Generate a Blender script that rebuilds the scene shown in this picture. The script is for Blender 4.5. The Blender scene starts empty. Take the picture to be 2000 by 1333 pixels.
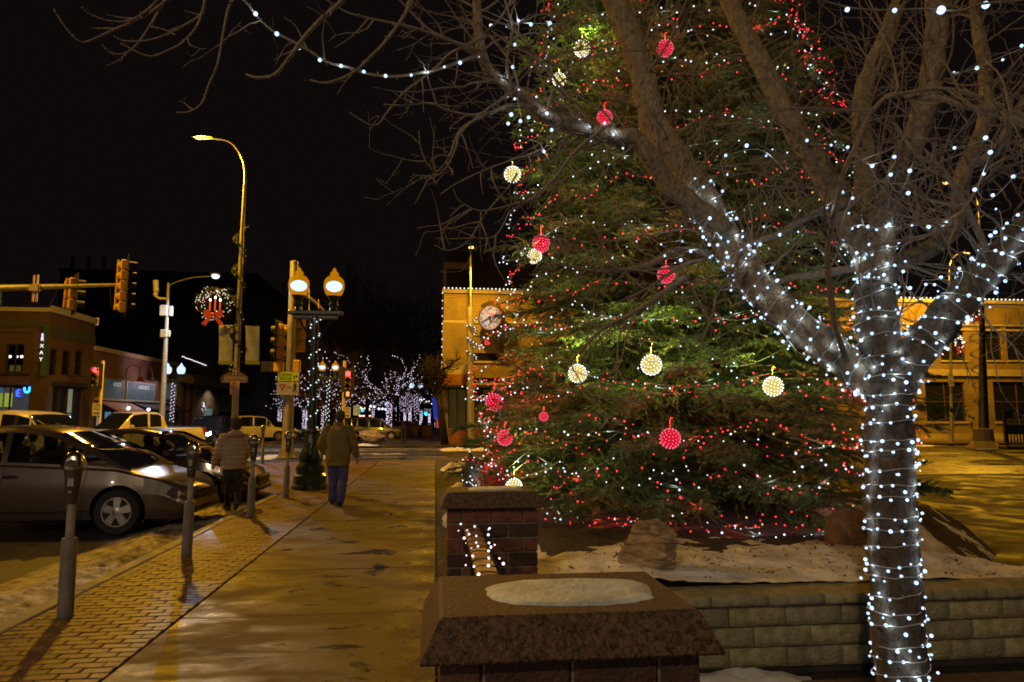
import bpy, bmesh, math, random
import numpy as np
from mathutils import Vector, Matrix, noise as mnoise
PI = math.pi
R = math.radians
sc = bpy.context.scene
random.seed(7)
np.random.seed(7)

# ---------------------------------------------------------------- camera
EYE = 1.66
PITCH = math.atan(148.5 / 1333.0)
YAW = math.atan(150.0 / 1333.0 * math.cos(PITCH))
cam = bpy.data.cameras.new('camera')
cam.sensor_width = 36.0
cam.lens = 24.0
cam.clip_start = 0.05
cam.clip_end = 900.0
camo = bpy.data.objects.new('camera', cam)
sc.collection.objects.link(camo)
camo.location = (0, 0, EYE)
camo.rotation_euler = (PI / 2 + PITCH, 0, -YAW)
sc.camera = camo

# ---------------------------------------------------------------- night sky
world = bpy.data.worlds.new('World')
sc.world = world
world.use_nodes = True
wn = world.node_tree.nodes
wn.clear()
bg = wn.new('ShaderNodeBackground')
wo = wn.new('ShaderNodeOutputWorld')
bg.inputs[0].default_value = (0.62, 0.42, 0.42, 1)
bg.inputs[1].default_value = 0.0068
world.node_tree.links.new(bg.outputs[0], wo.inputs[0])

sc.render.engine = 'CYCLES'
sc.cycles.use_denoising = True
sc.cycles.max_bounces = 5
sc.cycles.diffuse_bounces = 2
sc.cycles.glossy_bounces = 3
sc.cycles.transmission_bounces = 4
sc.cycles.transparent_max_bounces = 10
sc.cycles.sample_clamp_indirect = 2.0
sc.cycles.sample_clamp_direct = 0.0
sc.cycles.caustics_reflective = False
sc.cycles.caustics_refractive = False
sc.cycles.use_light_tree = True
sc.cycles.pixel_filter_type = 'BLACKMAN_HARRIS'
sc.cycles.filter_width = 1.7
sc.view_settings.view_transform = 'Standard'
sc.view_settings.look = 'None'
sc.view_settings.exposure = 0.0
sc.view_settings.gamma = 1.0
sc.view_settings.use_curve_mapping = False

SODIUM = (1.0, 0.48, 0.022)
LED = (0.62, 0.80, 1.0)

# ---------------------------------------------------------------- picture-to-place helpers
_rot = camo.rotation_euler.to_matrix()
CAMP = Vector((0, 0, EYE))
def ray(px, py):
    v = Vector(((px - 1000.0) / 1333.333, -(py - 666.5) / 1333.333, -1.0))
    return _rot @ v
def W(px, py, Y):
    """the point of the place seen at px,py that lies Y metres up the street"""
    d = ray(px, py)
    return CAMP + d * (Y / d.y)
def G(px, py, z=0.0):
    """the point seen at px,py on the level plane z"""
    d = ray(px, py)
    return CAMP + d * ((z - EYE) / d.z)

# ---------------------------------------------------------------- materials
MATS = {}
def mat(name, col, rough=0.6, metal=0.0, col2=None, scale=6.0, bump=0.0, bscale=30.0, emit=None, es=0.0,
        detail=4.0, dist=0.0, spec=None, rough2=None, coat=0.0, stretch=None, sampling=None):
    if name in MATS:
        return MATS[name]
    m = bpy.data.materials.new(name)
    m.use_nodes = True
    nt = m.node_tree
    b = nt.nodes['Principled BSDF']
    b.inputs['Base Color'].default_value = (*col, 1)
    b.inputs['Roughness'].default_value = rough
    b.inputs['Metallic'].default_value = metal
    if spec is not None:
        b.inputs['Specular IOR Level'].default_value = spec
    if coat:
        b.inputs['Coat Weight'].default_value = coat
        b.inputs['Coat Roughness'].default_value = 0.06
    if col2 is not None or bump or rough2 is not None:
        tc = nt.nodes.new('ShaderNodeTexCoord')
        src = tc.outputs['Object']
        if stretch:
            mp = nt.nodes.new('ShaderNodeMapping')
            mp.inputs['Scale'].default_value = stretch
            nt.links.new(src, mp.inputs[0])
            src = mp.outputs[0]
        if col2 is not None or rough2 is not None:
            n = nt.nodes.new('ShaderNodeTexNoise')
            n.inputs['Scale'].default_value = scale
            n.inputs['Detail'].default_value = detail
            n.inputs['Distortion'].default_value = dist
            nt.links.new(src, n.inputs['Vector'])
            r = nt.nodes.new('ShaderNodeMapRange')
            r.inputs['From Min'].default_value = 0.35
            r.inputs['From Max'].default_value = 0.65
            nt.links.new(n.outputs['Fac'], r.inputs['Value'])
            if col2 is not None:
                mx = nt.nodes.new('ShaderNodeMix'); mx.data_type = 'RGBA'
                mx.inputs['A'].default_value = (*col, 1); mx.inputs['B'].default_value = (*col2, 1)
                nt.links.new(r.outputs[0], mx.inputs['Factor'])
                nt.links.new(mx.outputs['Result'], b.inputs['Base Color'])
            if rough2 is not None:
                r2 = nt.nodes.new('ShaderNodeMapRange')
                r2.inputs['To Min'].default_value = rough; r2.inputs['To Max'].default_value = rough2
                nt.links.new(r.outputs[0], r2.inputs['Value'])
                nt.links.new(r2.outputs[0], b.inputs['Roughness'])
        if bump:
            n2 = nt.nodes.new('ShaderNodeTexNoise')
            n2.inputs['Scale'].default_value = bscale
            n2.inputs['Detail'].default_value = 5
            nt.links.new(src, n2.inputs['Vector'])
            bp = nt.nodes.new('ShaderNodeBump')
            bp.inputs['Strength'].default_value = min(1.0, bump)
            bp.inputs['Distance'].default_value = 0.02
            nt.links.new(n2.outputs['Fac'], bp.inputs['Height'])
            nt.links.new(bp.outputs[0], b.inputs['Normal'])
    if emit is not None:
        b.inputs['Emission Color'].default_value = (*emit, 1)
        b.inputs['Emission Strength'].default_value = es
        m.cycles.emission_sampling = sampling or ('AUTO')
    MATS[name] = m
    return m

def mat_emit(name, col, strength, sampling='NONE'):
    if name in MATS: return MATS[name]
    m = bpy.data.materials.new(name); m.use_nodes = True
    nt = m.node_tree; nt.nodes.clear()
    e = nt.nodes.new('ShaderNodeEmission'); o = nt.nodes.new('ShaderNodeOutputMaterial')
    e.inputs[0].default_value = (*col, 1); e.inputs[1].default_value = strength
    nt.links.new(e.outputs[0], o.inputs[0])
    m.cycles.emission_sampling = sampling
    MATS[name] = m
    return m

def mat_brick(name, c1, c2, mortar, bw=0.21, bh=0.075, rough=0.8, bump=0.6, msize=0.012, tint=None):
    if name in MATS: return MATS[name]
    m = bpy.data.materials.new(name); m.use_nodes = True
    nt = m.node_tree; b = nt.nodes['Principled BSDF']
    tc = nt.nodes.new('ShaderNodeTexCoord')
    sp = nt.nodes.new('ShaderNodeSeparateXYZ'); nt.links.new(tc.outputs['Object'], sp.inputs[0])
    ad = nt.nodes.new('ShaderNodeMath'); ad.operation = 'ADD'
    nt.links.new(sp.outputs[0], ad.inputs[0]); nt.links.new(sp.outputs[1], ad.inputs[1])
    cb = nt.nodes.new('ShaderNodeCombineXYZ')
    nt.links.new(ad.outputs[0], cb.inputs[0]); nt.links.new(sp.outputs[2], cb.inputs[1])
    br = nt.nodes.new('ShaderNodeTexBrick')
    br.inputs['Scale'].default_value = 1.0
    br.inputs['Color1'].default_value = (*c1, 1); br.inputs['Color2'].default_value = (*c2, 1)
    br.inputs['Mortar'].default_value = (*mortar, 1)
    br.inputs['Mortar Size'].default_value = msize
    br.inputs['Brick Width'].default_value = bw; br.inputs['Row Height'].default_value = bh
    nt.links.new(cb.outputs[0], br.inputs['Vector'])
    n = nt.nodes.new('ShaderNodeTexNoise'); n.inputs['Scale'].default_value = 0.7; n.inputs['Detail'].default_value = 6
    nt.links.new(tc.outputs['Object'], n.inputs['Vector'])
    mx = nt.nodes.new('ShaderNodeMix'); mx.data_type = 'RGBA'; mx.blend_type = 'MULTIPLY'
    rr = nt.nodes.new('ShaderNodeMapRange'); rr.inputs['From Min'].default_value = .3; rr.inputs['From Max'].default_value = .7
    rr.inputs['To Min'].default_value = .55; rr.inputs['To Max'].default_value = 1.0
    nt.links.new(n.outputs['Fac'], rr.inputs['Value'])
    mx.inputs['Factor'].default_value = 1
    nt.links.new(br.outputs['Color'], mx.inputs['A']); nt.links.new(rr.outputs[0], mx.inputs['B'])
    nt.links.new(mx.outputs['Result'], b.inputs['Base Color'])
    bp = nt.nodes.new('ShaderNodeBump'); bp.inputs['Strength'].default_value = bump; bp.inputs['Distance'].default_value = .01
    bp.invert = True
    nt.links.new(br.outputs['Fac'], bp.inputs['Height']); nt.links.new(bp.outputs[0], b.inputs['Normal'])
    b.inputs['Roughness'].default_value = rough
    MATS[name] = m
    return m

def mat_glass(name, tint=(0.5, 0.5, 0.5), gloss=0.05):
    if name in MATS: return MATS[name]
    m = bpy.data.materials.new(name); m.use_nodes = True
    nt = m.node_tree; nt.nodes.clear()
    t = nt.nodes.new('ShaderNodeBsdfTransparent'); t.inputs[0].default_value = (*tint, 1)
    g = nt.nodes.new('ShaderNodeBsdfGlossy'); g.inputs[0].default_value = (.9, .9, .9, 1); g.inputs['Roughness'].default_value = gloss
    f = nt.nodes.new('ShaderNodeFresnel'); f.inputs[0].default_value = 1.5
    mx = nt.nodes.new('ShaderNodeMixShader'); o = nt.nodes.new('ShaderNodeOutputMaterial')
    nt.links.new(f.outputs[0], mx.inputs[0]); nt.links.new(t.outputs[0], mx.inputs[1]); nt.links.new(g.outputs[0], mx.inputs[2])
    nt.links.new(mx.outputs[0], o.inputs[0])
    MATS[name] = m
    return m

# ---------------------------------------------------------------- objects
ORG = {}
def org(o):
    return ORG.get(o.name, Vector((0, 0, 0))) if o else Vector((0, 0, 0))
def tag(o, label=None, cat=None, group=None, kind=None):
    if label: o['label'] = label
    if cat: o['category'] = cat
    if group: o['group'] = group
    if kind: o['kind'] = kind
    return o
def thing(name, label, cat, loc=(0, 0, 0), rz=0.0, group=None):
    o = bpy.data.objects.new(name, None)
    o.empty_display_size = 0.2
    sc.collection.objects.link(o)
    o.location = loc
    o.rotation_euler = (0, 0, rz)
    ORG[o.name] = Vector(loc) if rz == 0 else Vector((0, 0, 0))
    tag(o, label, cat, group)
    return o
def inst(name, me, loc, parent=None, rot=None, scale=None):
    o = bpy.data.objects.new(name, me)
    sc.collection.objects.link(o)
    l = Vector(loc)
    if parent:
        o.parent = parent
        l = l - org(parent)
        ORG[o.name] = org(parent)
    o.location = l
    if rot is not None:
        o.rotation_euler = rot
    if scale is not None:
        o.scale = (scale, scale, scale) if not hasattr(scale, '__len__') else scale
    return o
def copy_tree(o, parent=None):
    c = o.copy()
    sc.collection.objects.link(c)
    if parent: c.parent = parent
    for ch in list(o.children):
        copy_tree(ch, c)
    return c

class MB:
    def __init__(s):
        s.v = []; s.f = []
    def add(s, vs, fs):
        n = len(s.v)
        s.v.extend([tuple(v) for v in vs])
        s.f.extend([tuple(i + n for i in f) for f in fs])
        return s
    def box(s, c, d, rz=0.0, rot=None, taper=1.0):
        x, y, z = d[0] / 2, d[1] / 2, d[2] / 2
        vs = [Vector((a * x * (taper if cc > 0 else 1), b * y * (taper if cc > 0 else 1), cc * z)) for cc in (-1, 1) for b in (-1, 1) for a in (-1, 1)]
        m = rot if rot is not None else Matrix.Rotation(rz, 3, 'Z')
        vs = [m @ v + Vector(c) for v in vs]
        return s.add(vs, [(0, 2, 3, 1), (4, 5, 7, 6), (0, 1, 5, 4), (2, 6, 7, 3), (0, 4, 6, 2), (1, 3, 7, 5)])
    def bx(s, x0, x1, y0, y1, z0, z1):
        return s.box(((x0 + x1) / 2, (y0 + y1) / 2, (z0 + z1) / 2), (x1 - x0, y1 - y0, z1 - z0))
    def bbox(s, c, d, bev=0.01, rot=None):
        """box with chamfered edges"""
        m = rot if rot is not None else Matrix.Identity(3)
        x, y, z = d[0] / 2, d[1] / 2, d[2] / 2
        rings = []
        for zz, ins in ((-z, bev), (-z + bev, 0), (z - bev, 0), (z, bev)):
            a, b = x - ins, y - ins
            e = bev
            rings.append([(a - e, -b), (a, -b + e), (a, b - e), (a - e, b), (-a + e, b), (-a, b - e), (-a, -b + e), (-a + e, -b)])
        vs = []
        for (zz), rg in zip((-z, -z + bev, z - bev, z), rings):
            vs += [m @ Vector((p[0], p[1], zz)) + Vector(c) for p in rg]
        fs = [tuple(reversed(range(8))), tuple(24 + i for i in range(8))]
        for k in range(3):
            for i in range(8):
                j = (i + 1) % 8
                fs.append((k * 8 + i, k * 8 + j, k * 8 + 8 + j, k * 8 + 8 + i))
        return s.add(vs, fs)
    def tube(s, pts, rad, n=8, cap=True, jit=0.0):
        pts = [Vector(p) for p in pts]
        if not hasattr(rad, '__len__'): rad = [rad] * len(pts)
        u = None; vs = []
        for i, p in enumerate(pts):
            a = pts[max(0, i - 1)]; b = pts[min(len(pts) - 1, i + 1)]
            t = (b - a)
            if t.length < 1e-9: t = Vector((0, 0, 1))
            t.normalize()
            if u is None:
                u = t.orthogonal().normalized()
            else:
                u = (u - t * u.dot(t))
                u = u.normalized() if u.length > 1e-6 else t.orthogonal().normalized()
            w = t.cross(u)
            for k in range(n):
                an = 2 * PI * k / n
                r = rad[i]
                if jit: r *= 1 + jit * mnoise.noise(Vector((math.cos(an) * 1.7, math.sin(an) * 1.7, i * .45)) + p * 3)
                vs.append(p + (u * math.cos(an) + w * math.sin(an)) * r)
        fs = []
        for i in range(len(pts) - 1):
            for k in range(n):
                j = (k + 1) % n
                fs.append((i * n + k, i * n + j, (i + 1) * n + j, (i + 1) * n + k))
        if cap and n > 2:
            fs.append(tuple(reversed(range(n))))
            fs.append(tuple((len(pts) - 1) * n + k for k in range(n)))
        return s.add(vs, fs)
    def lathe(s, prof, c=(0, 0, 0), n=16, rot=None):
        c = Vector(c); m = rot if rot is not None else Matrix.Identity(3)
        vs = []
        for r, z in prof:
            for k in range(n):
                an = 2 * PI * (k + .5) / n
                vs.append(m @ Vector((r * math.cos(an), r * math.sin(an), z)) + c)
        fs = []
        for i in range(len(prof) - 1):
            for k in range(n):
                j = (k + 1) % n
                fs.append((i * n + k, i * n + j, (i + 1) * n + j, (i + 1) * n + k))
        fs.append(tuple(reversed(range(n))))
        fs.append(tuple((len(prof) - 1) * n + k for k in range(n)))
        return s.add(vs, fs)
    def ball(s, c, r, n=12, m=8, sc3=(1, 1, 1), rot=None):
        rt = rot if rot is not None else Matrix.Identity(3)
        vs = []; c = Vector(c)
        for i in range(1, m):
            t = PI * i / m
            for k in range(n):
                a = 2 * PI * k / n
                vs.append(rt @ Vector((r * sc3[0] * math.sin(t) * math.cos(a), r * sc3[1] * math.sin(t) * math.sin(a), r * sc3[2] * math.cos(t))) + c)
        vs.append(rt @ Vector((0, 0, r * sc3[2])) + c); vs.append(rt @ Vector((0, 0, -r * sc3[2])) + c)
        T = len(vs) - 2; B = T + 1; fs = []
        for k in range(n):
            fs.append((T, k, (k + 1) % n)); fs.append((B, (m - 2) * n + (k + 1) % n, (m - 2) * n + k))
        for i in range(m - 2):
            for k in range(n):
                fs.append((i * n + k, (i + 1) * n + k, (i + 1) * n + (k + 1) % n, i * n + (k + 1) % n))
        return s.add(vs, fs)
    def prism(s, poly, o, ux, uy, depth):
        """extrude a 2D polygon: o + ux*a + uy*b, thickness along ux x uy"""
        ux = Vector(ux).normalized(); uy = Vector(uy).normalized(); n = ux.cross(uy); o = Vector(o)
        N = len(poly)
        vs = [o + ux * a + uy * b for a, b in poly] + [o + ux * a + uy * b + n * depth for a, b in poly]
        fs = [tuple(reversed(range(N))), tuple(N + i for i in range(N))]
        for i in range(N):
            j = (i + 1) % N
            fs.append((i, j, N + j, N + i))
        return s.add(vs, fs)
    def grid(s, fn, nu, nv):
        vs = [fn(i / nu, j / nv) for i in range(nu + 1) for j in range(nv + 1)]
        fs = [(i * (nv + 1) + j, (i + 1) * (nv + 1) + j, (i + 1) * (nv + 1) + j + 1, i * (nv + 1) + j + 1) for i in range(nu) for j in range(nv)]
        return s.add(vs, fs)
    def mesh(s, name, m, origin=Vector((0, 0, 0)), smooth=35):
        me = bpy.data.meshes.new(name)
        o = Vector(origin)
        me.from_pydata([(v[0] - o.x, v[1] - o.y, v[2] - o.z) for v in s.v], [], s.f)
        if m: me.materials.append(m)
        if smooth:
            me.polygons.foreach_set('use_smooth', [True] * len(me.polygons))
            try: me.set_sharp_from_angle(angle=R(smooth))
            except Exception: pass
        me.update()
        return me
    def build(s, name, m, parent=None, smooth=35, origin=None):
        if parent is not None: o = org(parent)
        elif origin is not None: o = Vector(origin)
        else:
            a = np.array(s.v); o = Vector(((a[:, 0].min() + a[:, 0].max()) / 2, (a[:, 1].min() + a[:, 1].max()) / 2, a[:, 2].min()))
        me = s.mesh(name, m, o, smooth)
        ob = bpy.data.objects.new(name, me)
        sc.collection.objects.link(ob)
        if parent: ob.parent = parent
        else: ob.location = o
        ORG[ob.name] = o
        return ob

def evaluated(ob, name=None):
    """bake an object's modifiers into its mesh"""
    dg = bpy.context.evaluated_depsgraph_get()
    dg.update()
    me = bpy.data.meshes.new_from_object(ob.evaluated_get(dg))
    ob.modifiers.clear()
    ob.data = me
    me.name = name or ob.name
    return ob

def text(name, body, m, o, ux, uy, size, parent=None, depth=0.004, align='CENTER', width=None):
    cu = bpy.data.curves.new(name, 'FONT')
    cu.body = body; cu.size = size; cu.align_x = align; cu.align_y = 'CENTER'; cu.extrude = depth / 2
    cu.resolution_u = 2
    tmp = bpy.data.objects.new(name, cu); sc.collection.objects.link(tmp)
    dg = bpy.context.evaluated_depsgraph_get(); dg.update()
    me = bpy.data.meshes.new_from_object(tmp.evaluated_get(dg))
    bpy.data.objects.remove(tmp)
    ux = Vector(ux).normalized(); uy = Vector(uy).normalized(); n = ux.cross(uy)
    sx = 1.0
    if width and len(me.vertices):
        xs = [v.co.x for v in me.vertices]; sx = width / max(1e-6, max(xs) - min(xs))
    oo = org(parent) if parent else Vector(o)
    for v in me.vertices:
        p = Vector(o) + ux * v.co.x * sx + uy * v.co.y + n * v.co.z
        v.co = p - oo
    me.materials.clear(); me.materials.append(m); me.name = name
    ob = bpy.data.objects.new(name, me); sc.collection.objects.link(ob)
    if parent: ob.parent = parent
    else: ob.location = oo
    ORG[ob.name] = oo
    return ob

def lamp_light(name, loc, col, power, parent, radius=0.12, spot=None, target=None, blend=0.5):
    l = bpy.data.lights.new(name, 'SPOT' if spot else 'POINT')
    l.color = col; l.energy = power; l.shadow_soft_size = radius
    if spot:
        l.spot_size = spot; l.spot_blend = blend
    o = bpy.data.objects.new(name, l); sc.collection.objects.link(o)
    if parent: o.parent = parent
    o.location = Vector(loc) - org(parent)
    if target is not None:
        o.rotation_euler = (Vector(target) - Vector(loc)).to_track_quat('-Z', 'Y').to_euler()
    return o
def smooth_path(pts, sub=4):
    """Catmull-Rom through points (each any length tuple)"""
    P = [np.array(p, float) for p in pts]
    P = [2 * P[0] - P[1]] + P + [2 * P[-1] - P[-2]]
    out = []
    for i in range(1, len(P) - 2):
        for k in range(sub):
            t = k / sub
            a, b, c, d = P[i - 1], P[i], P[i + 1], P[i + 2]
            out.append(.5 * ((2 * b) + (-a + c) * t + (2 * a - 5 * b + 4 * c - d) * t * t + (-a + 3 * b - 3 * c + d) * t ** 3))
    out.append(P[-2])
    return out
# ================================================================ THE SETTING
ROAD = -0.15
def mat_wet(name, c1, c2, r1, r2, sc1=1.2, sc2=14.0, bump=.25, bs=60, stretch=(1, 1, 1)):
    """paving: two grades of colour, dry and icy patches, grit"""
    if name in MATS: return MATS[name]
    m = bpy.data.materials.new(name); m.use_nodes = True
    nt = m.node_tree; b = nt.nodes['Principled BSDF']; L = nt.links.new
    tc = nt.nodes.new('ShaderNodeTexCoord')
    mp = nt.nodes.new('ShaderNodeMapping'); mp.inputs['Scale'].default_value = stretch; L(tc.outputs['Object'], mp.inputs[0])
    n = nt.nodes.new('ShaderNodeTexNoise'); n.inputs['Scale'].default_value = sc1; n.inputs['Detail'].default_value = 8; n.inputs['Roughness'].default_value = .68; n.inputs['Distortion'].default_value = .6
    n2 = nt.nodes.new('ShaderNodeTexNoise'); n2.inputs['Scale'].default_value = sc2; n2.inputs['Detail'].default_value = 9; n2.inputs['Roughness'].default_value = .78
    n3 = nt.nodes.new('ShaderNodeTexNoise'); n3.inputs['Scale'].default_value = bs * 4; n3.inputs['Detail'].default_value = 3
    for k in (n, n2, n3): L(mp.outputs[0], k.inputs['Vector'])
    ml = nt.nodes.new('ShaderNodeMapRange'); ml.inputs['From Min'].default_value = .38; ml.inputs['From Max'].default_value = .62; ml.inputs['To Min'].default_value = -.42; ml.inputs['To Max'].default_value = .85; ml.clamp = False; L(n.outputs['Fac'], ml.inputs['Value'])
    ad = nt.nodes.new('ShaderNodeMath'); ad.operation = 'MULTIPLY_ADD'; ad.inputs[1].default_value = .8; L(n2.outputs['Fac'], ad.inputs[0])
    sub = nt.nodes.new('ShaderNodeMath'); sub.operation = 'MULTIPLY'; sub.inputs[1].default_value = .75; L(ml.outputs[0], sub.inputs[0]); L(sub.outputs[0], ad.inputs[2])
    mx = nt.nodes.new('ShaderNodeMix'); mx.data_type = 'RGBA'
    mx.inputs['A'].default_value = (*c1, 1); mx.inputs['B'].default_value = (*c2, 1); L(ad.outputs[0], mx.inputs['Factor'])
    sp = nt.nodes.new('ShaderNodeMapRange'); sp.inputs['From Min'].default_value = .35; sp.inputs['From Max'].default_value = .7; sp.inputs['To Min'].default_value = .7; sp.inputs['To Max'].default_value = 1.25
    L(n3.outputs['Fac'], sp.inputs['Value'])
    mu = nt.nodes.new('ShaderNodeMix'); mu.data_type = 'RGBA'; mu.blend_type = 'MULTIPLY'; mu.inputs['Factor'].default_value = 1
    L(mx.outputs['Result'], mu.inputs['A']); L(sp.outputs[0], mu.inputs['B']); L(mu.outputs['Result'], b.inputs['Base Color'])
    rr = nt.nodes.new('ShaderNodeMapRange'); rr.inputs['To Min'].default_value = r1; rr.inputs['To Max'].default_value = r2
    L(ad.outputs[0], rr.inputs['Value']); L(rr.outputs[0], b.inputs['Roughness'])
    bp = nt.nodes.new('ShaderNodeBump'); bp.inputs['Strength'].default_value = bump; bp.inputs['Distance'].default_value = .01
    n4 = nt.nodes.new('ShaderNodeTexNoise'); n4.inputs['Scale'].default_value = bs; n4.inputs['Detail'].default_value = 6; L(mp.outputs[0], n4.inputs['Vector'])
    L(n4.outputs['Fac'], bp.inputs['Height']); L(bp.outputs[0], b.inputs['Normal'])
    b.inputs['Specular IOR Level'].default_value = .30; ad.use_clamp = True
    MATS[name] = m
    return m
ASPH = mat_wet('asphalt', (.022, .02, .019), (.06, .053, .046), .14, .62, .35, 9, .35, 45)
CONC = mat_wet('concrete', (.022, .015, .008), (.190, .135, .062), .17, .92, 1.3, 9, .5, 40, (.8, 1.7, 1))
CONC2 = mat_wet('concrete_dark', (.020, .014, .009), (.125, .09, .045), .22, .92, 1.3, 9, .5, 40, (.8, 1.7, 1))
BRK = [mat_wet('paver_a', (.095, .055, .036), (.20, .11, .07), .30, .6, 3, 30, .5, 60),
       mat_wet('paver_b', (.075, .045, .034), (.16, .098, .068), .28, .55, 3, 30, .5, 60),
       mat_wet('paver_c', (.12, .07, .045), (.24, .14, .09), .34, .62, 3, 30, .5, 60)]
MORT = mat('joint_sand', (.035, .03, .025), .9)
CURB = mat_wet('curb_stone', (.18, .16, .14), (.3, .28, .25), .4, .75, 2, 20, .4, 50)
SNOW = mat('snow', (.82, .80, .78), .75, col2=(.50, .45, .38), scale=3.2, bump=1.0, bscale=16, detail=9)
DSNOW = mat('dirty_snow', (.42, .36, .28), .6, col2=(.07, .055, .04), scale=5, bump=.8, bscale=30, detail=10)
MULCH = mat('mulch', (.06, .04, .025), .95, col2=(.022, .015, .01), scale=25, bump=1, bscale=70)
PAINT = mat('road_paint', (.62, .60, .56), .6, col2=(.22, .21, .2), scale=3, detail=9)

g = MB()
g.grid(lambda u, v: Vector((-220 + 440 * u, -30 + 420 * v, ROAD)), 22, 22)
tag(g.build('ground', ASPH, smooth=0, origin=(0, 0, 0)), kind='structure')

def structure(name):
    o = bpy.data.objects.new(name, None); sc.collection.objects.link(o); o['kind'] = 'structure'
    ORG[o.name] = Vector((0, 0, 0)); return o

# --- near sidewalk: concrete slabs, brick strip, kerb
SL, SR = -2.08, 0.03
sw = structure('sidewalk')
MB().bx(SL - 6.2, 3.6, -1.0, 27.0, ROAD - .05, -.03).build('slab_bed', MORT, sw, smooth=0) if False else None
base = MB().bx(-3.3, .72, -1.0, 15.6, -.2, -.025)
base.bx(-8.3, .72, 15.6, 27.0, -.2, -.025)
base.build('slab_bed', MORT, sw, smooth=0)
k = -3
for k in range(-3, 12):
    y0 = 6.14 + 1.765 * k; y1 = y0 + 1.765
    b = MB().bbox(((SL + SR) / 2, (y0 + y1) / 2, -.06 + random.uniform(-.0015, .0015)), (SR - SL - .012, 1.765 - .014, .12), .005)
    b.build('slab', CONC if (k < 2 or k > 9) else CONC2, sw, smooth=0)
e = MB().bx(SR + .012, .78, -1, 27, -.15, -.004)
e.build('edge_strip', mat('pea_gravel', (.12, .095, .07), .9, col2=(.04, .03, .02), scale=40, bump=1, bscale=120), sw, smooth=0)
grit = MB()
for i in range(1500):
    x = .03 + random.gauss(0, .16); y = random.uniform(4.2, 12); s = random.uniform(.003, .008)
    if x > .7: continue
    grit.box((x, y, .003 + s / 2), (s, s * 1.3, s), rz=random.random() * 3)
tag(grit.build('grit', mat('grit_stone', (.3, .26, .2), .7), smooth=0), kind='stuff')

bp_ = structure('brick_paving')
bm_ = []
for mi in range(3):
    bm_.append(MB().bbox((0, 0, 0), (.192, .092, .06), .006).mesh('brick', BRK[mi], smooth=0))
y = 3.95; n = 0; row = 0; rest = [MB(), MB(), MB()]
brickcells = []
while y < 27:
    wx0 = -3.30 if y < 15.6 else -8.2
    x = wx0 - (.1 if row % 2 else 0)
    while x < SL - .02:
        a, b = max(x, wx0), min(x + .2, SL - .012)
        if b - a > .05: brickcells.append(((a + b) / 2, y + .05, (b - a) / .2))
        x += .2
    y += .1; row += 1
for i, (cx, cy, fr) in enumerate(brickcells):
    mi = random.choice((0, 0, 1, 2)); dz = random.uniform(-.003, .002)
    if i < 300:
        inst('brick', bm_[mi], (cx, cy, -.03 + dz), bp_, rot=(random.gauss(0, .006), random.gauss(0, .01), random.gauss(0, .012)), scale=(fr, 1, 1))
    else:
        rest[mi].box((cx, cy, -.03 + dz), (.19 * fr, .09, .06), rot=Matrix.Rotation(random.gauss(0, .01), 3, 'Y'))
for mi in range(3):
    o = rest[mi].build('brick_field', BRK[mi], bp_, smooth=0); o['kind'] = 'stuff'

kb = structure('curb')
for k in range(8):
    y0 = -1 + k * 2.05
    MB().bbox((-3.385, y0 + 1.02, -.09), (.15, 2.03, .2), .012).build('curb_stone', CURB, kb, smooth=0)
for k in range(2):
    MB().bbox((-4.6 - k * 2.4, 15.5, -.09), (2.38, .15, .2), .012).build('curb_stone', CURB, kb, smooth=0)
for k in range(5):
    MB().bbox((-8.28, 16.7 + k * 2.2, -.09), (.15, 2.18, .2), .012).build('curb_stone', CURB, kb, smooth=0)
for k in range(5):
    MB().bbox((-7.0 + k * 2.0, 27.05, -.11), (1.98, .15, .16), .012).build('curb_stone', CURB, kb, smooth=0)

# gutter snow: lumpy ridge against the kerb
gs = MB()
def gsn(u, v):
    y = 2.5 + 12.6 * u; x = -3.5 - 1.25 * v
    t = math.sin(PI * min(1, v * 1.02)) ** .7
    h = .115 * t * (.35 + 1.3 * max(0, .5 + mnoise.noise(Vector((x * 2.2, y * 1.1, 0)))))
    h += .05 * mnoise.noise(Vector((x * 9, y * 7, 3))) * t + .02 * mnoise.noise(Vector((x * 30, y * 25, 3))) * t
    h *= (1.0 - .8 * v) if y < 9 else (1 - .75 * v)
    return Vector((x, y, ROAD - .012 + max(h, 0) + (.02 * t if v > .02 else .06)))
gs.grid(gsn, 420, 60)
tag(gs.build('gutter_snow', DSNOW, origin=(0, 0, 0), smooth=80), kind='stuff')

# --- far side of the crossing
fs = structure('far_sidewalk')
MB().bx(-3.3, .45, 41, 150, -.2, -.004).build('slab_run', CONC2, fs, smooth=0)
MB().bx(.45, 90, 41, 45.2, -.2, -.004).build('slab_run', CONC2, fs, smooth=0)
MB().bx(-60, -20.8, 36.5, 43.2, -.2, -.004).build('slab_run', CONC2, fs, smooth=0)
MB().bx(-24.6, -20.8, 43.2, 160, -.2, -.004).build('slab_run', CONC2, fs, smooth=0)
for k in range(14):
    yy = 42.8 + k * 1.9
    MB().bx(-3.2, .4, yy, yy + .03, -.004, 0.0).build('joint', MORT, fs, smooth=0)

cw = structure('crosswalk')
for yy, x0, x1 in ((28.6, -3.2, .6), (31.6, -3.2, .6), (38.2, -20, .4), (40.3, -20, .4)):
    MB().bx(x0, x1, yy, yy + .3, ROAD - .01, ROAD + .004).build('stripe', PAINT, cw, smooth=0)
for k in range(7):
    MB().bx(-20.0 + k * 2.4, -19.0 + k * 2.4, 30.5, 34.5, ROAD - .01, ROAD + .004).build('stripe', PAINT, cw, smooth=0)
for yy in (52, 62, 72, 82):
    MB().bx(-12.1, -11.9, yy, yy + 4, ROAD - .01, ROAD + .004).build('stripe', PAINT, cw, smooth=0)

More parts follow.
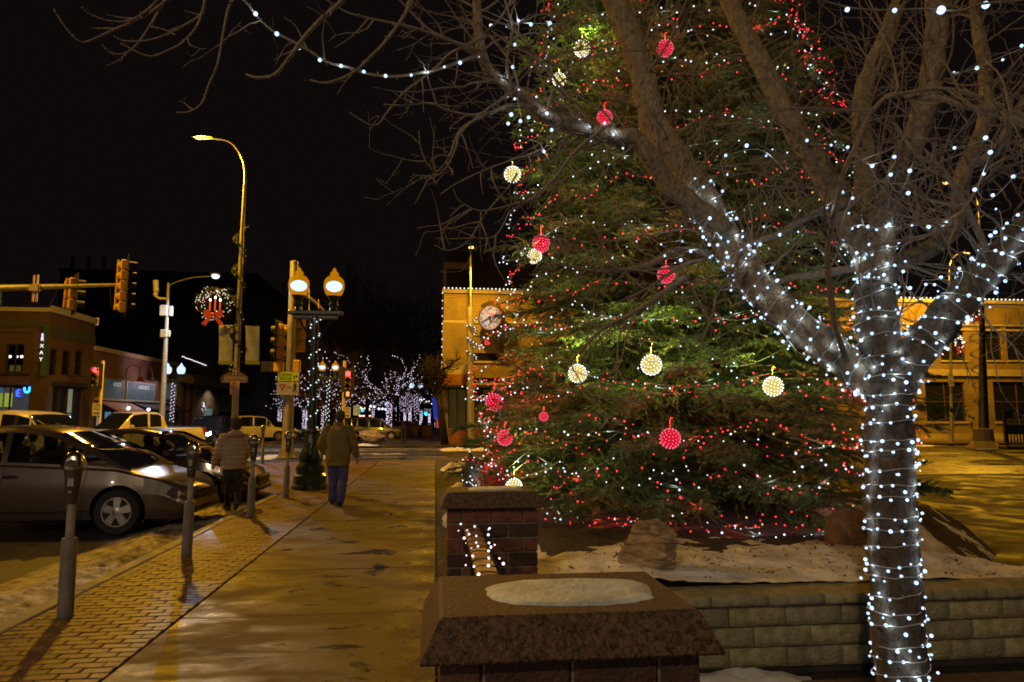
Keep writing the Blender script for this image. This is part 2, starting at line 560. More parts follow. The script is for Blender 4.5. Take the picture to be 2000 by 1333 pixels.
# plaza and lot right of the tree
pl = structure('plaza_paving')
PLZ = mat_wet('plaza_paver', (.015, .011, .008), (.05, .037, .026), .5, .9, 1.1, 14, .5, 40)  # colour darkened to near black, standing in for shadow over the plaza
MB().bx(.78, 26, -2, 4.9, -.2, -.01).build('paver_run', PLZ, pl, smooth=0)
MB().bx(.78, 30, 4.9, 18.6, -.2, -.012).build('paver_run', PLZ, pl, smooth=0)
pbm = [MB().bbox((0, 0, 0), (.29, .19, .03), .006).mesh('paver', BRK[mi], smooth=0) for mi in range(3)]
for r in range(9):
    for c in range(17):
        X = .9 + c * .3 + (.15 if r % 2 else 0); Y = 2.6 + r * .2
        inst('paver', random.choice(pbm), (X, Y, -.008 + random.uniform(-.003, .002)), pl)
MB().bx(5.9, 30, 18.6, 18.85, ROAD - .05, .01).build('curb_stone', CURB, pl, smooth=0)

# slush and tyre tracks on the street beyond
def drift(name, x0, x1, y0, y1, z, h, seed, nu=60, nv=24, m=SNOW, kind='stuff', thr=.0):
    mb = MB()
    def f(u, v):
        x = x0 + (x1 - x0) * u; y = y0 + (y1 - y0) * v
        e_ = min(1, 4 * min(u, 1 - u)) * min(1, 4 * min(v, 1 - v))
        q = mnoise.noise(Vector((x * 1.3 + seed, y * 1.3, seed))) * .8 + .45 * mnoise.noise(Vector((x * 5 + seed, y * 5, seed))) + .25 * mnoise.noise(Vector((x * 14, y * 14, seed)))
        return Vector((x, y, z - .03 + (h + .03) * max(0, e_ * (.75 + q) - thr)))
    mb.grid(f, nu, nv)
    return tag(mb.build(name, m, origin=(0, 0, 0), smooth=80), kind=kind)
for i, (x0, x1, y0, y1, z, h) in enumerate(((-4.5, -.8, 33.4, 35.2, ROAD, .05), (4, 20, 39.8, 41.2, ROAD, .22), (20, 34, 39.9, 41.1, ROAD, .2), (-6.5, -3.4, 41.2, 43, 0, .1), (-.1, 3.5, 36.5, 40.2, ROAD, .12), (-8, -3.6, 15.8, 17.5, 0, .03), (8, 24, 24, 26.5, ROAD, .05), (10, 30, 31, 33, ROAD, .05))):
    drift('snow_drift', x0, x1, y0, y1, z, h, i * 3.7, nu=110, m=DSNOW if i in (0, 5, 6, 7) else SNOW, thr=.25)

# --- planting bed: mulch mound with snow over most of it
def bed_edge(y):
    return 4.15 if y < 5.6 else min(6.9, 4.15 + (y - 5.6) * .95)
def bed_h(x, y):
    z = .47 + .05 * mnoise.noise(Vector((x * .8, y * .8, 1))) + .012 * mnoise.noise(Vector((x * 6, y * 6, 1)))
    z += .10 * math.exp(-((x - 3.4) ** 2 + (y - 9.2) ** 2) / 5)
    z += .05 * min(1, max(0, (y - 4.5)))
    e = bed_edge(y) - x
    if e < .5: z -= (.5 - e) * .9 * (.6 if y > 5.4 else .12)
    if y < 4.8: z = min(z, .485)
    if x < 1.1: z -= (1.1 - x) * .9 * min(1, max(0, (y - 5.4)))
    if y > 13: z -= (y - 13) * .16
    return max(z, -.06)
def snow_t(x, y):
    q = .085 * mnoise.noise(Vector((x * 1.1, y * 1.4, 7))) + .035 * mnoise.noise(Vector((x * 3.1, y * 4, 9))) + .018 * mnoise.noise(Vector((x * 9, y * 12, 2))) + .008 * mnoise.noise(Vector((x * 25, y * 30, 2)))
    d = 6.15 - y
    base = .05 * max(-1.4, min(1, d * 1.3))
    if x < 1.0 and y > 6: base = .02
    if x > 4.4 and y > 6: base = .0
    return base + q * .75
bed = structure('planting_bed')
mu = MB(); mu.grid(lambda u, v: (lambda x, y: Vector((x, y, bed_h(x, y) + .012 * mnoise.noise(Vector((x * 18, y * 18, 5))))))(.70 + (6.9 - .70) * u, 4.62 + 11.3 * v), 150, 220)
mu.build('mulch_mound', MULCH, bed, smooth=80)
sn = MB(); sn.grid(lambda u, v: (lambda x, y: Vector((x, y, bed_h(x, y) + snow_t(x, y) * (1 if y > 4.6 else .5))))(.72 + (6.7 - .72) * u, 4.66 + 9.3 * v ** 1.4), 200, 260)
sn.build('snow_cover', SNOW, bed, smooth=80)

# leaf and needle litter on the bed
lit = MB()
for i in range(1100):
    x = random.uniform(.9, 4.6); y = 4.75 + abs(random.gauss(0, 1.3)); 
    if y > 9: continue
    z = bed_h(x, y) + max(0, snow_t(x, y)) + .006
    a = random.random() * 6.3; l = random.uniform(.008, .035); w = l * random.uniform(.1, .4)
    ux = Vector((math.cos(a), math.sin(a), random.gauss(0, .3))) * l; uy = Vector((-math.sin(a), math.cos(a), random.gauss(0, .3))) * w
    c = Vector((x, y, z)); lit.add([c - ux, c + uy, c + ux, c - uy], [(0, 1, 2, 3)])
tag(lit.build('leaf_litter', mat('litter', (.10, .06, .03), .9), smooth=0), kind='stuff')

# --- retaining wall of split-face blocks
rw = thing('retaining_wall', 'low retaining wall of tan split-face blocks along the snowy bed', 'wall', (2.5, 4.55, 0))
BLK = [mat('block_a', (.38, .33, .16), .88, col2=(.22, .19, .09), scale=14, bump=.9, bscale=55, detail=8),
       mat('block_b', (.42, .36, .18), .88, col2=(.25, .215, .10), scale=14, bump=.9, bscale=55, detail=8),
       mat('block_c', (.31, .27, .15), .88, col2=(.19, .165, .095), scale=14, bump=.9, bscale=55, detail=8)]
def block_mesh(w, h, d, seed, rough=.012):
    mb = MB()
    nx, nz = 12, 6
    def fr(u, v):
        e_ = min(1, 7 * min(u, 1 - u)) * min(1, 4 * min(v, 1 - v))
        q = mnoise.noise(Vector((u * 3 + seed, v * 2, seed))) + .6 * mnoise.noise(Vector((u * 9 + seed, v * 5, seed * 2)))
        return Vector((-w / 2 + w * u, -d / 2 + (.02 - .026 * e_ ** .6) + rough * q * e_, -h / 2 + h * v))
    mb.grid(fr, nx, nz)
    mb.add([(-w / 2, -d / 2 + .02, -h / 2), (w / 2, -d / 2 + .02, -h / 2), (w / 2, d / 2, -h / 2), (-w / 2, d / 2, -h / 2),
            (-w / 2, -d / 2 + .02, h / 2), (w / 2, -d / 2 + .02, h / 2), (w / 2, d / 2, h / 2), (-w / 2, d / 2, h / 2)],
           [(4, 5, 6, 7), (0, 3, 2, 1), (0, 4, 7, 3), (1, 2, 6, 5)])
    return mb.mesh('block', BLK[seed % 3], smooth=50)
bms = [block_mesh(.385, .122, .25, s) for s in range(6)]
cms = [block_mesh(.385, .07, .30, s, .006) for s in range(6)]
MB().bx(.8, 7.6, 4.47, 4.64, -.1, .40).build('wall_core', MORT, rw, smooth=0)
for r in range(3):
    x = .75 + (.17 if r % 2 else 0)
    while x < 7.5:
        s = random.randint(0, 5); 
        inst('block', bms[s], (x + .195, 4.56 + random.uniform(-.006, .006), .035 + .13 * r + .061), rw, rot=(random.gauss(0, .008), 0, random.gauss(0, .008)))
        x += .392
x = .62
while x < 7.5:
    inst('block', cms[random.randint(0, 5)], (x + .195, 4.55, .425 + .035 + .005), rw, rot=(random.gauss(0, .006), 0, random.gauss(0, .006)))
    x += .392
drift('wall_foot_snow', .9, 2.6, 4.18, 4.46, 0, .05, 5.5, nu=90, nv=14, m=SNOW, thr=.15)
drift('wall_foot_snow', 2.6, 5.5, 3.8, 4.4, 0, .03, 9.5, nu=90, nv=24, m=DSNOW, thr=.45)

# --- brick piers with bevelled stone caps
PB = [mat('pier_brick_red', (.20, .07, .04), .85, col2=(.12, .045, .03), scale=20, bump=.7, bscale=70),
      mat('pier_brick_dark', (.075, .035, .028), .85, col2=(.045, .025, .02), scale=20, bump=.7, bscale=70),
      mat('pier_brick_brown', (.13, .055, .035), .85, col2=(.08, .035, .025), scale=20, bump=.7, bscale=70)]
CAP = mat_wet('cap_stone', (.012, .006, .004), (.17, .092, .056), .5, .8, 62, 160, 1.0, 90)
PM = mat('pier_mortar', (.17, .14, .11), .9, bump=.5, bscale=80)
def pier(X0, X1, Y0, Y1, label, zc=1.05, zt=1.155):
    t = thing('brick_pier', label, 'pier', ((X0 + X1) / 2, (Y0 + Y1) / 2, 0), group='brick piers beside the sidewalk')
    MB().bx(X0 + .012, X1 - .012, Y0 + .012, Y1 - .012, 0, zc).build('mortar_core', PM, t, smooth=0)
    H = (zc - .012) / 11 - .0125; Wd = X1 - X0; D = Y1 - Y0; c = 0; z = .01
    def brick(x0, x1, y0, y1, z0):
        MB().bbox(((x0 + x1) / 2, (y0 + y1) / 2, z0 + H / 2), (x1 - x0, y1 - y0, H), .005).build('brick', random.choice((PB[0], PB[1], PB[2], PB[0])), t, smooth=0)
    nb = 3; bl = (Wd + .012) / nb
    while z + H < zc + .002:
        off = 0 if c % 2 else bl / 2
        x = X0 - (bl - off if off else 0)
        while x < X1 - .02:
            a, b = max(x, X0), min(x + bl - .012, X1)
            if b - a > .03: brick(a, b, Y0, Y0 + .095, z)
            x += bl
        for sx in (0, 1):
            xa, xb = (X0, X0 + .095) if sx == 0 else (X1 - .095, X1)
            y = Y0 + .107
            first = (D - .107 - .012) / 2
            for q in range(2):
                brick(xa, xb, y, y + first, z); y += first + .012
        z += H + .0125; c += 1
    mb = MB(); h = .06
    xs0, xs1, ys0, ys1 = X0 - .05, X1 + .05, Y0 - .05, Y1 + .05
    ring = lambda i, zz: [Vector((xs0 + i, ys0 + i, zz)), Vector((xs1 - i, ys0 + i, zz)), Vector((xs1 - i, ys1 - i, zz)), Vector((xs0 + i, ys1 - i, zz))]
    rs = [ring(.004, zc), ring(0, zc + .006), ring(.046, zt - .006), ring(.056, zt)]
    vs = sum(rs, []); f = [(3, 2, 1, 0), (12, 13, 14, 15)]
    for q in range(3):
        for i in range(4):
            j = (i + 1) % 4; f.append((q * 4 + i, q * 4 + j, q * 4 + 4 + j, q * 4 + 4 + i))
    mb.add(vs, f); mb.build('cap', CAP, t, smooth=0)
    return t
P1 = pier(.02, .69, 1.785, 2.24, 'nearest brick pier, its broad brown stone cap holding an oval of snow', 1.06, 1.16)
P2 = pier(.09, .695, 4.66, 5.02, 'second brick pier, with dark red bricks and a thin strip of snow', 1.055, 1.16)
PSN = mat('pier_snow', (.60, .68, .74), .5, col2=(.36, .40, .43), scale=7, bump=.45, bscale=50, detail=9, dist=1)  # bluish snow colour stands in for cool light from the tree strings
def snow_patch(cx, cy, z, rx, ry, h, seed, dent=None, p=2.6):
    mb = MB(); n, m = 72, 16
    vs = []; fs = []
    for i in range(m + 1):
        r = i / m
        for k in range(n):
            a = 2 * PI * k / n
            ca, sa = math.cos(a), math.sin(a)
            se = (abs(ca) ** p + abs(sa) ** p) ** (-1 / p)
            q = 1 + .10 * mnoise.noise(Vector((ca * 1.6 + seed, sa * 1.6, seed))) + .05 * mnoise.noise(Vector((ca * 6 + seed, sa * 6, seed)))
            x = cx + rx * r * ca * se * q; y = cy + ry * r * sa * se * q
            hh = h * (1 - r ** 8) ** .6 * (1 + .25 * mnoise.noise(Vector((x * 9, y * 9, seed))) + .12 * mnoise.noise(Vector((x * 40, y * 40, seed))))
            if dent:
                dd = ((x - dent[0]) / dent[2]) ** 2 + ((y - dent[1]) / dent[3]) ** 2
                hh *= 1 - .78 * math.exp(-dd * 1.4)
            if i == m: hh = -.002
            vs.append((x, y, z + hh + .001))
    for i in range(m):
        for k in range(n):
            j = (k + 1) % n; fs.append((i * n + k, (i + 1) * n + k, (i + 1) * n + j, i * n + j))
    mb.add(vs, fs)
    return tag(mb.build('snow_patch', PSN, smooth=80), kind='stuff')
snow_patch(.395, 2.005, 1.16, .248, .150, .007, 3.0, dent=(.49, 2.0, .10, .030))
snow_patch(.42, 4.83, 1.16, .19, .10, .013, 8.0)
# ================================================================ BUILDINGS
YB = mat_brick('buff_brick', (.36, .27, .15), (.30, .22, .12), (.19, .14, .085), .30, .10, bump=.8, msize=.014)
RB = mat_brick('red_brick', (.20, .09, .065), (.15, .07, .055), (.22, .17, .15), .24, .09, bump=.7)
BB_ = mat_brick('brown_brick', (.15, .085, .05), (.12, .07, .04), (.10, .07, .05), .24, .09, bump=.7)
DB = mat_brick('dark_brick', (.045, .032, .030), (.035, .027, .026), (.03, .024, .022), .3, .12, bump=.5)
STN = mat_brick('ledge_stone', (.42, .36, .24), (.26, .21, .14), (.07, .055, .04), .42, .17, bump=1.0, msize=.03)
LIME = mat('limestone', (.42, .36, .26), .8, col2=(.33, .28, .2), scale=2, bump=.3, bscale=20)
TERRA = mat('terracotta_panel', (.30, .10, .035), .7, col2=(.22, .075, .03), scale=3)
DKF = mat('dark_frame', (.03, .025, .022), .5)
WHF = mat('pale_frame', (.45, .43, .4), .6)
GLS = mat('window_dark', (.012, .013, .016), .16, spec=.35)
TEAL = mat('teal_paint', (.03, .20, .22), .6)
def ywall(parent, X0, X1, Y, z0, z1, thick, holes, m, name='wall'):
    """a wall in the plane Y facing the camera, with real openings (x0,x1,z0,z1)"""
    xs = sorted({X0, X1, *[h[0] for h in holes], *[h[1] for h in holes]}); zs = sorted({z0, z1, *[h[2] for h in holes], *[h[3] for h in holes]})
    mb = MB()
    for a, b in zip(xs[:-1], xs[1:]):
        for c, d in zip(zs[:-1], zs[1:]):
            mx_, mz = (a + b) / 2, (c + d) / 2
            if not any(h[0] < mx_ < h[1] and h[2] < mz < h[3] for h in holes): mb.bx(a, b, Y, Y + thick, c, d)
    return mb.build(name, m, parent, smooth=0)
def xwall(parent, X, Y0, Y1, z0, z1, thick, holes, m, name='wall'):
    ys = sorted({Y0, Y1, *[h[0] for h in holes], *[h[1] for h in holes]}); zs = sorted({z0, z1, *[h[2] for h in holes], *[h[3] for h in holes]})
    mb = MB()
    for a, b in zip(ys[:-1], ys[1:]):
        for c, d in zip(zs[:-1], zs[1:]):
            my, mz = (a + b) / 2, (c + d) / 2
            if not any(h[0] < my < h[1] and h[2] < mz < h[3] for h in holes): mb.bx(X, X + thick, a, b, c, d)
    return mb.build(name, m, parent, smooth=0)
def ywindow(parent, x0, x1, z0, z1, Y, nx=1, nz=2, fm=DKF, gm=GLS, sill=True, name='window'):
    f = MB(); w = .07
    f.bx(x0, x0 + w, Y - .02, Y + .1, z0, z1).bx(x1 - w, x1, Y - .02, Y + .1, z0, z1).bx(x0 + w, x1 - w, Y - .02, Y + .1, z1 - w, z1).bx(x0 + w, x1 - w, Y - .02, Y + .1, z0, z0 + w)
    for i in range(1, nx):
        c = x0 + (x1 - x0) * i / nx; f.bx(c - w / 2, c + w / 2, Y, Y + .09, z0 + w, z1 - w)
    for i in range(1, nz):
        c = z0 + (z1 - z0) * i / nz; f.bx(x0 + w, x1 - w, Y + .012, Y + .085, c - w / 2, c + w / 2)
    o = f.build(name, fm, parent, smooth=0)
    MB().bx(x0 + w, x1 - w, Y + .05, Y + .06, z0 + w, z1 - w).build('pane', gm, o, smooth=0)
    if sill: MB().bx(x0 - .08, x1 + .08, Y - .22, Y - .021, z0 - .12, z0).build('sill', LIME, o, smooth=0)
    return o
def xwindow(parent, y0, y1, z0, z1, X, fm=DKF, gm=GLS, nz=2, name='window'):
    f = MB(); w = .08
    f.bx(X - .1, X + .02, y0, y0 + w, z0, z1).bx(X - .1, X + .02, y1 - w, y1, z0, z1).bx(X - .1, X + .02, y0 + w, y1 - w, z1 - w, z1).bx(X - .1, X + .02, y0 + w, y1 - w, z0, z0 + w)
    for i in range(1, nz):
        c = z0 + (z1 - z0) * i / nz; f.bx(X - .085, X, y0 + w, y1 - w, c - w / 2, c + w / 2)
    o = f.build(name, fm, parent, smooth=0)
    MB().bx(X - .06, X - .05, y0 + w, y1 - w, z0 + w, z1 - w).build('pane', gm, o, smooth=0)
    return o
def light_row(label, p0, p1, n, m, r=.055, sag=0, name='string_lights', group=None, jit=0.0):
    p0 = Vector(p0); p1 = Vector(p1)
    t = thing(name, label, 'string lights', tuple(p0), group=group)
    pts = [p0.lerp(p1, i / (n - 1)) - Vector((0, 0, sag * math.sin(PI * i / (n - 1)))) + Vector((0, 0, random.gauss(0, jit))) for i in range(n)]
    MB().tube(pts, .012, 4, cap=False).build('wire', DKF, t, smooth=180)
    b = bulb_me(r, m)
    for p in pts: inst('bulb', b, p, t)
    return t
_bm = {}
def bulb_me(r, m):
    k = (round(r, 4), m.name)
    if k not in _bm: _bm[k] = MB().ball((0, 0, 0), r, 8, 6).mesh('bulb', m, smooth=180)
    return _bm[k]
E_WARMW = mat_emit('eave_bulb', (1.0, .95, .75), 1.6)
E_COOL = mat_emit('cool_bulb', (.80, .86, 1.0), 1.5)
E_PINKW = mat_emit('pinkish_bulb', (.95, .78, 1.0), 1.2)

# --- buff brick corner building across the crossing
cb = thing('corner_building', 'yellow-lit buff brick bank building across the crossing behind the spruce', 'building', (.49, 45, 0))
XL = .49; Y0 = 45.2; ZT = 10.15
wins = []
def xw(px, py=700): return W(px, py, Y0).x
def zw(px, py): return W(px, py, Y0).z
# right hand part: two rows of openings, as far as the frame edge and on
up_rows = [(1768, 1790), (1838, 1886), (1928, 1958), (1969, 2010), (2040, 2090)]
holes = []
for a, b in up_rows: holes.append((xw(a), xw(b), zw(a, 704) + .0, zw(a, 640)))
lo = [(1803, 1880), (1935, 2030), (2070, 2150)]
for a, b in lo: holes.append((xw(a), xw(b), zw(a, 824), zw(a, 746)))
# left hand part by the clock
lefth = [(xw(925), xw(985), 5.35, 5.9), (xw(925), xw(1000), 3.9, 4.25), (XL + .35, XL + 2.1, .9, 3.55), (XL + 2.6, XL + 4.4, .9, 3.55), (XL + 5.2, XL + 7.4, .9, 3.55)]
holes += lefth
ywall(cb, XL, 46, Y0, 0, ZT - .25, .35, holes, YB)
xwall(cb, XL, Y0 + .352, 58, 0, ZT - .25, .35, [], YB)
MB().bx(XL + .36, 45.9, 57.6, 58, 0, ZT - .3).bx(45.65, 46, Y0 + .352, 57.5, 0, ZT - .3).build('wall', YB, cb, smooth=0)
MB().bx(XL + .36, 45.6, Y0 + .352, 57.6, ZT - .6, ZT - .35).build('roof', DKF, cb, smooth=0)
MB().bx(XL - .12, 46.1, Y0 - .14, 58.1, ZT - .248, ZT).build('cornice', LIME, cb, smooth=0)
MB().bx(XL - .05, 46.02, Y0 - .07, Y0 - .002, 7.9, 8.05).build('string_course', LIME, cb, smooth=0)
MB().bx(10, 46.02, Y0 - .16, Y0 - .002, 5.35 - .75, 5.35 - .28).build('string_course', LIME, cb, smooth=0)
MB().bx(10, 46.02, Y0 - .10, Y0 - .002, 8.25, 8.37).build('string_course', LIME, cb, smooth=0)
# broad corner pilaster of buff brick on a stone foot, over the terracotta shop sign
MB().bx(XL - .08, xw(913), Y0 - .18, Y0 - .002, 5.05, 7.9).build('pilaster', YB, cb, smooth=0)
MB().bx(XL - .16, xw(916), Y0 - .26, Y0 - .002, 4.45, 5.05).build('pilaster_foot', LIME, cb, smooth=0)
sb = MB().bx(XL - .1, xw(914), Y0 - .32, Y0 - .002, 3.75, 4.44).build('sign_band', TERRA, cb, smooth=0)
text('lettering', 'COFFEE', mat('sign_letter', (.42, .17, .07), .6), ((XL + xw(914)) / 2, Y0 - .325, 4.15), (1, 0, 0), (0, 0, 1), .30, sb, .02)
MB().bx(XL - .2, XL + 8, Y0 - .9, Y0 - .002, 3.58, 3.73).build('canopy', DKF, cb, smooth=0)
MB().bx(XL - .04, XL + 8, Y0 - .12, Y0 - .002, 0, .85).build('plinth', TERRA, cb, smooth=0)
CURT = mat('curtain', (.42, .33, .13), .9, col2=(.30, .22, .08), scale=5, stretch=(6, 1, .2))
CURTE = mat('lit_curtain', (.42, .33, .13), .9, emit=(.8, .55, .15), es=.06)
for i, (a, b) in enumerate(((XL + .35, XL + 2.1), (XL + 2.6, XL + 4.4), (XL + 5.2, XL + 7.4))):
    o = ywindow(cb, a, b, .9, 3.55, Y0 + .12, nx=2 if i else 3, nz=1, gm=mat_glass('shop_glass', (.75, .75, .7), .03), sill=False, name='shop_window')
    c = MB(); n = 26
    for k in range(n):
        u = a + (b - a) * (k + .5) / n
        if i and .35 < (k / n) < .6: continue
        c.tube([Vector((u, Y0 + .45, .95)), Vector((u + random.gauss(0, .01), Y0 + .45, 3.5))], (b - a) / n * .62, 6)
    c.build('curtain', CURTE, o, smooth=180)
MB().bx(XL + .36, XL + 9, Y0 + 2.2, Y0 + 2.25, 0, 4).build('back_wall', mat('shop_wall', (.2, .13, .06), .9), cb, smooth=0)
for (a, b, c, d) in lefth[:2]: ywindow(cb, a, b, c, d, Y0 + .1, 1, 1)
for a, b in up_rows: ywindow(cb, xw(a), xw(b), zw(a, 704), zw(a, 640), Y0 + .12, 1, 2)
for a, b in lo: ywindow(cb, xw(a), xw(b), zw(a, 824), zw(a, 746), Y0 + .12, 2, 2, fm=mat('brown_frame', (.09, .055, .03), .6))
# step along its foot
for k in range(3):
    MB().bx(xw(1690), xw(2300), Y0 - .34 - .3 * (2 - k), Y0 - .002, k * .16, k * .16 + .155).build('step', LIME, cb, smooth=0)
light_row('row of white bulbs along the roof edge above the street clock', (XL + .02, Y0 - .19, ZT + .06), (xw(1120), Y0 - .19, ZT + .06), 34, E_WARMW, .05, group=None)
light_row('long row of white bulbs along the roof edge right of the bare tree trunk', (xw(1620), Y0 - .19, ZT + .06), (xw(2120), Y0 - .19, ZT + .06), 62, E_WARMW, .06)
light_row('upright row of white bulbs down the corner edge of the buff building', (XL - .1, Y0 - .22, ZT - .3), (XL - .1, Y0 - .22, 4.2), 12, E_COOL, .045)
wl_ = thing('wall_light', 'small square white wall light between the ground floor windows', 'wall light', (xw(1908), Y0 - .1, 2.9))
MB().bx(xw(1903), xw(1912), Y0 - .16, Y0 - .003, zw(1908, 795), zw(1908, 783)).build('housing', DKF, wl_, smooth=0)
MB().bx(xw(1903.5), xw(1911.5), Y0 - .18, Y0 - .162, zw(1908, 794), zw(1908, 784)).build('lens', mat_emit('cool_lens', (.8, .95, 1), 5), wl_, smooth=0)

# taller blocks rising behind it
tb = thing('tall_building', 'tall dark grey block rising behind the buff corner building', 'building', (4, 58.6, 0))
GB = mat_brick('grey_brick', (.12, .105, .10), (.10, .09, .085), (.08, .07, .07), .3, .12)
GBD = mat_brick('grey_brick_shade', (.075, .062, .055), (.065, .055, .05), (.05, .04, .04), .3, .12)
Y1 = 58.4
def xz(px, py, Y): p = W(px, py, Y); return p.x, p.z
xa, za = xz(872, 520, Y1); xb, zb = xz(952, 494, Y1); xc, zc_ = xz(1015, 519, Y1)
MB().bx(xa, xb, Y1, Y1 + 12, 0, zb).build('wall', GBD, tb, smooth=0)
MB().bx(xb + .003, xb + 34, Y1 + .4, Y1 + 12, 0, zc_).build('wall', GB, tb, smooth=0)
MB().bx(xa - .3, xa + 2.2, Y1 - .5, Y1 - .003, za - .35, za + .25).bx(xa - .25, xa - .003, Y1 - .5, Y1 + 8, 10.2, za - .352).build('cornice', LIME, tb, smooth=0)
ywindow(tb, *[xz(905, 560, Y1)[0], xz(917, 560, Y1)[0]], 10.5, xz(905, 553, Y1)[1], Y1 - .11, 1, 1, name='window')

# --- street clock on its bracket
ck = thing('street_clock', 'round white-faced clock with Roman numerals hung from the buff building', 'clock', tuple(W(957, 620, 43.6)))
cc = W(957, 621, 43.6); rC = 22.5 * 43.8 / 1333
nrm = Vector((-.60, -1, 0)).normalized(); ux_ = Vector((0, 0, 1)).cross(nrm) * -1
ux_ = Vector((-nrm.y, nrm.x, 0)); 
rotC = nrm.to_track_quat('Z', 'Y').to_matrix()
GLD = mat('clock_gold', (.16, .10, .025), .4, metal=.7)
MB().lathe([(rC * 1.12, -.55), (rC * 1.2, -.4), (rC * 1.2, -.05), (rC * 1.14, .02), (rC * 1.05, .02), (rC * 1.04, -.03)], cc, 40, rot=rotC).build('case', GLD, ck, smooth=30)
face_ = MB().lathe([(rC * 1.03, -.02), (rC * 1.03, -.005)], cc + nrm * .01, 40, rot=rotC).build('face', mat('clock_face', (.16, .17, .20), .5, emit=(.85, .72, .78), es=.36), ck, smooth=0)
BLK_ = mat('black_print', (.01, .01, .01), .5)
rom = ['XII', 'I', 'II', 'III', 'IIII', 'V', 'VI', 'VII', 'VIII', 'IX', 'X', 'XI']
for i, s in enumerate(rom):
    a = -2 * PI * i / 12; d = Vector((0, 0, 1)) * math.cos(a) - ux_ * math.sin(a)
    t_ = ux_ * math.cos(a) + Vector((0, 0, 1)) * math.sin(a)
    text('numeral', s, BLK_, cc + nrm * .03 + d * rC * .80, t_, d, rC * .30, ck, .01)
mb = MB()
for i in range(60):
    a = 2 * PI * i / 60; d = Vector((0, 0, 1)) * math.cos(a) + ux_ * math.sin(a)
    mb.tube([cc + nrm * .022 + d * rC * .95, cc + nrm * .022 + d * rC], .008 * 2, 4)
mb.build('minute_ring', BLK_, ck, smooth=0)
def hand(ang, L, w):
    d = Vector((0, 0, 1)) * math.cos(R(ang)) + ux_ * math.sin(R(ang)); s = nrm.cross(d)
    MB().prism([(-L * .22, -w), (L * .7, -w * .8), (L, 0), (L * .7, w * .8), (-L * .22, w)], cc + nrm * .05, d, s, .02).build('hand', BLK_, ck, smooth=0)
hand(243, rC * .82, .05); hand(160, rC * .58, .07)
# arched name board over the clock
arc = []
for i in range(13):
    a = R(-42 + 84 * i / 12); arc.append((math.sin(a) * rC * 1.24, math.cos(a) * rC * 1.24))
for i in range(13):
    a = R(42 - 84 * i / 12); arc.append((math.sin(a) * rC * 1.52, math.cos(a) * rC * 1.52))
MB().prism(arc, cc - nrm * .22, ux_, Vector((0, 0, 1)), .12).build('name_board', mat('board_dark', (.03, .025, .02), .5), ck, smooth=0)
nm = 'NATIONAL'
for i, ch in enumerate(nm):
    a = R(-32 + 64 * i / (len(nm) - 1)); d = Vector((0, 0, 1)) * math.cos(a) + ux_ * math.sin(a); t_ = ux_ * math.cos(a) - Vector((0, 0, 1)) * math.sin(a)
    text('letter', ch, GLD, cc - nrm * .09 + d * rC * 1.38, t_, d, rC * .26, ck, .01)
MB().tube([cc + Vector((0, .3, rC * 1.5)), cc + Vector((0, .3, rC * 1.75))], .04, 6).tube([cc + Vector((.2, .45, .6)), Vector((cc.x + .6, Y0 + .05, cc.z + .6))], .09, 8).tube([cc + Vector((.2, .45, -.5)), Vector((cc.x + .6, Y0 + .05, cc.z - .5))], .09, 8).build('bracket', DKF, ck)

# --- brown brick two-storey corner building on the left
lb = thing('brick_building', 'two-storey brown brick corner building at the left with blue lit shop window', 'building', (-40, 48, 0))
XF = -22.85; YF = 43.0; HT = 8.0
def xf(px): return W(px, 700, YF).x
def zf(py, px=60): return W(px, py, YF).z
fh = [(xf(10), xf(46), zf(728), zf(672)), (xf(-60), xf(64), .5, zf(752)), (xf(-110), xf(-70), zf(728), zf(672))]
ywall(lb, -70, XF, YF, 0, HT, .35, fh, BB_)
def yx(px, X=XF, py=700):
    d = ray(px, py); k = X / d.x; return d.y * k
def zx(px, py, X=XF):
    d = ray(px, py); k = X / d.x; return EYE + d.z * k
sh = []
for a, b in ((95, 112), (122, 139), (147, 163)):
    sh.append((yx(a), yx(b), zx(a, 733), zx(a, 680 if a < 100 else 684)))
sh.append((yx(87.5) if False else 43.9, yx(165), .3, 3.5))
xwall(lb, XF - .35, YF + .352, yx(182), 0, HT + .15, .35, sh, BB_)
MB().bx(-70, XF - .4, yx(182) - .4, yx(182), 0, HT).build('wall', BB_, lb, smooth=0)
MB().bx(-70, XF - .4, YF + .36, yx(182) - .41, HT - .5, HT - .3).build('roof', DKF, lb, smooth=0)
MB().bx(-70, XF + .12, YF - .12, YF - .002, HT - .12, HT + .12).bx(XF + .002, XF + .12, YF, yx(182), HT - .12, HT + .27).build('coping', WHF, lb, smooth=0)
BAND = mat('grey_band', (.06, .065, .08), .7)
MB().bx(-70, XF - .3, YF - .06, YF - .002, zf(640), zf(628)).bx(XF + .002, XF + .06, YF + .2, yx(182), 6.5, 7.1).build('frieze', BAND, lb, smooth=0)
MB().bx(xf(66), XF + .1, YF - .1, YF - .003, 0, 6.2).build('pilaster', BB_, lb, smooth=0)
MB().bx(-70, XF - .9, YF - .12, YF - .003, zf(732) - .05, zf(732) + .1).bx(-70, XF - .9, YF - .05, YF - .003, zf(651), zf(650)).build('sill_course', DKF, lb, smooth=0)
LITW = mat('lit_room', (.2, .15, .1), .9, emit=(.35, .25, .16), es=.16)
w0 = ywindow(lb, *fh[0], YF + .1, 2, 1, gm=mat_glass('upper_glass', (.8, .8, .8), .04), sill=False)
MB().bx(fh[0][0] - .3, fh[0][1] + .3, YF + 2.5, YF + 2.55, fh[0][2] - .5, fh[0][3] + .3).build('room_wall', LITW, lb, smooth=0)
